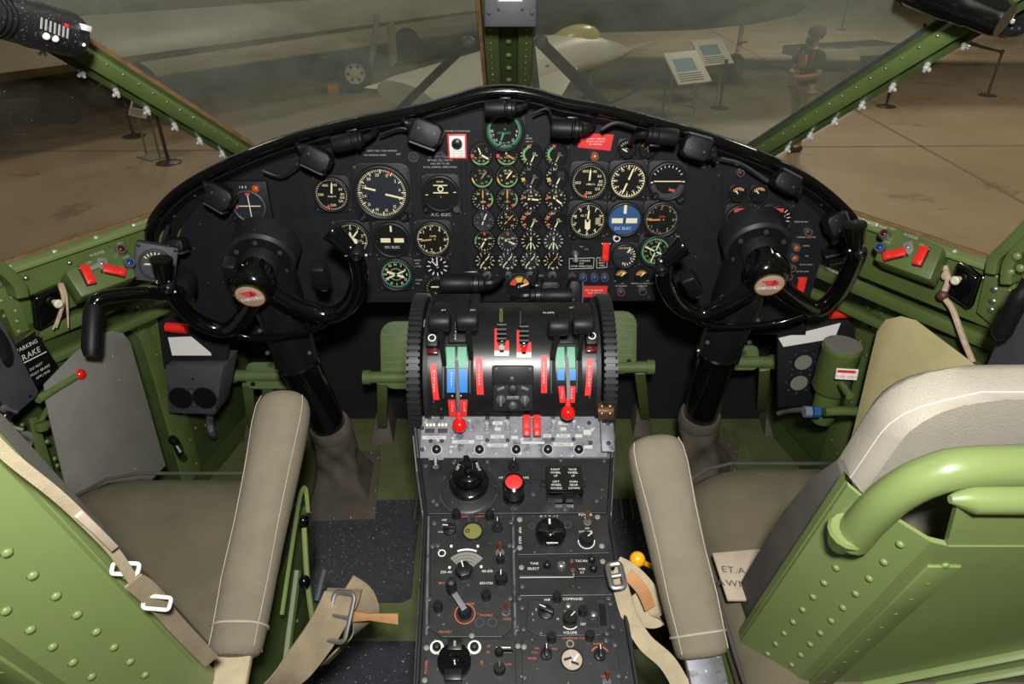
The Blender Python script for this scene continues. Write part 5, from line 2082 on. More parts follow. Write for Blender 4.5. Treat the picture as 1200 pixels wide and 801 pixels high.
# ---- interphone panel on the copilot side
t = faceplate(SC, [(612, 749), (722, 748), (737, 880), (612, 880)], 'black interphone panel with round open dial and two pointed knobs', 'radio_black', name='radio_panel', cat='radio panel')
pscr(SC, t, [(720.5, 756), (725, 792), (615, 794), (710, 751)], 3.2)
pk(SC, t, 646, 750, 5.6, .017, 'black_satin', 'round', ptr=None)
pk(SC, t, 690.5, 748, 5.6, .017, 'black_satin', 'round', ptr=None)
pk(SC, t, 640, 768, 7, .020, 'black_satin', 'bar', 0)
pk(SC, t, 702.5, 769, 7, .020, 'black_satin', 'bar', .05)
prg(SC, t, 703, 769, 10, 11.2, 300, 420, 'lettering_red')
prg(SC, t, 668, 755, 3, 4.6, m='plate_grey', name='port_ring')
p = SC.px(670, 775)
M = SC.at(670, 774) @ Matrix.Translation((0, 0, .003))
mb = MB(M)
mb.lathe([(12 * p, 0), (12 * p, .0005), (0, .0005)], 24)
od = mb.build('open_dial', 'tag_cloth', t, smooth=False)
mb = MB(M)
mb.ring(12 * p, 13.6 * p, 0, n=26, th=.003)
mb.build('dial_rim', 'black_satin', od)
for k in range(5):
    a = k * 1.26 + .4
    mb = MB(M)
    mb.box((5 * p * math.cos(a), 5 * p * math.sin(a), .0016), (9 * p, 2.2 * p, .002), Matrix.Rotation(a + .5, 3, 'Z'))
    mb.build('contact_blade', 'white_paint' if k == 0 else ('lettering_dim' if k % 2 else 'case_black'), od)
ptog(SC, t, 711, 800, 4, 'copper')
ptx(SC, t, [('INTERPHONE', 668, 748.5, 2.2), ('VOL', 629, 760, 2.4), ('CALL', 627, 765, 2.4), ('MIXED', 624, 772, 2.4), ('MIX', 650, 761, 2.4), ('COMM', 684, 748.5, 2.4), ('RANGE', 701, 755, 2.4), ('CALL', 708, 793, 2.4)], 'lettering_red')

# ================================================================== THROTTLE QUADRANT
QC = V((0, 1.085, .69))
QR = .125


def qhit(x, y, R=QR):
    d = ray(x, y)
    o_ = CAM - QC
    a = d.y ** 2 + d.z ** 2
    b = 2 * (o_.y * d.y + o_.z * d.z)
    c = o_.y ** 2 + o_.z ** 2 - R * R
    D = max(0, b * b - 4 * a * c)
    tt = (-b - math.sqrt(D)) / (2 * a)
    return CAM + d * tt


def qang(P):
    return math.atan2(P.z - QC.z, -(P.y - QC.y))      # 0 = straight back towards the pilots, 90 = up


def qpt(X, a, R):
    return V((X, QC.y - R * math.cos(a), QC.z + R * math.sin(a)))


quad = thing('throttle_quadrant', 'black drum-shaped throttle quadrant with coloured decals behind the levers', 'quadrant', QC - V((0, 0, .125)))
mb = MB()
rings = []
for X in (-.148, -.145, .145, .148):
    R = QR if abs(X) < .147 else QR - .003
    rings.append([qpt(X, math.radians(-75 + 250 * k / 36), R) for k in range(37)] + [V((X, QC.y + .1, .60)), V((X, QC.y, .58))])
mb.loft(rings)
mb.build('drum', 'black_satin', quad)
# side cheeks
for s in (-1, 1):
    mb = MB()
    rings = []
    for X in (s * .145, s * .153):
        rings.append([qpt(X, math.radians(10 * k), QR + .003) for k in range(36)])
    mb.loft(rings)
    mb.build('cheek', 'case_black', quad)
# stand under the drum
mb = MB()
mb.box((0, 1.13, .30), (.30, .22, .60))
mb.build('pedestal_front', 'case_black', quad)


def qpatch(t, x0, x1, y0, y1, m, h=.0012, name='decal', R=QR, skew=0):
    A, B = qhit(x0, y0, R), qhit(x1, y1, R)
    a0, a1 = qang(A), qang(B)
    xa0, xa1 = qhit(x0, y0, R).x, qhit(x1, y0, R).x
    xb0, xb1 = qhit(x0 + skew, y1, R).x, qhit(x1 + skew, y1, R).x
    n = 10
    rings = []
    for k in range(n + 1):
        f = k / n
        a = a0 + (a1 - a0) * f
        l, r = xa0 + (xb0 - xa0) * f, xa1 + (xb1 - xa1) * f
        rings.append([qpt(l, a, R - .001), qpt(r, a, R - .001), qpt(r, a, R + h), qpt(l, a, R + h)])
    mb = MB()
    mb.loft(rings)
    return mb.build(name, m, t)


def qtxt(t, s, x, y, px, m='lettering', R=QR + .0016, vert=False):
    P = qhit(x, y, R)
    a = qang(P)
    nrm = V((0, -math.cos(a), math.sin(a)))
    up = V((0, math.sin(a), math.cos(a)))
    M = Matrix(((1, up.x, nrm.x, P.x), (0, up.y, nrm.y, P.y), (0, up.z, nrm.z, P.z), (0, 0, 0, 1)))
    mb = MB(M)
    k = (P - CAM).length / F
    if vert:
        for i, ch in enumerate(s):
            b = a - i * (px * 1.45 * k) / R
            nb = V((0, -math.cos(b), math.sin(b)))
            ub = V((0, math.sin(b), math.cos(b)))
            Q = qpt(P.x, b, R)
            mb.M = Matrix(((1, ub.x, nb.x, Q.x), (0, ub.y, nb.y, Q.y), (0, ub.z, nb.z, Q.z), (0, 0, 0, 1)))
            if ch != ' ':
                mb.text(ch, 0, 0, px * k)
    else:
        mb.text(s, 0, 0, px * k)
    mb.build('lettering', m, t, smooth=False)


# lever slots (dark with olive inside) and decals
for x0_, x1_, y0, y1 in ((518, 524, 418, 468), (549, 555, 412, 462), (644, 651, 412, 462), (674, 682, 412, 462), (585.5, 589, 362, 392), (608, 611, 362, 396)):
    qpatch(quad, x0_, x1_, y0, y1, 'olive_face' if x1_ < 590 and x0_ > 580 else 'dial_black', .0008, 'lever_slot')
    qpatch(quad, x0_ + 1, x0_ + 2.6, y0 + 2, y1 - 2, 'case_grey', .0012, 'slot_rail')
for args in ((504, 511, 426, 468, 'red_plate', 'MIXTURE', 4), (557, 565, 418, 462, 'red_plate', 'REVERSE', 2), (634, 641, 416, 460, 'red_plate', 'REVERSE', 0), (688, 695, 420, 463, 'red_plate', 'MIXTURE', -3)):
    d = qpatch(quad, *args[:5], skew=args[6], name='red_strip')
    qtxt(quad, args[5], (args[0] + args[1]) / 2 + args[6] * .3, args[2] + 9, 2.6, vert=True)
for x0_, x1_ in ((523, 547), (652, 673.5)):
    qpatch(quad, x0_, x1_, 392, 407, 'case_black', .004, 'throttle_plate')
    dx = -1 if x0_ < 600 else -3
    qpatch(quad, x0_, (x0_ + x1_) / 2 - 1.6, 407, 431, 'teal_plate', .003, 'green_decal')
    qpatch(quad, (x0_ + x1_) / 2 + 1.6, x1_, 407, 431, 'teal_plate', .003, 'green_decal')
    qpatch(quad, x0_ + 1, (x0_ + x1_) / 2 - 1.4, 432, 459 if x0_ < 600 else 445, 'blue_plate', .003, 'blue_decal')
    qpatch(quad, (x0_ + x1_) / 2 + 1.8, x1_ + 1, 432, 459 if x0_ < 600 else 445, 'blue_plate', .003, 'blue_decal')
    y0 = 468 if x0_ < 600 else 452
    qpatch(quad, x0_ + 2, (x0_ + x1_) / 2 - 1.5, y0, y0 + 19, 'red_plate', .002, 'red_strip', skew=2)
    qpatch(quad, (x0_ + x1_) / 2 + 2, x1_ + 1, y0, y0 + 19, 'red_plate', .002, 'red_strip', skew=-1)
    qtxt(quad, 'LOCK', x0_ + 7, y0 + 4, 2.4, vert=True, R=QR + .0024)
    qtxt(quad, 'OPEN', x1_ - 3, y0 + 4, 2.4, vert=True, R=QR + .0024)
    qtxt(quad, 'NORMAL' if x0_ < 600 else '', x0_ + 6, 437, 2.2, vert=True, R=QR + .0034)
qtxt(quad, 'THROTTLE', 535, 372, 2.8, vert=True, R=QR + .018)
qtxt(quad, 'PROP', 496 + 2, 375, 2.2, vert=True)
qtxt(quad, 'RUDDER', 700, 372, 2.2, vert=True)
qtxt(quad, 'NOSE DOWN', 700.5, 430, 2.0, vert=True)
qtxt(quad, 'NOSE UP', 497, 430, 2.0, vert=True)
qtxt(quad, 'FLAPS', 643, 366, 3.4, 'white_paint')
qtxt(quad, 'JET', 520, 363, 2.8, 'white_paint')
qtxt(quad, 'OFF', 554, 363, 2.8, 'white_paint')
qtxt(quad, 'JET', 670, 360, 2.8, 'white_paint')
# tall throttle gate plate standing above the drum, pilot side
mb = MB()
rings = []
for k in range(9):
    a = qang(qhit(535, 404)) + math.radians(9 * k)
    rings.append([qpt(qhit(525, 400).x, a, QR), qpt(qhit(548, 400).x, a, QR), qpt(qhit(547, 400).x, a, QR + .016), qpt(qhit(526, 400).x, a, QR + .016)])
mb.loft(rings)
mb.build('gate_cover', 'black_rubber', quad, bevel=.002)
mb = MB()
rings = []
for k in range(5):
    a = qang(qhit(663, 404)) + math.radians(8 * k)
    rings.append([qpt(qhit(654, 400).x, a, QR), qpt(qhit(674, 400).x, a, QR), qpt(qhit(673, 400).x, a, QR + .008), qpt(qhit(655, 400).x, a, QR + .008)])
mb.loft(rings)
mb.build('gate_cover', 'black_rubber', quad, bevel=.002)
# knob studs and screws on the drum
for x, y, r, m in ((508, 471, 3.6, 'case_black'), (691, 466, 3.6, 'case_black'), (497, 395, 2.2, 'case_black'), (497, 427, 2, 'case_grey'), (700, 423, 2.2, 'case_grey'), (499, 462, 2.2, 'case_grey'), (517, 479, 2, 'case_grey'), (530, 464, 2, 'steel'), (540, 464, 2, 'steel')):
    P = qhit(x, y)
    a = qang(P)
    rivets(quad, [P], (0, -math.cos(a), math.sin(a)), r * P.length / F * .9, m, 'stud')


def lever(name, label, gx, gy, gw, gh, foot, grip='cyl', group=None, lift=.062, gm='black_rubber', am='black_satin'):
    P = qhit(*foot)
    a = qang(P)
    G = qhit(gx, gy, QR + lift)
    if (G - CAM).length > 1.45:
        G = PD(gx, gy, 1.2)
    t = thing(name, label, 'lever', P, group)
    mb = MB()
    strap(mb, [qpt(P.x, a, QR - .03), P, P.lerp(G, .6), G], .014, (0, 1, .6), .008)
    mb.build('arm', am, t, bevel=.001)
    k = (G - CAM).length / F
    if grip == 'cyl':
        Q = Matrix.Translation(G) @ Matrix.Rotation(math.pi / 2, 4, 'Y')
        w_, h_ = gw * k, gh * k
        mb = MB(Q)
        R = h_ * .5
        mb.lathe([(0, -w_ * .5), (R * .6, -w_ * .49), (R * .9, -w_ * .42), (R, -w_ * .3), (R, w_ * .3), (R * .9, w_ * .42), (R * .6, w_ * .49), (0, w_ * .5)], 20)
        g_ = mb.build('grip', gm, t)
    return t, G


lever('throttle_lever', 'black barrel-gripped lever, outer one of the pilot-side throttle pair', 515.5, 377, 27, 22, (521, 425), group='barrel-gripped quadrant levers')
lever('throttle_lever', 'black barrel-gripped lever, inner one of the pilot-side throttle pair', 547.5, 376, 27, 22, (552, 418), group='barrel-gripped quadrant levers')
lever('throttle_lever', 'black barrel-gripped lever, inner one of the copilot-side throttle pair', 655, 382.5, 26, 21, (647, 418), group='barrel-gripped quadrant levers')
lever('throttle_lever', 'black barrel-gripped lever, outer one of the copilot-side throttle pair', 683, 380.5, 26, 21, (678, 418), group='barrel-gripped quadrant levers')
# friction blocks beside the throttles
for x, y, lab in ((508, 402, 'pilot side'), (692, 400, 'copilot side')):
    P = qhit(x, y)
    a = qang(P)
    up = V((0, math.sin(a), math.cos(a)))
    S = Surf(P, (1, 0, 0), up)
    t = thing('lever_stop', 'small black stop block with red base beside the throttles, ' + lab, 'lever stop', S.M)
    k = S.px(x, y)
    mb = MB(S.M)
    mb.box((0, 0, .012), (14 * k, 20 * k, .024))
    mb.build('block', 'black_rubber', t, bevel=.003)
    mb = MB(S.M)
    mb.box((0, -12 * k, .006), (13 * k, 7 * k, .012))
    mb.build('red_base', 'lamp_red', t, bevel=.001)
    mb = MB(S.M)
    mb.ring(3.4 * k, 4.6 * k, .0242, n=16, th=.0005)
    mb.build('maker_ring', 'lettering', t, smooth=False)
# mixture levers with ribbed black knobs
for gx, gy, lab in ((588, 391, 'pilot side one'), (614, 393, 'copilot side one')):
    P = qhit(gx, gy + 22)
    a = qang(P)
    t = thing('mixture_lever', 'small ribbed black lever on a red base mid quadrant, ' + lab, 'lever', P, 'ribbed mixture levers')
    b = qpatch(t, gx - 8.5, gx + 8.5, gy + 8, gy + 26, 'red_plate', .0014, 'red_base')
    qpatch(t, gx - 8.5, gx - 4, gy - 6, gy + 10, 'red_plate', .0014, 'red_base')
    qpatch(t, gx - 8.5, gx + 8.5, gy + 20, gy + 26, 'lettering', .0018, 'white_band')
    qpatch(t, gx - 2.5, gx + 2.5, gy + 16, gy + 22, 'dial_black', .002, 'slot')
    S = Surf(qhit(gx, gy, QR + .012), (1, 0, 0), V((0, math.sin(a + .2), math.cos(a + .2))))
    k = S.px(gx, gy)
    mb = MB(S.M)
    mb.box((0, 0, 0), (9 * k, 26 * k, .018))
    h_ = mb.build('knob', 'black_gloss', t, bevel=.002)
    for j in range(4):
        mb = MB(S.M)
        yy = (-9 + 6 * j) * k
        mb.cyl((-5.4 * k, yy, .0085), (5.4 * k, yy, .0085), 2.2 * k, n=8)
        mb.build('rib', 'black_rubber', h_)
    mb = MB()
    mb.cyl(qpt(P.x, a, QR - .01), S.M @ V((0, -12 * k, 0)), .0028, n=8)
    mb.build('stem', 'chrome', t)
    mb = MB(S.M)
    mb.lathe([(3.6 * k, 0), (3.6 * k, .003), (2 * k, .005), (0, .005)], 12, (0, -18 * k))
    mb.build('red_button' if gx > 600 else 'lock_pin', 'red_gloss' if gx > 600 else 'chrome', t)
# red ball gust-lock levers
for a_, b_, ball, lab in (((535, 422), (537, 470), (538.5, 498), 'on the pilot side, resting over the metal switch panel'), ((664, 418), (666, 455), (665.5, 483.5), 'on the copilot side of the quadrant')):
    P = qhit(*a_)
    t = thing('red_ball_lever', 'thin steel lever with red ball ' + lab, 'lever', P)
    Bp = qhit(ball[0], ball[1], QR + .035)
    if ball[1] > 490:
        Bp = SA.hit(ball[0], ball[1], .024)
    m1 = qhit(b_[0], b_[1], QR + .012)
    mb = MB()
    pts = smoothpath([qhit(a_[0], a_[1], QR + .004), m1, Bp], 6)
    strap(mb, pts, .006, (1, 0, 0), .004)
    mb.build('rod', 'case_grey', t)
    mb = MB()
    mb.sphere(Bp, 8.6 * (Bp - CAM).length / F, 20, 12)
    mb.build('ball', 'red_gloss', t)
    mb = MB()
    mb.cyl(m1.lerp(Bp, .45), m1.lerp(Bp, .8), .0045, .0055, 10)
    mb.build('ferrule', 'red', t)
# escutcheon with lock cylinders in the middle
P = qhit(600, 452)
a = qang(qhit(600, 450))
S = Surf(P, (1, 0, 0), V((0, math.sin(a), math.cos(a))))
k = S.px(600, 450)
t = thing('lock_plate', 'square black plate with keyed metal catches at the quadrant centre', 'lock plate', S.M)
mb = MB(S.M)
mb.box((1 * k, -2 * k, .004), (47 * k, 54 * k, .012))
mb.build('plate', 'case_black', t, bevel=.003)
mb = MB(S.M)
mb.box((1 * k, 15 * k, .012), (48 * k, 22 * k, .006))
mb.build('upper_cover', 'case_black', t, bevel=.002)
for sx, sy in ((-18, 22), (21, 22), (0, 11)):
    screw(t, S.M @ Matrix.Translation((0, 0, .015)), sx * k, sy * k, .004, 'case_grey')
for sx, sy, r, m in ((1, -2, 6, 'case_black'), (1, -21, 5, 'case_grey')):
    mb = MB(S.M)
    mb.lathe([(r * k, .010), (r * k, .016), (r * .6 * k, .018), (0, .018)], 14, (sx * k, sy * k))
    mb.build('lock_cylinder', m, t)
for sx in (-13, 15):
    mb = MB(S.M)
    mb.lathe([(5.5 * k, .010), (5.5 * k, .014), (0, .015)], 12, (sx * k, -14 * k))
    q = mb.build('catch_base', 'case_grey', t)
    mb = MB(S.M)
    mb.box((sx * k, -15 * k, .018), (2.6 * k, 13 * k, .006))
    mb.build('catch_key', 'worn_aluminium', q, bevel=.0008)
    mb = MB(S.M)
    mb.box((sx * k, -1 * k, .012), (9 * k, 3.4 * k, .004), Matrix.Rotation(.3 if sx < 0 else -.3, 3, 'Z'))
    mb.build('catch_arm', 'worn_aluminium', t, bevel=.0006)
mb = MB(S.M)
mb.box((1 * k, -12 * k, .012), (15 * k, 4 * k, .004))
mb.build('catch_bridge', 'worn_aluminium', t, bevel=.0006)

# trim wheels with ribbed rims
for s in (-1, 1):
    who = 'pilot' if s < 0 else 'copilot'
    xi, xo = s * .157, s * .179
    R0 = .137
    t = thing('trim_wheel', 'large ribbed black elevator trim wheel on the %s side of the quadrant' % who, 'trim wheel', QC, 'elevator trim wheels')
    mb = MB()
    rings = []
    for (X, R) in ((xi, .100), (xi, R0 - .004), (xi + s * .003, R0), (xo - s * .003, R0), (xo, R0 - .004), (xo, .100)):
        rings.append([qpt(X, 2 * math.pi * k / 48, R) for k in range(48)])
    rings.append(rings[0])
    mb.loft(rings, caps=False)
    mb.build('rim', 'black_satin', t)
    mb = MB()
    mb.tube([V((xi + s * .008, QC.y, QC.z)), V((xi + s * .014, QC.y, QC.z))], .105, 40)
    mb.build('web', 'case_black', t)
    mb = MB()
    mb.tube([V((s * .152, QC.y, QC.z)), V((xi + s * .02, QC.y, QC.z))], .022, 16)
    mb.build('hub', 'case_black', t)
    rb = MB()
    rb.box((0, 0, .0022), (.023, .0066, .0058))
    me = meshof(rb, 'black_worn', 'rim_rib', False)
    ms = []
    for k in range(76):
        a = 2 * math.pi * k / 76
        P = qpt((xi + xo) / 2, a, R0)
        n_ = V((0, -math.cos(a), math.sin(a)))
        u_ = n_.cross(V((1, 0, 0)))
        ms.append(Matrix(((1, u_.x, n_.x, P.x), (0, u_.y, n_.y, P.y), (0, u_.z, n_.z, P.z), (0, 0, 0, 1))))
    inst(t, me, 'rim_rib', ms)

# reading lamps standing behind the quadrant
lampcyl(548, 332, .0, 'tubular reading lamp behind the throttle gate', Y=1.33, L=62, r=11, group='reading lamps behind the quadrant', flip=1)
lampcyl(640, 346, .0, 'tubular reading lamp lying across the back of the quadrant', Y=1.30, L=60, r=9, group='reading lamps behind the quadrant', flip=-1)
lampbox(645, 337, 0, 'box-shaped reading lamp above the flap lettering of the quadrant', Y=1.36, w=27, h=24, group='reading lamps behind the quadrant')
lampbox(673, 341, math.pi / 2, 'upright black reading lamp in front of the red placard', Y=1.34, w=34, h=20, group='reading lamps behind the quadrant')
lampbox(523, 333, math.pi / 2 - .1, 'upright black reading lamp in front of the small clock', Y=1.38, w=28, h=18, group='reading lamps behind the quadrant')
mb = MB()
mb.box((-.118, 1.25, .742), (.105, .05, .022))
t = tag(mb.build('lamp_bracket', 'case_black', bevel=.003), 'flat black bracket carrying the reading lamps behind the quadrant', 'bracket')


# ================================================================== SEATS
def seat(side, lab, cushion, org, lean, inner, rest, lift=0.0, cth=1.0):
    """inner = |X| of the inner edge of the back; rest = armrest front / back points"""
    cx0, cx1, cy0, cy1, cz = cushion
    up = V((0, -lean, 1)).normalized()
    fw_ = V((0, up.z, -up.y))                       # forward, square to the back
    X = lambda a: side * a
    t = thing('pilot_seat', lab, 'seat', (side * (inner + .25), .75, 0), 'crew seats')
    xm, xw = side * (cx0 + cx1) / 2, cx1 - cx0
    # seat cushion
    mb = MB()
    rings = []
    n = 9
    for j in range(n):
        y = cy0 + (cy1 - cy0) * j / (n - 1)
        row = []
        for i in range(n):
            x = xm - xw / 2 + xw * i / (n - 1)
            u_, v_ = 2 * i / (n - 1) - 1, 2 * j / (n - 1) - 1
            z = cz + .010 * (1 - u_ ** 4) * (1 - v_ ** 4) - .02 * max(0, abs(u_) - .8) / .2 * abs(u_) - .03 * max(0, v_ - .8) / .2
            dx = 0
            if v_ > .7 and abs(u_) > .6:
                y2 = y - .05 * (abs(u_) - .6) / .4
            else:
                y2 = y
            row.append(V((x, y2, z)))
        rings.append(row)
    bot = [[V((p.x, p.y, cz - .10)) for p in r] for r in rings]
    vs = [p for r in rings for p in r] + [p for r in bot for p in r]
    fs = []
    N = n * n
    for j in range(n - 1):
        for i in range(n - 1):
            a = j * n + i
            fs.append((a, a + 1, a + n + 1, a + n))
            fs.append((N + a, N + a + n, N + a + n + 1, N + a + 1))
    bd = [i for i in range(n)] + [j * n + n - 1 for j in range(1, n)] + [(n - 1) * n + i for i in range(n - 2, -1, -1)] + [j * n for j in range(n - 2, 0, -1)]
    for q in range(len(bd)):
        a, b = bd[q], bd[(q + 1) % len(bd)]
        fs.append((a, b, N + b, N + a))
    mb.add(vs, fs)
    cu = mb.build('seat_cushion', 'khaki_seat', t, angle=70, sub=1)
    mb = MB()
    mb.tube([vs[i] + V((0, .002, .001)) for i in bd], .0035, 6, closed=True)
    mb.build('cushion_piping', 'khaki_dark', cu)
    # metal pan and frame below
    mb = MB()
    mb.box((xm, (cy0 + cy1) / 2, cz - .17), (xw * .96, cy1 - cy0 - .02, .14))
    mb.build('seat_pan', 'green', t, bevel=.01)
    for xx in (side * (cx0 + .02), side * (cx1 - .02)):
        mb = MB()
        P = [(cy0 + .02, cz - .10), (cy1 - .03, cz - .10), (cy1 - .10, cz - .30), (cy1 - .06, .015), (cy0, .015)]
        mb.loft([[V((xx - .004, a, b)) for a, b in P], [V((xx + .004, a, b)) for a, b in P]])
        fr = mb.build('side_frame', 'green', t, bevel=.002)
        s_ = -1 if xx * side < side * xm * 1 else 1
        nrm = V((-side if abs(xx) < abs(xm) else side, 0, 0))
        rv = []
        for k in range(12):
            rv.append(V((xx, cy0 + .04 + k * (cy1 - cy0 - .16) / 12, cz - .14)) + nrm * .004)
            rv.append(V((xx, cy0 + .05 + k * (cy1 - cy0 - .22) / 12, .06)) + nrm * .004)
        for k in range(7):
            rv.append(V((xx, cy1 - .15 - .01 * k, cz - .18 - k * .04)) + nrm * .004)
        rivets(fr, rv, nrm, .004, 'green_seat')
        if abs(xx) < abs(xm):
            for (a, b) in (((cy0 + .06, .30), (cy1 - .12, .12)), ((cy0 + .05, .10), (cy1 - .14, .34))):
                mb = MB()
                mb.tube([V((xx, a[0], a[1])) + nrm * .012, V((xx, b[0], b[1])) + nrm * .012], .010, 8)
                mb.build('brace_tube', 'green', t)
    # riveted shell of the back
    O = V((0, org[0], org[1]))
    xi, xo = inner, inner + .56
    H = .50 + lift
    sec = [(xi, .03), (xi - .002, .018), (xi + .012, -.002), (xi + .058, -.045), (xi + .075, -.050), (xo - .075, -.050), (xo - .058, -.045), (xo - .012, 0), (xo, .03)]
    inn_ = [(x, d + .006) for x, d in sec]
    loop = sec + inn_[::-1]
    rings = []
    for k in range(8):
        s_ = -.05 + (H + .05) * k / 7
        rings.append([O + up * s_ + fw_ * d + V((side * x, 0, 0)) for x, d in loop])
    mb = MB()
    mb.loft(rings)
    sh = mb.build('back_shell', 'green_seat', t, angle=25)
    rv = []
    nb = (V((-side * .75, 0, 0)) - fw_ * .66).normalized()
    for k in range(12 + int(lift / .041)):
        s_ = .0 + k * .041
        for f in (.22, .72):
            x = xi + .012 + .046 * f
            d = -.002 - .043 * f
            rv.append(O + up * (s_ + (.02 if f > .5 else 0)) + fw_ * d + V((side * x, 0, 0)))
    rivets(sh, rv, nb, .005, 'green_seat')
    rv = []
    for k in range(12 + int(lift / .041)):
        rv.append(O + up * (.01 + k * .041) + fw_ * -.0505 + V((side * (xi + .088), 0, 0)))
    rivets(sh, rv, -fw_, .005, 'green_seat')
    # reinforcing strip beside the crease and a diagonal bead over the back
    mb = MB()
    strap(mb, [O + up * s_ + fw_ * -.051 + V((side * (xi + .088), 0, 0)) for s_ in (-.02, .2, .35, .46 + lift)], .034, (1, 0, 0), .004)
    mb.build('edge_strip', 'green_seat', sh, bevel=.001)
    for a, b in ((.05, .34), (-.03, .24)):
        mb = MB()
        mb.tube([O + up * a + fw_ * -.049 + V((side * (xi + .12), 0, 0)), O + up * b + fw_ * -.049 + V((side * (xo - .1), 0, 0))], [.012, .012], 8, flat=.4)
        mb.build('stiffener', 'green_seat', sh)
    # rolled top edge and tubular top hoop
    mb = MB()
    mb.loft([[O + up * (.49 + lift) + fw_ * d + V((side * x, 0, 0)) for x, d in ((xi + .075, -.050), (xo - .075, -.050), (xo - .075, -.044), (xi + .075, -.044))],
             [O + up * (.568 + lift) + fw_ * d + V((side * x, 0, 0)) for x, d in ((xi + .055, -.040), (xo - .055, -.040), (xo - .055, -.034), (xi + .055, -.034))]])
    mb.build('back_top', 'green_seat', sh)
    mb = MB()
    mb.tube([O + up * (.566 + lift) + fw_ * -.036 + V((side * x, 0, 0)) for x in (xi + .05, xi + .07, xi + .2, xi + .36, xi + .49, xi + .51)], [.004, .014, .015, .015, .014, .004], 10)
    mb.build('top_roll', 'green_seat', sh)
    hp = [(xi + .006, .46), (xi + .007, .51), (xi + .014, .552), (xi + .035, .586), (xi + .08, .602), (xi + .28, .606), (xi + .48, .602), (xi + .525, .586), (xi + .545, .552), (xi + .553, .51), (xi + .553, .46)]
    hp = [(a + .008, b + lift - .018) for a, b in hp]
    mb = MB()
    mb.tube(smoothpath([O + up * s_ + fw_ * -.012 + V((side * x, 0, 0)) for x, s_ in hp], 4), .0195, 14)
    hoop = mb.build('top_hoop', 'green_seat', t)
    mb = MB()
    a = O + up * (.425 + lift) + fw_ * -.010 + V((side * (xi + .006), 0, 0))
    mb.tube([a, a + up * .03, a + up * .034], [.012, .022, .0195], 14)
    mb.build('hoop_socket', 'green_seat', hoop)
    # padded back with canvas cover drawn over the top
    rings = []
    bx0, bx1 = inner + .025, inner + .53
    for (d, gx, gs) in ((.034, .010, .010), (.05, .0, .0), (.085, .004, -.006), (.105, .02, -.02), (.112, .05, -.06)):
        ring_ = []
        w2, top = (bx1 - bx0) / 2 - gx, .615 + lift + gs
        xc = (bx0 + bx1) / 2
        r_ = .07
        pts = [(xc - w2, .06)]
        for k in range(7):
            a = math.pi - k * math.pi / 12
            pts.append((xc - w2 + r_ + r_ * math.cos(a), top - r_ + r_ * math.sin(a)))
        for k in range(7):
            a = math.pi / 2 - k * math.pi / 12
            pts.append((xc + w2 - r_ + r_ * math.cos(a), top - r_ + r_ * math.sin(a)))
        pts.append((xc + w2, .06))
        for x, s_ in pts:
            wv = .004 * math.sin(x * 60 + d * 90) + .003 * math.sin(x * 33 - d * 40)
            ring_.append(O + up * (s_ + wv) + fw_ * (.034 + (d - .034) * cth) + V((side * x, 0, 0)))
        rings.append(ring_)
    mb = MB()
    mb.loft(rings)
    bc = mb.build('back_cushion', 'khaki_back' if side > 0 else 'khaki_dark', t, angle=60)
    mb = MB()
    for k in range(2):
        mb.tube([p + fw_ * .0 + up * .001 for p in rings[1 + k * 2][:9]], .0007, 4)
        break
    mb.build('stitching', 'thread', bc)
    # dark quilted side panel between shell and cushion
    mb = MB()
    strap(mb, [O + up * s_ + fw_ * (.03 + .03 * cth) + V((side * (inner + .018), 0, 0)) for s_ in (.0, .15, .3, .40 + lift, .47 + lift)], [.09 * cth, .09 * cth, .085 * cth, .06 * cth, .02 * cth], fw_, .010)
    mb.build('side_panel', 'khaki_dark', bc, bevel=.003)
    # padded armrest
    fp, bp = V(rest[0]), V(rest[1])
    rf, rb_ = rest[2], rest[3]
    ax = (bp - fp).normalized()
    rings = []
    sx = V((1, 0, 0)) - ax * ax.x
    sx.normalize()
    sy = ax.cross(sx)
    L = (bp - fp).length
    for k, (f, m_) in enumerate(((0, .35), (.012, .62), (.035, .86), (.08, .97), (.16, 1.0), (.35, .99), (.55, .97), (.75, .98), (.9, .97), (.97, .95), (1.0, .86))):
        c_ = fp.lerp(bp, f)
        r_ = (rf + (rb_ - rf) * f) * m_
        ring_ = []
        for q in range(20):
            a = 2 * math.pi * q / 20
            ca, sa = math.cos(a), math.sin(a)
            w = 1 + .022 * math.sin(7 * f + q) + .02 * math.sin(23 * f + 2 * q) * (1 if k > 3 else 0)
            ring_.append(c_ + sx * (math.copysign(abs(ca) ** .92, ca) * r_ * w) + sy * (math.copysign(abs(sa) ** .9, sa) * r_ * .84 * w))
        rings.append(ring_)
    mb = MB()
    mb.loft(rings)
    ar = mb.build('armrest', 'khaki', t, angle=70, sub=1)
    for q in (2, 8, 12, 18):
        mb = MB()
        mb.tube([r[q] + (r[q] - fp.lerp(bp, i / 10)).normalized() * .0004 for i, r in enumerate(rings[2:-1])], .0008, 5)
        mb.build('stitching', 'khaki_back', ar)
    mb = MB()
    mb.tube([rings[-3][q] for q in range(20)], .0018, 5, closed=True)
    mb.build('end_seam', 'khaki_back', ar)
    mb = MB()
    strap(mb, [bp - ax * .02, bp + ax * .03, bp + ax * .07], rb_ * 1.3, (1, 0, 0), .012)
    mb.build('armrest_bracket', 'webbing' if side < 0 else 'worn_aluminium', t, bevel=.002)
    return t, O, up, fw_


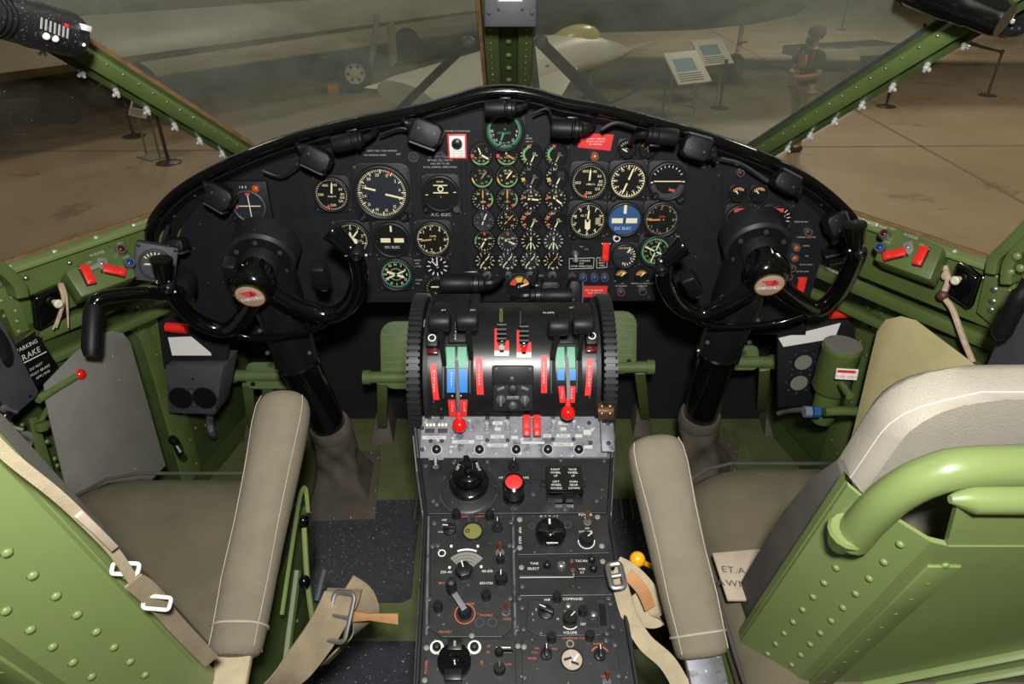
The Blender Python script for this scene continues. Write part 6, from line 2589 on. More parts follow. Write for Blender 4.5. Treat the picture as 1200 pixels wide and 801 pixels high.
lf = PZ(336, 462, .74)
lb = PZ(274, 772, .58)
tl, OL, UL, FL = seat(-1, 'green riveted pilot seat with khaki cushion, on the parking brake side', (.41, .87, .50, 1.045, .49), (.545, .42), .27, .385, (lf, lb, .046, .036), .26, .5)
rf = PZ(764, 512, .74)
rb2 = PZ(824, 772, .57)
tr_, OR, UR, FR = seat(1, 'green riveted copilot seat with canvas covered back and hoop tube', (.335, .80, .56, 1.075, .49), (.655, .42), .29, .352, (rf, rb2, .046, .038))

# adjustment rod with black knobs beside the pilot seat
t = thing('seat_lever', 'thin seat adjusting rod with two black ball knobs beside the pilot seat', 'lever', PX(357, 700, -.36))
mb = MB()
mb.tube([PX(356, 612, -.372), PX(358, 650, -.366), PX(360, 682, -.36), PX(368, 740, -.352)], .005, 8)
mb.build('rod', 'green_seat', t)
for x, y, X_ in ((356, 611, -.372), (357, 682, -.36)):
    mb = MB()
    mb.sphere(PX(x, y, X_), .0115, 14, 10, (.85, 1, 1.2))
    mb.build('knob', 'black_gloss', t)
# green guide bow behind it
t = tag(MB().tube(smoothpath([PX(330, 720, -.385), PX(345, 620, -.385), PX(352, 580, -.385), PX(358, 572, -.38), PX(361, 600, -.375)], 5), .004, 6).build('guide_bow', 'green_seat'), 'thin pale green wire bow beside the pilot armrest', 'wire bow')
# grey trim handle below the knobs
S = Surf(PX(377, 700, -.36), (.3, 1, 0), (0, 0, 1))
mb = MB()
mb.cyl(PX(380, 668, -.35), PX(371, 704, -.355), .006, n=10)
tag(mb.build('grip_handle', 'grey_handle'), 'short ribbed grey handle beside the pilot lap belt', 'handle')


def belt(name, label, paths, buckles=(), group=None):
    t = thing(name, label, 'seat belt', paths[0][0][0], group)
    for pts, wd, sd, m in paths:
        mb = MB()
        strap(mb, smoothpath(pts, 6), wd, sd, .0025)
        b = mb.build('webbing', m, t, angle=50)
    for (c, ex, ey, w_, h_, th) in buckles:
        S = Surf(c, ex, ey)
        mb = MB(S.M)
        pts = [(w_ * a, h_ * b_, 0) for a, b_ in ((-.5, -.5), (.5, -.5), (.5, .5), (-.5, .5))]
        pp_ = smoothpath(pts, 3, True)
        P = rrpoly(w_, h_, min(w_, h_) * .25, 3)
        mb.tube([(x, y, 0) for x, y in P], th, 8, closed=True)
        bk_ = mb.build('buckle', 'steel' if th > .003 else 'lettering', t)
        mb = MB(S.M)
        mb.cyl((-w_ * .5, 0, 0), (w_ * .5, 0, 0), th * .8, n=8)
        if th > .003:
            mb.build('buckle_bar', 'steel', bk_)
    return t


# pilot lap belt with leather tab
def D(x, y, t_):
    return PD(x, y, t_)


belt('lap_belt', 'tan webbing lap belt with steel buckle lying beside the pilot seat',
     [([D(318, 812, .93), D(345, 785, .94), D(378, 740, .97), D(398, 703, 1.0), D(404, 690, 1.03)], .052, (.7, .5, -.3), 'webbing_dark'),
      ([D(404, 690, 1.03), D(422, 703, 1.04), D(428, 728, 1.05), D(408, 750, 1.06), D(380, 778, 1.05)], .046, (.6, .6, .2), 'webbing_dark')],
     [(D(398, 722, .985), V((.95, -.1, -.1)), D(402, 700, 1.0) - D(390, 745, .98), .030, .066, .0035)])
S = Surf(D(432, 720, 1.02), D(466, 724, 1.02) - D(400, 718, 1.02), (0, .5, .8))
mb = MB(S.M)
a = S.loc(398, 712)
b = S.loc(467, 718)
c = S.loc(467, 731)
d = S.loc(399, 729)
mb.prism([(a.x, a.y), ((a.x + b.x) / 2, (a.y + b.y) / 2 - .004), (b.x, b.y), (c.x, c.y), ((c.x + d.x) / 2, (c.y + d.y) / 2 + .005), (d.x, d.y)], -.002, .003)
tag(mb.build('leather_tab', 'leather_tan', bevel=.001), 'tan leather pull tab sticking out of the pilot lap belt', 'leather tab')

# pilot shoulder harness along the edge of the seat back
belt('shoulder_harness', 'pale webbing shoulder harness with two metal slides along the pilot seat back',
     [([D(-30, 492, .45), D(10, 534, .485), D(74, 586, .54), D(130, 642, .605), D(156, 680, .65)], .009, (.5, .5, .6), 'webbing'),
      ([D(156, 680, .65), D(184, 706, .69), D(211, 736, .74), D(248, 774, .80)], .017, (.5, .4, .7), 'webbing_dark'),
      ([D(150, 672, .65), D(172, 684, .67), D(190, 702, .70)], .011, (.6, .3, .7), 'webbing_dark')],
     [(D(147, 666, .645), V((.9, .3, -.4)), V((.1, .6, .8)), .022, .010, .002), (D(184, 706, .68), V((.9, .2, -.4)), V((.1, .6, .8)), .024, .012, .002)])
mb = MB()
strap(mb, [D(92, 602, .553), D(112, 620, .576), D(134, 642, .601)], .007, (.5, .5, .6), .004)
tag(mb.build('strap_keeper', 'tag_cloth', bevel=.001), 'folded beige tape keeper stitched on the pilot shoulder harness', 'strap keeper')

# copilot lap belt with white buckle
belt('lap_belt', 'pale webbing lap belt with white metal buckle hanging by the copilot armrest',
     [([D(722, 668, 1.0), D(728, 690, .995), D(738, 722, .98), D(756, 752, .96), D(782, 776, .93), D(800, 806, .90)], .024, (.8, -.3, .3), 'webbing'),
      ([D(722, 662, 1.0), D(740, 672, 1.0), D(760, 694, 1.0), D(772, 720, 1.0), D(755, 722, 1.0), D(738, 700, 1.0)], .028, (.2, .6, .8), 'webbing'),
      ([D(736, 672, .99), D(752, 690, .985), D(762, 712, .985)], .018, (.3, .6, .7), 'leather_tan')],
     [(D(722, 674, .985), V((.95, .1, .1)), D(727, 660, 1.0) - D(717, 688, .98), .019, .034, .0042)])
M = Matrix.Translation(D(747, 655, 1.03))
mb = MB(M)
mb.sphere((0, 0, 0), .012, 14, 10)
mb.cyl((0, 0, 0), (.03, .01, -.03), .004, n=8)
tag(mb.build('orange_knob', 'orange_knob'), 'round orange-yellow knob beside the copilot armrest', 'knob')

# printed cloth label lying on the copilot seat
zc = .503
q = [PZ(x, y, zc) for x, y in ((834, 650), (892, 645), (910, 657), (896, 705), (852, 705))]
t = thing('cloth_label', 'beige printed cloth label lying on the copilot seat cushion', 'label', q[0])
mb = MB()
mb.prism([(p.x, p.y) for p in q], zc, zc + .006)
mb.build('cloth', 'tag_cloth', t, bevel=.002)
mb = MB()
a = PZ(870, 668, zc + .0065)
mb.text('ET.A.CR', a.x, a.y, .013, zc + .0066, -.1)
a = PZ(872, 684, zc + .0065)
mb.text('AWM-M 81', a.x, a.y, .013, zc + .0066, -.1)
mb.build('lettering', 'box_grey', t, smooth=False)


# ================================================================== SIDE CONSOLES
def edge_box(s, pix, lab, guards, lamps, lever, words):
    """green switch box on the sill; the face leans inwards"""
    T = SIDE[s]
    c = T.hit(sum(q[0] for q in pix) / 4, sum(q[1] for q in pix) / 4, .062)
    S = Surf(c, T.ex, V((0, 0, 1)) - T.ez * .75)
    t = thing('sill_switch_box', lab, 'switch box', S.M)
    P = [S.loc(*q) for q in pix]
    mb = MB(S.M)
    mb.prism([(p.x, p.y) for p in P], -.05, 0)
    mb.build('box_body', 'green', t, bevel=.004)
    return t, S


S_ALL = {}
t, S = edge_box(-1, [(76, 318), (146, 280), (160, 324), (96, 348)], 'green sill switch box with two red guards on the pilot side', None, None, None, None)
S_ALL[-1] = (t, S)
t2, S2 = edge_box(1, [(1042, 262), (1106, 290), (1090, 328), (1024, 304)], 'green sill switch box with two red guards on the copilot side', None, None, None, None)
S_ALL[1] = (t2, S2)
for s, (t, S) in S_ALL.items():
    who = 'pilot' if s < 0 else 'copilot'
    G = ((102, 323, -.15, 'nearer the seat'), (133, 318, .9, 'nearer the panel')) if s < 0 else ((1080, 301, .15, 'nearer the seat'), (1049, 299, -.9, 'nearer the panel'))
    for x, y, r, l_ in G:
        guard(x, y, 10, 24, 'red switch guard on the %s sill box, the one %s' % (who, l_), S=S, z0=.0, rot=r)
    L = ((140, 294, 'lamp_red', 'dark red press lamp'), (150, 310, 'lamp_blue', 'blue press lamp')) if s < 0 else ((1038, 276, 'lamp_red', 'dark red press lamp'), (1033, 292, 'lamp_blue', 'blue press lamp'))
    for x, y, m, l_ in L:
        lamp(x, y, 6.5, m, l_ + ' on the %s sill switch box' % who, S=S, z0=.0)
    q = (119, 311) if s < 0 else (1064, 292)
    M = S.at(q[0], q[1], -.5 if s < 0 else .5)
    p = S.px(*q)
    mb = MB(M)
    mb.prism([(-5 * p, 8 * p), (5 * p, 9 * p), (7 * p, -3 * p), (3 * p, -9 * p), (-3 * p, -4 * p), (-14 * p, -10 * p), (-16 * p, -6 * p), (-5 * p, 2 * p)], .002, .006)
    mb.build('latch_plate', 'plate_grey', t, bevel=.001)
    screw(t, M @ Matrix.Translation((0, 0, .006)), 0, 2 * p, .003, 'steel')
    mb = MB(S.M)
    for tx, x, y, k_ in ((('RUDDER', 114, 297, 3.2), ('OFF', 104, 308, 2.6), ('HIGH', 140, 285, 2.4), ('LOW', 148, 301, 2.4)) if s < 0 else (('RUDDER', 1068, 277, 3.2), ('OFF', 1080, 287, 2.6), ('HIGH', 1046, 268, 2.4), ('LOW', 1040, 284, 2.4))):
        l = S.loc(x, y)
        MB(S.M).text(tx, l.x, l.y, k_ * p, .0012).build('lettering', 'lettering_dim', t, smooth=False)
# sill screws
for s in (-1, 1):
    T = SIDE[s]
    wall = bpy.data.objects['wall_left' if s < 0 else 'wall_right']
    k = 1 if s < 0 else -1
    rivets(wall, [T.M @ V((-k * (.02 + .085 * i), -.022, .012)) for i in range(8)], T.ez, .006, 'steel', 'sill_screw')
    rivets(wall, [T.M @ V((-k * (.04 + .085 * i), .010, .012)) for i in range(8)], (0, 0, 1), .006, 'chrome', 'sill_screw')

# black glossy ash-tray like covers with ivory knobs
for s, pix, kn, lab in ((-1, [(33, 345), (68, 330), (72, 366), (38, 385)], (56, 350), 'pilot'), (1, [(1128, 304), (1154, 322), (1142, 360), (1116, 342)], (1132, 323), 'copilot')):
    T = side_surf(s, .02)
    P = [T.loc(*q) for q in pix]
    c = sum(P, V((0, 0, 0))) / 4
    t = thing('black_cover', 'glossy black cover plate with ivory knob on the %s sill' % lab, 'cover plate', T.M @ Matrix.Translation(c))
    mb = MB(T.M)
    mb.prism([(p.x, p.y) for p in P], 0, .024)
    mb.build('plate', 'black_gloss', t, bevel=.006, seg=3)
    l = T.loc(*kn)
    mb = MB(T.M)
    mb.lathe([(.005, .02), (.004, .032), (.008, .034), (.009, .041), (.006, .044), (0, .044)], 14, (l.x, l.y))
    mb.build('knob', 'ivory', t)
# frayed cords
t = thing('frayed_cord', 'frayed beige cord tassel beside the pilot black cover', 'cord', SIDE[-1].hit(74, 335, .02))
for k, pts in enumerate(([(70, 332), (75, 345), (72, 365), (66, 384)], [(72, 332), (77, 345), (79, 362), (80, 384)], [(70, 334), (74, 352), (68, 372), (62, 386)])):
    mb = MB()
    mb.tube(smoothpath([SIDE[-1].hit(x, y, .045) for x, y in pts], 4), [.004 - .0002 * i for i in range(13)], 6)
    mb.build('strand', 'rope', t)
t = thing('frayed_cord', 'long beige cord knotted on the copilot sill hanging over the khaki plate', 'cord', SIDE[1].hit(1108, 312, .02))
mb = MB()
mb.tube(smoothpath([SIDE[1].hit(1107, 312, .02), SIDE[1].hit(1111, 328, .03), SIDE[1].hit(1106, 346, .035), SIDE[1].hit(1116, 362, .04), SIDE[1].hit(1128, 395, .045), SIDE[1].hit(1140, 424, .05)], 5), .006, 8)
mb.build('strand', 'rope', t)
mb = MB()
mb.sphere(SIDE[1].hit(1105, 346, .035), .012, 10, 7)
mb.build('knot', 'leather_brown', t)
mb = MB()
mb.sphere(SIDE[1].hit(1108, 322, .028), .009, 8, 6, (.9, .9, 1.3))
mb.build('knot', 'rope', t)

# bent wall plates
for s, pix, m, lab, mm in ((-1, [(52, 470), (50, 450), (85, 414), (112, 392), (128, 387), (142, 390), (150, 400), (162, 440), (192, 545), (150, 590), (80, 590)], 'plate_grey', 'scuffed grey rounded plate on the pilot side wall', 0),
                           (1, [(1040, 374), (1058, 370), (1075, 375), (1140, 424), (1200, 480), (1180, 560), (985, 560), (1003, 500), (1022, 420), (1030, 388)], 'plate_khaki', 'scuffed khaki rounded plate on the copilot side wall', 0)):
    T0 = LOW[s]
    T = Surf(T0.hit(sum(q[0] for q in pix) / len(pix), 470, .095), T0.ex, V((0, 0, 1)) - T0.ez * .1)
    P = [T.loc(*q) for q in pix]
    mb = MB(T.M)
    mb.prism([(p.x, p.y) for p in P], 0, .006)
    tag(mb.build('side_plate', m, bevel=.002), lab, 'plate')

# gauge in a tilted grey case at the pilot end of the panel
c = PY(186, 313, 1.36)
S = Surf(c, V((1, .35, -.35)), V((.25, .3, 1)))
g = Gauge(182, 309, 15.5, 'grey square cased gauge tilted beside the pilot yoke grip', face='case_grey', S=S, name='tilted_gauge', z0=0.0, plate='case_grey')
mb = MB(g.M)
mb.box((0, 0, -.017), (g.R * 2.9, g.R * 2.9, .034))
mb.build('case', 'box_grey', g.o, bevel=.004)
g.ticks(9, -60, 100, .7, .92, .05).needle(262, .8, .06).done()
for a in (45, 135, 225, 315):
    q = pol(a, g.R * 1.75)
    screw(g.o, g.M, q[0], q[1], .004, 'case_black')

# nose-wheel steering crank
t = thing('steering_crank', 'black bent crank handle reaching across beside the pilot yoke', 'crank', PD(205, 340, 1.50))
P = [PD(214, 338, 1.54), PD(200, 345, 1.45), PD(170, 343, 1.40), PD(135, 346, 1.36), PD(117, 350, 1.34), PD(110, 358, 1.335), PD(108, 380, 1.33), PD(107, 396, 1.325)]
mb = MB()
mb.tube(smoothpath(P, 5), .0135, 12)
mb.build('arm', 'black_gloss', t)
mb = MB()
mb.tube([PD(109, 358, 1.335), PD(109, 364, 1.333), PD(107, 408, 1.322), PD(107, 417, 1.32)], [.015, .0175, .0175, .013], 14)
mb.build('grip', 'black_rubber', t)
mb = MB()
mb.tube([PD(216, 325, 1.56), PD(214, 338, 1.53), PD(212, 346, 1.52)], [.026, .030, .024], 16)
mb.build('boss', 'black_satin', t)

# parking brake placard
T = low_surf(-1, .07)
ang = .50
S = Surf(T.hit(45, 415), T.hit(64, 405) - T.hit(26, 426), T.hit(52, 425) * -1 + T.hit(40, 400))
t = thing('placard', 'black PARKING BRAKE placard with white lettering by the pilot seat', 'placard', S.M)
pix = [(4, 414), (42, 388), (68, 428), (62, 440), (22, 466)]
P = [S.loc(*q) for q in pix]
mb = MB(S.M)
mb.prism([(p.x, p.y) for p in P], -.003, 0)
mb.build('plate', 'dial_black', t, bevel=.001)
p = S.px(45, 415)
mb = MB(S.M)


def stx(tx, x, y, k_):
    l = S.loc(x, y)
    mb.text(tx, l.x, l.y, k_ * p, .0008)


stx('PARKING', 31, 405, 5.0)
stx('BRAKE', 34, 415, 7.2)
stx('DO NOT', 42, 429, 3.2)
stx('FOOT BRAKE', 47, 433.5, 3.2)
stx('APPLYING', 50, 438.5, 3.2)
a, b = S.loc(22, 428), S.loc(54, 412)
mb.tube([(a.x, a.y, .0006), (b.x, b.y, .0006)], .0012, 4)
mb.build('lettering', 'lettering', t, smooth=False)
screw(t, S.M, *S.loc(44, 391)[:2], .005, 'steel')

# grey lever quadrant box beside it
T = low_surf(-1, .10)
t = thing('lever_box', 'flat grey lever box with black slotted handle beside the pilot seat', 'lever box', T.hit(20, 440))
mb = MB(T.M)
P = [T.loc(*q) for q in ((-30, 380), (4, 376), (46, 458), (45, 464), (12, 492), (-30, 500))]
mb.prism([(p.x, p.y) for p in P], -.03, 0)
mb.build('box_body', 'box_grey', t, bevel=.004)
mb = MB()
mb.tube(smoothpath([T.hit(-12, 380, .012), T.hit(2, 400, .014), T.hit(8, 416, .014), T.hit(10, 428, .012)], 4), [.012] * 9 + [.011, .010, .008, .004], 10, flat=.6)
mb.build('handle', 'black_rubber', t)
screw(t, T.M, *T.loc(35, 464)[:2], .003, 'dial_black')

# green lever with red ball
t = thing('red_ball_lever', 'green rod lever with red ball over the scuffed grey plate', 'lever', low_surf(-1, .08).hit(50, 465))
T = low_surf(-1, .09)
mb = MB()
mb.tube([T.hit(44, 468), T.hit(66, 454), T.hit(88, 441)], .0085, 10)
mb.build('rod', 'green_pedal', t)
mb = MB()
mb.sphere(T.hit(93, 438.5), .0125, 16, 10)
mb.build('ball', 'red_gloss', t)
# hooked green latch bracket under it
t = thing('latch_bracket', 'hooked green latch bracket below the red ball lever', 'bracket', T.hit(55, 500))
T2 = low_surf(-1, .06)
for nm, pix, z0, z1 in (('hook', [(40, 500), (52, 478), (60, 469), (62, 480), (59, 484), (56, 479), (48, 492), (56, 496), (48, 503)], .0, .008),
                        ('catch_block', [(34, 496), (46, 491), (53, 492), (44, 503), (36, 505)], .008, .022), ('arm', [(36, 490), (44, 488), (66, 560), (76, 590), (60, 590), (46, 540)], -.006, .0)):
    P = [T2.loc(*q) for q in pix]
    mb = MB(T2.M)
    mb.prism([(p.x, p.y) for p in P], z0, z1)
    mb.build(nm, 'green', t, bevel=.001)
mb = MB(T2.M)
q = T2.loc(29, 517)
mb.lathe([(.020, -.004), (.020, 0), (0, 0)], 18, (q.x, q.y))
mb.build('cover_disc', 'plate_grey', t)
rivets(t, [T2.hit(55, 517, .0), T2.hit(64, 537, .0), T2.hit(67, 545, 0), T2.hit(26, 497, 0)], T2.ez, .005, 'green_seat')

# pilot side circuit switch panel
T = low_surf(-1, .16)
pix = [(-30, 440), (0, 468), (14, 492), (40, 536), (44, 552), (30, 562), (-30, 520)]
t = thing('side_switch_console', 'black toggle switch panel low on the pilot side wall', 'switch console', T.hit(10, 510))
mb = MB(T.M)
P = [T.loc(*q) for q in pix]
mb.prism([(p.x, p.y) for p in P], -.04, 0)
mb.build('face_plate', 'radio_black', t, bevel=.002)
for x, y, m in ((4, 478, 'case_grey'), (10, 499, 'plate_grey'), (7, 516, 'copper'), (18, 535, 'worn_aluminium'), (38, 546, 'white_paint'), (26, 545, 'case_grey')):
    l = T.loc(x, y)
    mb = MB(T.M @ Matrix.Translation((l.x, l.y, 0)))
    mb.lathe([(.007, 0), (.007, .003), (.004, .004), (.004, .009), (0, .009)], 12)
    k = mb.build('toggle', 'worn_aluminium', t)
    mb = MB(T.M @ Matrix.Translation((l.x, l.y, 0)))
    mb.cyl((0, 0, .006), (.004, -.008, .022), .0022, .0036, 8)
    mb.build('bat_handle', m, k)
for x, y, w_ in ((3, 492, 14), (12, 522, 16), (20, 530, 14), (6, 506, 12), (30, 552, 14)):
    l = T.loc(x, y)
    mb = MB(T.M @ Matrix.Translation((l.x, l.y, 0)) @ Matrix.Rotation(.6, 4, 'Z'))
    mb.box((0, 0, .0004), (w_ * T.px(x, y), .0022, .0008))
    mb.build('legend_line', 'lettering', t)
# red padded grab loops between wall plate and cushion
for i, pts in enumerate(([(86, 546), (92, 538), (104, 536), (114, 537)], [(118, 534), (128, 533), (138, 538), (143, 546)])):
    T = low_surf(-1, .10)
    mb = MB()
    mb.tube(smoothpath([T.hit(x, y) for x, y in pts], 5), .0075, 10)
    tag(mb.build('grab_loop', 'red_gloss'), 'curved red tube beside the pilot cushion, ' + ('the one nearer the seat back' if i == 0 else 'the one nearer the pedals'), 'tube', 'red tubes beside the pilot cushion')

# ------------------------------------------------------------------ bulkhead equipment
S = Surf(PY(222, 455, 1.43), (1, 0, 0), (0, .12, 1))
t = thing('outlet_box', 'dark grey box with two round openings below the pilot end of the panel', 'outlet box', S.M)
P = [S.loc(*q) for q in ((193, 429), (262, 429), (252, 486), (197, 484))]
mb = MB(S.M)
mb.prism([(p.x, p.y) for p in P], -.10, 0)
mb.build('box_body', 'box_grey', t, bevel=.004)
for x in (212, 240):
    l = S.loc(x, 466)
    mb = MB(S.M)
    mb.lathe([(.029, 0), (.029, .0012), (0, .0012)], 26, (l.x, l.y))
    h_ = mb.build('opening', 'dial_black', t, smooth=False)
    mb = MB(S.M)
    mb.ring(.029, .031, 0, n=26, c=(l.x, l.y), th=.002)
    mb.build('opening_rim', 'case_black', h_)
    for k in range(4):
        a = math.pi / 4 + k * math.pi / 2
        screw(h_, S.M, l.x + .036 * math.cos(a), l.y + .036 * math.sin(a), .0025, 'case_black')
screw(t, S.M, *S.loc(226, 444)[:2], .003, 'dial_black')
# black lower panel wings with paper labels and red bars
for s, pix, lab, bar, lname in ((-1, [(184, 372), (262, 372), (268, 398), (266, 432), (192, 432)], [(197, 395), (224, 394), (247, 413), (248, 416), (202, 416)], (207, 384), 'pilot'), (1, [(912, 380), (1000, 372), (1003, 398), (985, 470), (912, 478)], [(912, 396), (985, 378), (978, 396), (918, 406)], (985, 367), 'copilot')):
    Sx = Surf(PY(pix[0][0], 420, 1.47), (1, 0, 0), (0, .05, 1))
    t = thing('lower_panel', 'black lower panel with white paper label under the %s end of the instrument panel' % lname, 'panel', Sx.M)
    P = [Sx.loc(*q) for q in pix]
    mb = MB(Sx.M)
    mb.prism([(p.x, p.y) for p in P], -.012, 0)
    mb.build('sheet', 'bulkhead_black', t, bevel=.001)
    P = [Sx.loc(*q) for q in lab]
    mb = MB(Sx.M)
    mb.prism([(p.x, p.y) for p in P], .0, .0012)
    mb.build('paper_label', 'white_paint', t)
    mb = MB()
    d_ = 12 if s < 0 else -12
    mb.cyl(Sx.hit(bar[0] - d_, bar[1] - 1, .02), Sx.hit(bar[0] + d_, bar[1] + 1, .02), .0125, n=10)
    mb.build('red_bar', 'red', t)
    for q in pix[:4]:
        pass
    if s > 0:
        for (x, y, rx) in ((941, 424, 10.5), (936, 448, 10.5)):
            l = Sx.loc(x, y)
            R_ = rx * Sx.px(x, y)
            mb = MB(Sx.M)
            mb.lathe([(R_, .0), (R_, .0015), (0, .0015)], 22, (l.x, l.y))
            h_ = mb.build('lightening_hole', 'plate_grey', t, smooth=False)
            mb = MB(Sx.M)
            mb.ring(R_ * .96, R_ * 1.2, 0, n=22, c=(l.x, l.y), th=.003)
            mb.build('hole_flange', 'bulkhead_black', h_)
            for k in range(8):
                a = k * math.pi / 4
                screw(h_, Sx.M, l.x + R_ * 1.4 * math.cos(a), l.y + R_ * 1.4 * math.sin(a), .003, 'case_grey')
# hoses and pipes in the footwell
for nm, pts, r_, m, lab in (('grey_pipe', [PD(246, 486, 1.86), PD(246, 497, 1.88), PD(249, 508, 1.90), PZ(253, 516, .01)], .010, 'worn_aluminium', 'short grey pipe from the outlet box to the floor'),
                            ('black_hose', [PD(200, 513, 1.78), PD(206, 518, 1.79), PD(211, 530, 1.78), PZ(220, 545, .03)], .010, 'black_satin', 'black bent hose rising beside the grey wall plate'),
                            ('grey_pipe', [PD(912, 484, 1.92), PD(920, 481, 1.90), PD(935, 480, 1.86), PD(950, 480, 1.82)], .008, 'worn_aluminium', 'grey pipe with blue fittings leading to the green reservoir')):
    mb = MB()
    mb.tube(smoothpath(pts, 5), r_, 10)
    tag(mb.build(nm, m), lab, 'pipe')

# hydraulic reservoir
R0 = 1.62
top = PD(988, 404, R0)
k = R0 / F
t = thing('hydraulic_reservoir', 'green cylindrical hydraulic reservoir with red data plate, copilot footwell', 'reservoir', top - V((0, 0, .26)))
M = Matrix.Translation(top)
mb = MB(M)
mb.lathe([(0, 0), (22 * k, 0), (22.5 * k, -.004), (22.5 * k, -.012), (22 * k, -.014), (22 * k, -.12), (20 * k, -.128)], 28)
mb.build('upper_tank', 'green', t)
mb = MB(M)
mb.lathe([(21 * k, .0005), (21 * k, .0025), (0, .0025)], 28)
mb.build('top_cap', 'plate_grey', t)
mb = MB(M)
mb.lathe([(15 * k, -.12), (15 * k, -.205), (13 * k, -.222), (8 * k, -.228), (0, -.228)], 24)
mb.build('lower_tank', 'green', t)
S = Surf(PD(992, 438, R0 - .04), (1, -.1, 0), (0, .2, 1))
mb = MB(S.M)
mb.box((0, 0, 0), (24 * k, 13 * k, .006))
dp = mb.build('data_plate', 'white_paint', t, bevel=.001)
mb = MB(S.M)
for i, l_ in enumerate(('HYDRAULIC', 'FLUID ONLY')):
    mb.text(l_, 0, (2.6 - 5.2 * i) * k, 3 * k, .0034)
mb.build('lettering', 'red_plate', dp, smooth=False)
mb = MB(S.M)
mb.box((-1 * k, 3.6 * k, .0032), (20 * k, 3.2 * k, .0004))
mb.build('red_band', 'red_plate', dp)
mb = MB()
mb.cyl(PD(986, 450, R0 - .03), PD(996, 464, R0 - .07), .008, .009, 10)
mb.build('drain_stub', 'green', t)
for x in (966, 1008):
    mb = MB()
    mb.cyl(PD(987, 481, R0 + .02), PD(x, 482, R0 + .02), .012, n=10)
    mb.build('port_stub', 'green', t)
for x, m in ((956, 'dial_blue'), (946, 'blue_grey')):
    mb = MB()
    mb.cyl(PD(x - 4, 482, R0 + .03), PD(x + 4, 482, R0 + .03), .014, n=8)
    mb.build('pipe_fitting', m, t)

# copilot side: bracket plate, black handle, grey box, window frame
T = side_surf(1, .028)
t = thing('bracket_plate', 'green bolted bracket plate behind the copilot black cover', 'bracket', T.hit(1165, 350))
P = [T.loc(*q) for q in ((1155, 314), (1190, 332), (1186, 392), (1166, 384), (1144, 366))]
mb = MB(T.M)
mb.prism([(p.x, p.y) for p in P], -.008, 0)
mb.build('plate', 'green', t, bevel=.002)
for x, y in ((1165, 339), (1163, 353), (1161, 363)):
    screw(t, T.M, *T.loc(x, y)[:2], .0065, 'steel', 'bolt', .004)
rivets(t, [T.hit(x, y, 0) for x, y in ((1168, 324), (1183, 331), (1183, 340), (1182, 358))], T.ez, .005, 'green_seat')
t = thing('window_track', 'curved green window track at the edge of the copilot side window', 'window track', side_surf(1, .03).hit(1190, 310))
mb = MB()
T = side_surf(1, .03)
strap(mb, smoothpath([T.hit(1168, 318), T.hit(1172, 300), T.hit(1186, 286), T.hit(1204, 268), T.hit(1230, 240)], 5), .05, T.ez, .02)
mb.build('track', 'green', t, bevel=.003)
mb = MB()
strap(mb, smoothpath([T.hit(1186, 330, .01), T.hit(1188, 308, .01), T.hit(1198, 292, .01), T.hit(1216, 274, .01)], 5), .05, T.ez, .02)
mb.build('guide', 'green', t, bevel=.003)
rivets(t, [T.hit(1192, 300, .036), T.hit(1196, 314, .036), T.hit(1184, 318, .03)], T.ez, .009, 'green_seat')
T = low_surf(1, .10)
t = thing('lever_box', 'flat grey lever box with black handle beside the copilot seat', 'lever box', T.hit(1185, 400))
P = [T.loc(*q) for q in ((1168, 398), (1180, 360), (1230, 345), (1260, 430), (1150, 440))]
mb = MB(T.M)
mb.prism([(p.x, p.y) for p in P], -.03, 0)
mb.build('box_body', 'box_grey', t, bevel=.004)
mb = MB()
mb.tube(smoothpath([T.hit(1206, 326, .06), T.hit(1194, 350, .06), T.hit(1180, 378, .055), T.hit(1170, 396, .05)], 5), [.010] * 4 + [.015] * 8 + [.016, .015, .012, .006], 12)
mb.build('handle', 'black_rubber', t)
for s in (-1, 1):
    T = low_surf(s, .03)
    t = T
# pilot side window track
T = side_surf(-1, .03)
t = thing('window_track', 'green riveted window track at the edge of the pilot side window', 'window track', T.hit(5, 340))
mb = MB()
strap(mb, smoothpath([T.hit(18, 345), T.hit(14, 330), T.hit(-4, 312), T.hit(-30, 296)], 5), .06, T.ez, .022)
mb.build('track', 'green', t, bevel=.003)
mb = MB(T.M)
P = [T.loc(*q) for q in ((-12, 345), (14, 335), (30, 362), (38, 388), (-4, 408))]
mb.prism([(p.x, p.y) for p in P], -.02, -.008)
mb.build('plate', 'green', t, bevel=.002)
rivets(t, [T.hit(x, y, -.008) for x, y in ((14, 348), (18, 364), (20, 376), (22, 388), (2, 352), (4, 370))], T.ez, .005, 'green_seat')

# ------------------------------------------------------------------ spot lamps at the upper corners
def tubelamp(name, label, a, b, r0, m, parts):
    t = thing(name, label, 'lamp', b)
    ax = (b - a).normalized()
    M = ax.to_track_quat('Z', 'Y').to_matrix().to_4x4()
    M.translation = a
    L = (b - a).length
    mb = MB(M)
    mb.lathe([(0, 0), (r0 * .8, 0), (r0 * .86, L * .06), (r0 * .86, L * .3), (r0 * .92, L * .33), (r0 * .95, L * .5), (r0, L * .55), (r0, L * .97), (r0 * .95, L), (r0 * .8, L), (r0 * .8, L * .9), (0, L * .9)], 26)
    mb.build('housing', m, t)
    return t, M, L


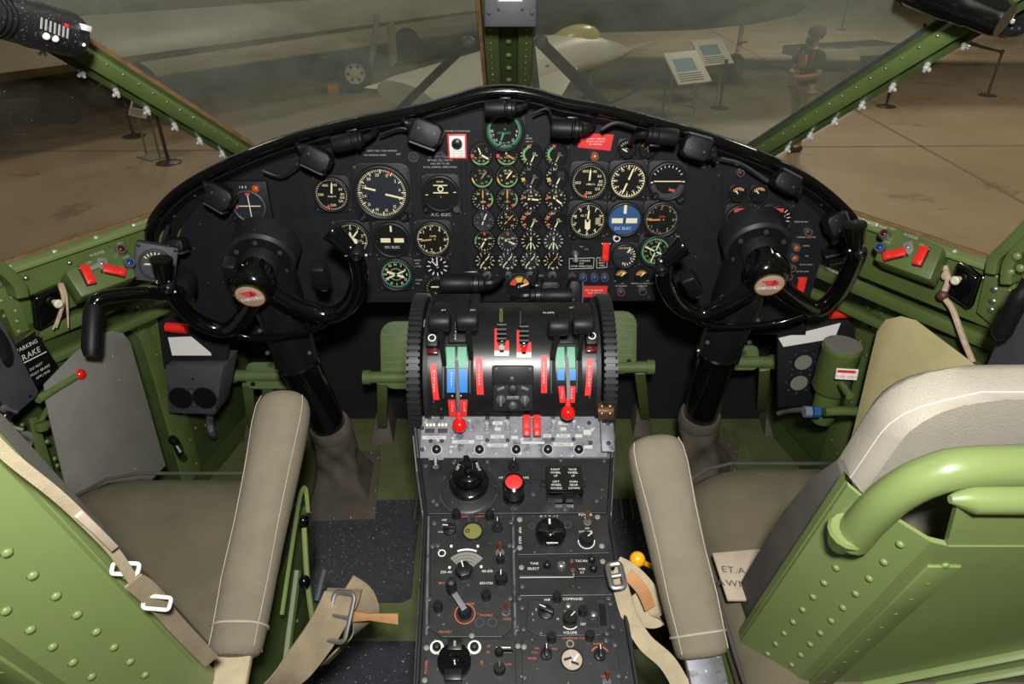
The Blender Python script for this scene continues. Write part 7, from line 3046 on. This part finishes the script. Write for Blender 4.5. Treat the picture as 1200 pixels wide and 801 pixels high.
t, M, L = tubelamp('cockpit_lamp', 'black speckled cylindrical cockpit lamp at the pilot window pillar', PD(-44, 6, .80), PD(82, 40, .985), .031, 'black_speckled', None)
face = (CAM - M.translation)
mb = MB(M)
for i in range(3):
    mb.ring(.0262, .0288, L * (.16 + .05 * i), n=24, th=.003)
mb.build('grip_rings', 'black_satin', t)
loc = M.inverted() @ CAM
an = math.atan2(loc.y, loc.x)
for z, da, r_, m in ((.53, .35, .005, 'white_paint'), (.62, .35, .005, 'white_paint'), (.93, .3, .003, 'white_paint')):
    mb = MB(M)
    mb.sphere((.0308 * math.cos(an + da), .0308 * math.sin(an + da), L * z), r_, 10, 6)
    mb.build('stud', m, t)
mb = MB(M @ Matrix.Rotation(an, 4, 'Z'))
for i in range(7):
    mb.box((.0312, -.004 + .0006 * i, L * (.46 + .045 * i)), (.0008, .014, .003))
mb.build('printed_scale', 'lettering_dim', t, smooth=False)
mb = MB(M @ Matrix.Rotation(an, 4, 'Z'))
mb.box((.029, -.014, L * .93), (.012, .008, .014))
mb.build('white_switch', 'white_paint', t, bevel=.001)
mb = MB(M @ Matrix.Rotation(an, 4, 'Z'))
mb.box((.0305, -.010, L * .72), (.004, .004, .004))
mb.build('red_index', 'red', t)
mb = MB()
mb.tube([PD(20, 20, 1.04), PD(10, -10, 1.08), PD(0, -40, 1.15)], .010, 8)
mb.build('mount_arm', 'black_satin', t)
t, M, L = tubelamp('cockpit_lamp', 'smooth black cylindrical cockpit lamp at the copilot window pillar', PD(1178, 24, .93), PD(1070, -18, 1.0), .028, 'black_gloss', None)
mb = MB(M)
mb.ring(.020, .029, L, n=24, th=.004)
mb.build('lens_rim', 'black_satin', t)
mb = MB()
mb.cyl(PD(1152, 34, 1.0), PD(1158, 30, 1.0), .006, n=10)
mb.build('thumb_screw', 'black_satin', t)
S = Surf(PD(1190, 20, 1.0), (1, 0, 0), (0, .3, 1))
mb = MB(S.M)
mb.lathe([(.024, -.02), (.027, -.015), (.027, .0), (.022, .004), (0, .004)], 20)
kn = mb.build('rheostat_knob', 'black_satin', t)
for k in range(10):
    a = k * math.pi / 5
    mb = MB(S.M)
    mb.sphere((.017 * math.cos(a), .017 * math.sin(a), .004), .0025, 6, 4)
    mb.build('dimple', 'case_grey', kn)
mb = MB()
mb.tube([PD(1120, 0, 1.04), PD(1150, -20, 1.08), PD(1180, -50, 1.12)], .010, 8)
mb.build('mount_arm', 'black_satin', t)

# ------------------------------------------------------------------ windshield wipers on the outer face
def wiper(label, arms, g_='windshield wipers'):
    t = thing('windshield_wiper', label, 'wiper', arms[0][0], g_)
    for i, (a, b, r_) in enumerate(arms):
        mb = MB()
        mb.tube([a, b], r_, 6)
        mb.build('arm' if i else 'blade', 'case_black', t)
    mb = MB()
    mb.sphere(arms[0][0], .016, 8, 6)
    mb.build('pivot', 'case_grey', t)


wiper('dark wiper arm crossing the pilot windshield pane', [(PY(549, 50, 1.68), PY(458, 138, 1.78), .010), (PY(549, 50, 1.68), PY(470, 130, 1.78), .006)])
wiper('dark twin-armed wiper crossing the copilot windshield pane', [(PY(634, 48, 1.68), PY(716, 128, 1.80), .010), (PY(628, 48, 1.68), PY(705, 126, 1.80), .008), (PY(622, 52, 1.70), PY(629, 112, 1.80), .010)])


# ================================================================== HANGAR
def gz(x, y, z=0.0):
    return PZ(x, y, GROUND + z)


def stanchion(x, y, label, h=1.0):
    b = gz(x, y)
    t = thing('barrier_post', label, 'barrier post', b, 'black barrier posts on the hangar floor')
    M = Matrix.Translation(b)
    mb = MB(M)
    mb.lathe([(0, 0), (.20, 0), (.20, .015), (.16, .03), (.05, .045), (0, .045)], 20)
    mb.build('base', 'stanchion_black', t)
    mb = MB(M)
    mb.lathe([(.028, .04), (.028, h - .1), (.036, h - .09), (.036, h), (0, h)], 12)
    mb.build('post', 'stanchion_black', t)
    return b + V((0, 0, h - .05))


tops = {}
for key, x, y, lab in (('a', 843, 127, 'black barrier post behind the information boards'), ('b', 1038, 125, 'black barrier post seen just below the copilot pillar'), ('c', 1157, 112, 'black barrier post at the corner of the roped belt'), ('d', 1072, 70, 'black barrier post partly behind the copilot pillar'),
                       ('e', 986, 35, 'far black barrier post beside the person'), ('f', 157, 160, 'black barrier post behind the tilted sign on the pilot side'), ('g', 198, 191, 'black barrier post in front of the tilted sign on the pilot side'), ('h', 776, 135, 'black barrier post near the white aircraft')):
    tops[key] = stanchion(x, y, lab)


def beltline(a, b, label, sag=.08):
    m = a.lerp(b, .5) - V((0, 0, sag))
    mb = MB()
    strap(mb, smoothpath([a, m, b], 6), .055, (0, 0, 1), .006)
    tag(mb.build('barrier_belt', 'stanchion_black'), label, 'barrier belt')


beltline(tops['d'], tops['c'], 'black barrier belt between the two posts seen through the copilot window')
beltline(PZ(1118, 36, GROUND + .9), tops['c'], 'black barrier belt running back from the corner post')
beltline(tops['h'], PZ(700, 128, GROUND + .9), 'black barrier belt in front of the white aircraft')

# information boards
def board(x, y, w_, h_, tilt, label, leg, rz=0.0, top=1.1, m='sign_white', pic='sign_blue'):
    b = gz(x, y)
    t = thing('sign_board', label, 'sign', b)
    M = Matrix.Translation(b) @ Matrix.Rotation(rz, 4, 'Z')
    for s in leg:
        mb = MB(M)
        mb.tube([(s * w_ * .4, 0, 0), (s * w_ * .4, .02, top - .05)], .018, 8)
        mb.build('leg', 'plate_grey', t)
    mb = MB(M)
    mb.box((0, 0, .01), (w_ * .9, .35, .02))
    mb.build('foot', 'plate_grey', t)
    B = M @ Matrix.Translation((0, 0, top)) @ Matrix.Rotation(math.radians(tilt), 4, 'X')
    mb = MB(B)
    mb.box((0, 0, 0), (w_, h_, .03))
    p = mb.build('panel', m, t, bevel=.005)
    mb = MB(B)
    mb.box((-w_ * .05, h_ * .08, .017), (w_ * .6, h_ * .4, .004))
    mb.build('picture', pic, p)
    mb = MB(B)
    for i in range(4):
        mb.box((-w_ * .05, -h_ * (.2 + .07 * i), .017), (w_ * .7, h_ * .025, .003))
    mb.build('text_lines', 'box_grey', p)
    return t


board(798, 140, .85, .75, 42, 'white information board on a slant beside the white aircraft', (-1, 1), .5, 1.0)
board(826, 124, .85, .65, 42, 'white information board with drawing behind the other slanted board', (-1, 1), .5, 1.1)
board(180, 184, .5, .36, 60, 'pale tilted sign board beyond the pilot side window', (-1, 1), -.6, .84, pic='box_grey')
board(10, 157, .55, .5, 50, 'pale sign board at the far end beyond the pilot window', (1,), -.5, 1.1, pic='box_grey')


def wheel(parent, c, R, w_, ax, tyre='tire', hub='plate_grey'):
    M = V(ax).to_track_quat('Z', 'Y').to_matrix().to_4x4()
    M.translation = c
    mb = MB(M)
    mb.lathe([(R * .55, -w_ / 2), (R * .9, -w_ / 2), (R, -w_ * .25), (R, w_ * .25), (R * .9, w_ / 2), (R * .55, w_ / 2)], 28, (0, 0), True)
    ty = mb.build('tyre', tyre, parent)
    mb = MB(M)
    mb.lathe([(0, -w_ * .3), (R * .56, -w_ * .4), (R * .56, w_ * .4), (R * .3, w_ * .3), (R * .2, w_ * .42), (0, w_ * .42)], 20)
    hb = mb.build('wheel_hub', hub, parent)
    for k in range(6):
        a = k * math.pi / 3
        mb = MB(M)
        mb.lathe([(R * .08, w_ * .36), (R * .08, w_ * .40), (0, w_ * .40)], 8, (R * .38 * math.cos(a), R * .38 * math.sin(a)))
        mb.build('hub_hole', 'tire', hb)


def wing_loft(parent, name, secs, m):
    """secs: (centre, chord dir vector, thickness)"""
    rings = []
    for c, ch, th in secs:
        c, ch = V(c), V(ch)
        r = []
        for k in range(16):
            a = 2 * math.pi * k / 16
            r.append(c + ch * (.5 * math.cos(a)) + V((0, 0, th * .5 * math.sin(a))))
        rings.append(r)
    mb = MB()
    mb.loft(rings)
    return mb.build(name, m, parent)


# grey low-wing aircraft on the pilot side: wing over a main wheel with yellow chocks
wb = gz(418, 108)
t = thing('grey_aircraft', 'big grey aircraft wing over a chocked main wheel ahead of the pilot', 'aircraft', wb)
e0, e1 = PZ(150, 66, GROUND + 1.35), PZ(575, 10, GROUND + 1.35)
d = (e1 - e0).normalized()
nrm = V((-d.y, d.x, 0))
a = e0 - d * 8
wing_loft(t, 'wing', [(a + nrm * 3.2, nrm * 6.4, .9), (e0 + nrm * 3.0, nrm * 6.0, .75), (e1 + nrm * 2.6, nrm * 5.2, .5), (e1 + d * 9 + nrm * 2.2, nrm * 4.0, .3)], 'aircraft_grey')
wheel(t, wb + V((0, 0, .43)), .43, .26, (.3, -.95, .1), 'tire', 'sign_white')
mb = MB()
mb.tube([wb + V((.28, .25, .43)), wb + V((.42, .5, .9)), wb + V((.5, .8, 1.6))], .07, 10)
mb.build('gear_strut', 'plate_grey', t)
mb = MB()
mb.tube([wb + V((.1, .1, .43)), wb + V((.34, .3, .45))], .05, 8)
mb.build('axle', 'plate_grey', t)
mb = MB()
c = wb + V((.8, .9, .95))
mb.box(c, (.05, .9, .9))
mb.build('gear_door', 'aircraft_grey', t)
w2 = gz(478, 66)
wheel(t, w2 + V((0, 0, .40)), .40, .24, (.45, -.85, .1))
for dx, lab in ((-.55, 'yellow wheel chock on the near side of the main wheel'), (.62, 'yellow wheel chock on the far side of the main wheel')):
    mb = MB(Matrix.Translation(wb + V((dx, -.1 if dx < 0 else .05, 0))) @ Matrix.Rotation(.5, 4, 'Z'))
    mb.prism([(-.14, -.12), (.14, -.12), (.05, .12), (-.05, .12)], 0, .2)
    tag(mb.build('wheel_chock', 'chock_yellow', bevel=.02), lab, 'wheel chock')
# dark engine-like mass far on the pilot side with red tip
t = thing('dark_aircraft', 'large dark engine nacelle with faded red stripe beyond the pilot pillar', 'aircraft', gz(150, 60))
c0, c1 = PZ(20, 0, GROUND + 1.1), PZ(118, 30, GROUND + 1.1)
rings = []
for k in range(8):
    f = k / 7
    c = c0.lerp(c1, f)
    R = 1.1 * math.sqrt(max(.02, 1 - (f * .98) ** 3))
    dd = (c1 - c0).normalized()
    u_ = V((0, 0, 1))
    v_ = dd.cross(u_).normalized()
    rings.append([c + u_ * (R * math.sin(2 * math.pi * q / 20)) + v_ * (R * math.cos(2 * math.pi * q / 20)) for q in range(20)])
mb = MB()
mb.loft(rings)
mb.build('nacelle', 'aircraft_dark', t)
mb = MB()
mb.loft([[p + (p - c0.lerp(c1, .57)) * .01 for p in rings[3]], [c0.lerp(c1, .47) + (p - c0.lerp(c1, .43)) * 1.01 + (c1 - c0) * .02 for p in rings[3]]], caps=False)
mb.build('red_stripe', 'lamp_red', t)
# dark low machine seen through the pilot side window
b = gz(78, 148)
t = thing('ground_vehicle', 'dark olive machine on black tyres with orange hoses beyond the pilot window', 'vehicle', b)
M = Matrix.Translation(b) @ Matrix.Rotation(.25, 4, 'Z')
mb = MB(M)
mb.box((-1.0, 1.4, 1.15), (4.4, 1.8, .7))
mb.build('body', 'aircraft_olive', t, bevel=.08)
mb = MB(M)
mb.box((-1.4, 1.0, .62), (3.6, 1.4, .22))
mb.build('chassis', 'aircraft_dark', t, bevel=.03)
wheel(t, M @ V((0, .3, .42)), .42, .3, (.25, -.97, 0), 'tire', 'aircraft_dark')
wheel(t, M @ V((-2.2, .5, .42)), .42, .3, (.25, -.97, 0), 'tire', 'aircraft_dark')
wheel(t, M @ V((1.0, 2.0, .42)), .42, .3, (.25, -.97, 0), 'tire', 'aircraft_dark')
mb = MB(M)
mb.box((-1.2, .42, 1.0), (1.1, .06, .12))
mb.build('name_strip', 'plate_grey', t)
mb = MB(M)
mb.box((.35, .42, 1.45), (.5, .06, .07))
mb.build('name_strip', 'webbing', t)
for i in range(4):
    mb = MB(M)
    x = -1.6 + i * .55
    mb.tube(smoothpath([(x, .5, 1.5), (x + .15, .3, 1.75), (x + .4, .4, 1.7), (x + .5, .6, 1.5)], 5), .035, 8)
    mb.build('hose', 'orange_seal' if i % 2 else 'aircraft_olive', t)
for i in range(3):
    mb = MB(M)
    mb.sphere((-1.4 + i * .7, .7, 1.62), .28, 12, 8)
    mb.build('engine_part', 'aircraft_dark', t)

# white research aircraft beyond the centre post
g0 = gz(600, 126)
t = thing('white_aircraft', 'sharp-nosed white jet aircraft with yellowish canopy ahead of the centre post', 'aircraft', g0)
nose = PZ(738, 58, GROUND + 1.15)
tail = PZ(490, 112, GROUND + .85)
ax = (nose - tail)
Lx = ax.length
ax.normalize()
sd = V((-ax.y, ax.x, 0)).normalized()
rings = []
for f, wd, ht, lift in ((-.05, 1.0, .25, 0), (0, 1.15, .3, 0), (.2, 1.0, .4, .02), (.4, .75, .48, .06), (.55, .58, .5, .08), (.68, .46, .46, .08), (.8, .34, .36, .04), (.9, .2, .24, .0), (.97, .08, .12, -.02), (1.0, .012, .02, -.03)):
    c = tail + ax * (Lx * f)
    r = []
    for k in range(20):
        a = 2 * math.pi * k / 20
        ca, sa = math.cos(a), math.sin(a)
        r.append(c + sd * (wd * math.copysign(abs(ca) ** .9, ca)) + V((0, 0, lift + ht * sa * (1 if sa > 0 else .6))))
    rings.append(r)
mb = MB()
mb.loft(rings)
mb.build('fuselage', 'aircraft_white', t)
mb = MB()
c = tail + ax * (Lx * .70) + V((0, 0, .42))
M = ax.to_track_quat('X', 'Z').to_matrix().to_4x4()
M.translation = c
mb = MB(M)
mb.sphere((0, 0, 0), 1.0, 18, 10, (.62, .24, .26))
mb.build('canopy', 'canopy_tint', t)
mb = MB()
mb.cyl(nose - ax * .1, nose + ax * .75 + V((0, 0, .08)), .025, .01, 8)
mb.build('pitot_boom', 'aircraft_white', t)
wing_loft(t, 'wing', [(tail + ax * (Lx * .32) - sd * .5, ax * (Lx * .62), .16), (tail + ax * (Lx * .12) - sd * 2.0, ax * (Lx * .34), .1)], 'aircraft_white')
wing_loft(t, 'wing', [(tail + ax * (Lx * .32) + sd * .5, ax * (Lx * .62), .16), (tail + ax * (Lx * .1) + sd * 1.3, ax * (Lx * .34), .1)], 'aircraft_white')
mb = MB()
mb.prism([(0, 0), (.25, 0), (.25, .06), (0, .06)], 0, .02)
for f in (.3, .78):
    c = tail + ax * (Lx * f)
    mb = MB()
    mb.cyl(V((c.x, c.y, GROUND + .2)), V((c.x, c.y, c.z)), .06, n=8)
    mb.build('gear_strut', 'plate_grey', t)
    wheel(t, V((c.x, c.y, GROUND + .2)), .2, .12, sd)
mb = MB()
mb.tube([tail + ax * (Lx * (.36 + .02 * i)) - sd * .66 + V((0, 0, .2)) for i in range(6)], .02, 5)
mb.build('blue_pinstripe', 'dial_blue', t)

# dark swept wing overhead on the copilot side with nose gear and tow bar
nb = gz(858, 93)
t = thing('dark_aircraft', 'dark aircraft belly with nose wheel ahead of the copilot', 'aircraft', nb)
p0, p1 = PZ(600, 20, GROUND + 1.7), PZ(965, 32, GROUND + 1.7)
d = (p1 - p0).normalized()
n_ = V((-d.y, d.x, 0))
rings = []
for f, wd, ht in ((.02, 2.3, .85), (.3, 2.2, .8), (.6, 1.7, .7), (.8, 1.1, .55), (.93, .5, .35), (1.0, .04, .05)):
    c = p0 + (p1 - p0) * f + n_ * 2.2 + V((0, 0, .35))
    rings.append([c + n_ * (wd * math.cos(2 * math.pi * k / 20)) + V((0, 0, ht * math.sin(2 * math.pi * k / 20))) for k in range(20)])
mb = MB()
mb.loft(rings)
mb.build('fuselage', 'aircraft_dark', t)
wing_loft(t, 'wing', [(p0 + d * 1 + n_ * 4 + V((0, 0, .9)), n_ * 6.5, .3), (p0 + d * 14 + n_ * 8 + V((0, 0, 1.0)), n_ * 4, .2)], 'aircraft_dark')
wheel(t, nb + V((0, 0, .31)), .31, .2, (.5, -.86, .0))
mb = MB()
mb.tube([nb + V((.05, .15, .3)), nb + V((.15, .35, .8)), nb + V((.2, .5, 1.7))], .06, 10)
mb.build('gear_strut', 'sign_white', t)
mb = MB()
mb.tube([nb + V((.1, .25, .85)), nb + V((.3, .2, .88))], .03, 8)
mb.build('red_tag', 'red_plate', t)
mb = MB()
mb.tube([nb + V((.2, .1, .36)), PZ(945, 78, GROUND + .36)], .035, 8)
tag(mb.build('tow_bar', 'stanchion_black'), 'thin black tow bar reaching from the nose wheel towards the person', 'tow bar')
# pale trailer body behind the person
b = gz(965, 92)
t = thing('display_trailer', 'low white display platform behind the person', 'platform', b)
M = Matrix.Translation(b + V((.9, 1.2, 0))) @ Matrix.Rotation(.35, 4, 'Z')
mb = MB(M)
mb.box((0, 0, .55), (3.2, 1.1, .22))
mb.build('deck', 'sign_white', t, bevel=.02)
mb = MB(M)
mb.box((-.4, -.4, .67), (.5, .3, .02))
mb.build('picture', 'sign_blue', t)
for sx in (-1, 1):
    mb = MB(M)
    mb.box((sx * 1.2, 0, .22), (.2, .9, .44))
    mb.build('support', 'plate_grey', t)

# ------------------------------------------------------------------ the person
def skinned(name, verts, edges, radii, m, parent, root=0, sub=2):
    root_ = parent
    me = bpy.data.meshes.new(name)
    inv = ROOTM[parent.name].inverted()
    me.from_pydata([tuple(inv @ V(v)) for v in verts], edges, [])
    o = bpy.data.objects.new(name, me)
    COL.objects.link(o)
    o.parent = parent
    md = o.modifiers.new('skin', 'SKIN')
    for i, r in enumerate(radii):
        me.skin_vertices[0].data[i].radius = r if isinstance(r, tuple) else (r, r)
        me.skin_vertices[0].data[i].use_root = (i == root)
    md.use_smooth_shade = True
    sb = o.modifiers.new('subdivision', 'SUBSURF')
    sb.levels = sub
    sb.render_levels = sub
    me.materials.append(MATS[m])
    return o


base = gz(928, 176)
hsc = 1.12
turn = math.radians(70)                           # the body faces towards the port side


def HP(x, y, z):
    """body frame: x to the person's left, y forward, z up"""
    f = V((-math.sin(turn), -math.cos(turn), 0))
    l = V((math.cos(turn), -math.sin(turn), 0))
    l = V((-f.y, f.x, 0)) * -1
    return base + (l * x + f * y) * hsc + V((0, 0, z * hsc))


per = thing('person', 'person in black t-shirt, face mask and khaki shorts standing with folded arms', 'person', base)
# body: pelvis, spine, neck, head, arms folded, legs
Vt = [(0, 0, .93), (0, -.01, 1.10), (0, 0, 1.28), (0, -.01, 1.42), (0, .01, 1.50), (0, .03, 1.60), (0, .03, 1.70),
      (-.19, -.01, 1.40), (-.25, .04, 1.15), (-.10, .24, 1.10), (.04, .26, 1.12),
      (.19, -.01, 1.40), (.25, .04, 1.16), (.10, .25, 1.15), (-.04, .28, 1.17),
      (-.10, 0, .86), (-.10, .03, .50), (-.10, -.02, .10), (-.10, .12, .04),
      (.10, 0, .86), (.11, -.02, .50), (.12, -.10, .10), (.12, .03, .04)]
Ed = [(0, 1), (1, 2), (2, 3), (3, 4), (4, 5), (5, 6), (3, 7), (7, 8), (8, 9), (9, 10), (3, 11), (11, 12), (12, 13), (13, 14), (0, 15), (15, 16), (16, 17), (17, 18), (0, 19), (19, 20), (20, 21), (21, 22)]
Rd = [(.15, .11), (.14, .10), (.16, .11), (.11, .08), .055, .085, .08, .06, .048, .042, .034, .06, .048, .042, .034, .085, .06, .042, .04, .085, .06, .042, .04]
Rd = [tuple(k * hsc for k in r) if isinstance(r, tuple) else r * hsc for r in Rd]
skinned('body', [HP(*v) for v in Vt], Ed, Rd, 'skin', per)
# fingers laid over the upper arms
for sgn, bx, by, bz in ((1, .05, .265, 1.125), (-1, -.05, .285, 1.175)):
    for k in range(5):
        zz = bz + .025 - .014 * k
        v = [HP(bx, by, zz), HP(bx + sgn * .045, by + .005, zz + .004), HP(bx + sgn * (.085 - .006 * abs(k - 1.5)), by - .01, zz - .002)]
        if k == 4:
            v = [HP(bx - sgn * .02, by + .01, bz + .03), HP(bx + sgn * .01, by + .02, bz + .05), HP(bx + sgn * .035, by + .02, bz + .055)]
        mb = MB()
        mb.tube(v, [.010, .009, .006], 6)
        mb.build('finger' if k < 4 else 'thumb', 'skin', per)
# clothing
sh = skinned('t_shirt', [HP(*v) for v in ((0, 0, .92), (0, -.01, 1.10), (0, 0, 1.28), (0, -.01, 1.43), (0, .0, 1.47), (-.19, -.01, 1.41), (-.24, .03, 1.22), (.19, -.01, 1.41), (.24, .03, 1.22))],
             [(0, 1), (1, 2), (2, 3), (3, 4), (3, 5), (5, 6), (3, 7), (7, 8)], [(.18 * hsc, .14 * hsc), (.165 * hsc, .125 * hsc), (.18 * hsc, .13 * hsc), (.125 * hsc, .095 * hsc), .07 * hsc, .08 * hsc, .075 * hsc, .08 * hsc, .075 * hsc], 'shirt_black', per)
skinned('shorts', [HP(*v) for v in ((0, 0, .96), (-.10, 0, .86), (-.105, .02, .56), (.10, 0, .86), (.11, -.01, .56))], [(0, 1), (1, 2), (0, 3), (3, 4)], [(.17 * hsc, .13 * hsc), .11 * hsc, .095 * hsc, .11 * hsc, .095 * hsc], 'shorts_khaki', per)
mb = MB()
mb.sphere(HP(0, -.01, 1.70), .125 * hsc, 16, 10, (1, 1, .85))
mb.build('hair', 'hair_brown', per)
mb = MB()
mb.sphere(HP(0, .085, 1.585), .065 * hsc, 12, 8, (1.0, 1.0, .9))
mb.build('face_mask', 'mask_dark', per)
mb = MB()
mb.sphere(HP(0, .125, 1.645), .016 * hsc, 8, 6, (1, 1, 1.4))
mb.build('nose', 'skin', per)
for s in (-1, 1):
    mb = MB()
    mb.sphere(HP(s * .035, .112, 1.665), .012, 8, 6)
    mb.build('eye', 'dial_black', per)
    mb = MB()
    mb.sphere(HP(s * .095, .02, 1.63), .026, 8, 6, (.6, .8, 1.2))
    mb.build('ear', 'skin', per)
    mb = MB()
    v = (Vt[17], Vt[18]) if s < 0 else (Vt[21], Vt[22])
    mb.tube(smoothpath([HP(v[0][0], v[0][1] - .05, .05), HP(v[0][0], v[0][1] + .05, .05), HP(v[1][0], v[1][1] + .04, .04)], 3), [.05, .055, .058, .058, .055, .05, .035], 10)
    mb.build('shoe', 'shirt_black', per)
mb = MB()
S = Surf(HP(0, .16, 1.33), HP(1, .16, 1.33) - HP(0, .16, 1.33), (0, 0, 1))
mb = MB(S.M)
mb.rrect(.16, .18, .03, -.01, .03)
mb.build('shirt_print', 'shirt_print', per)
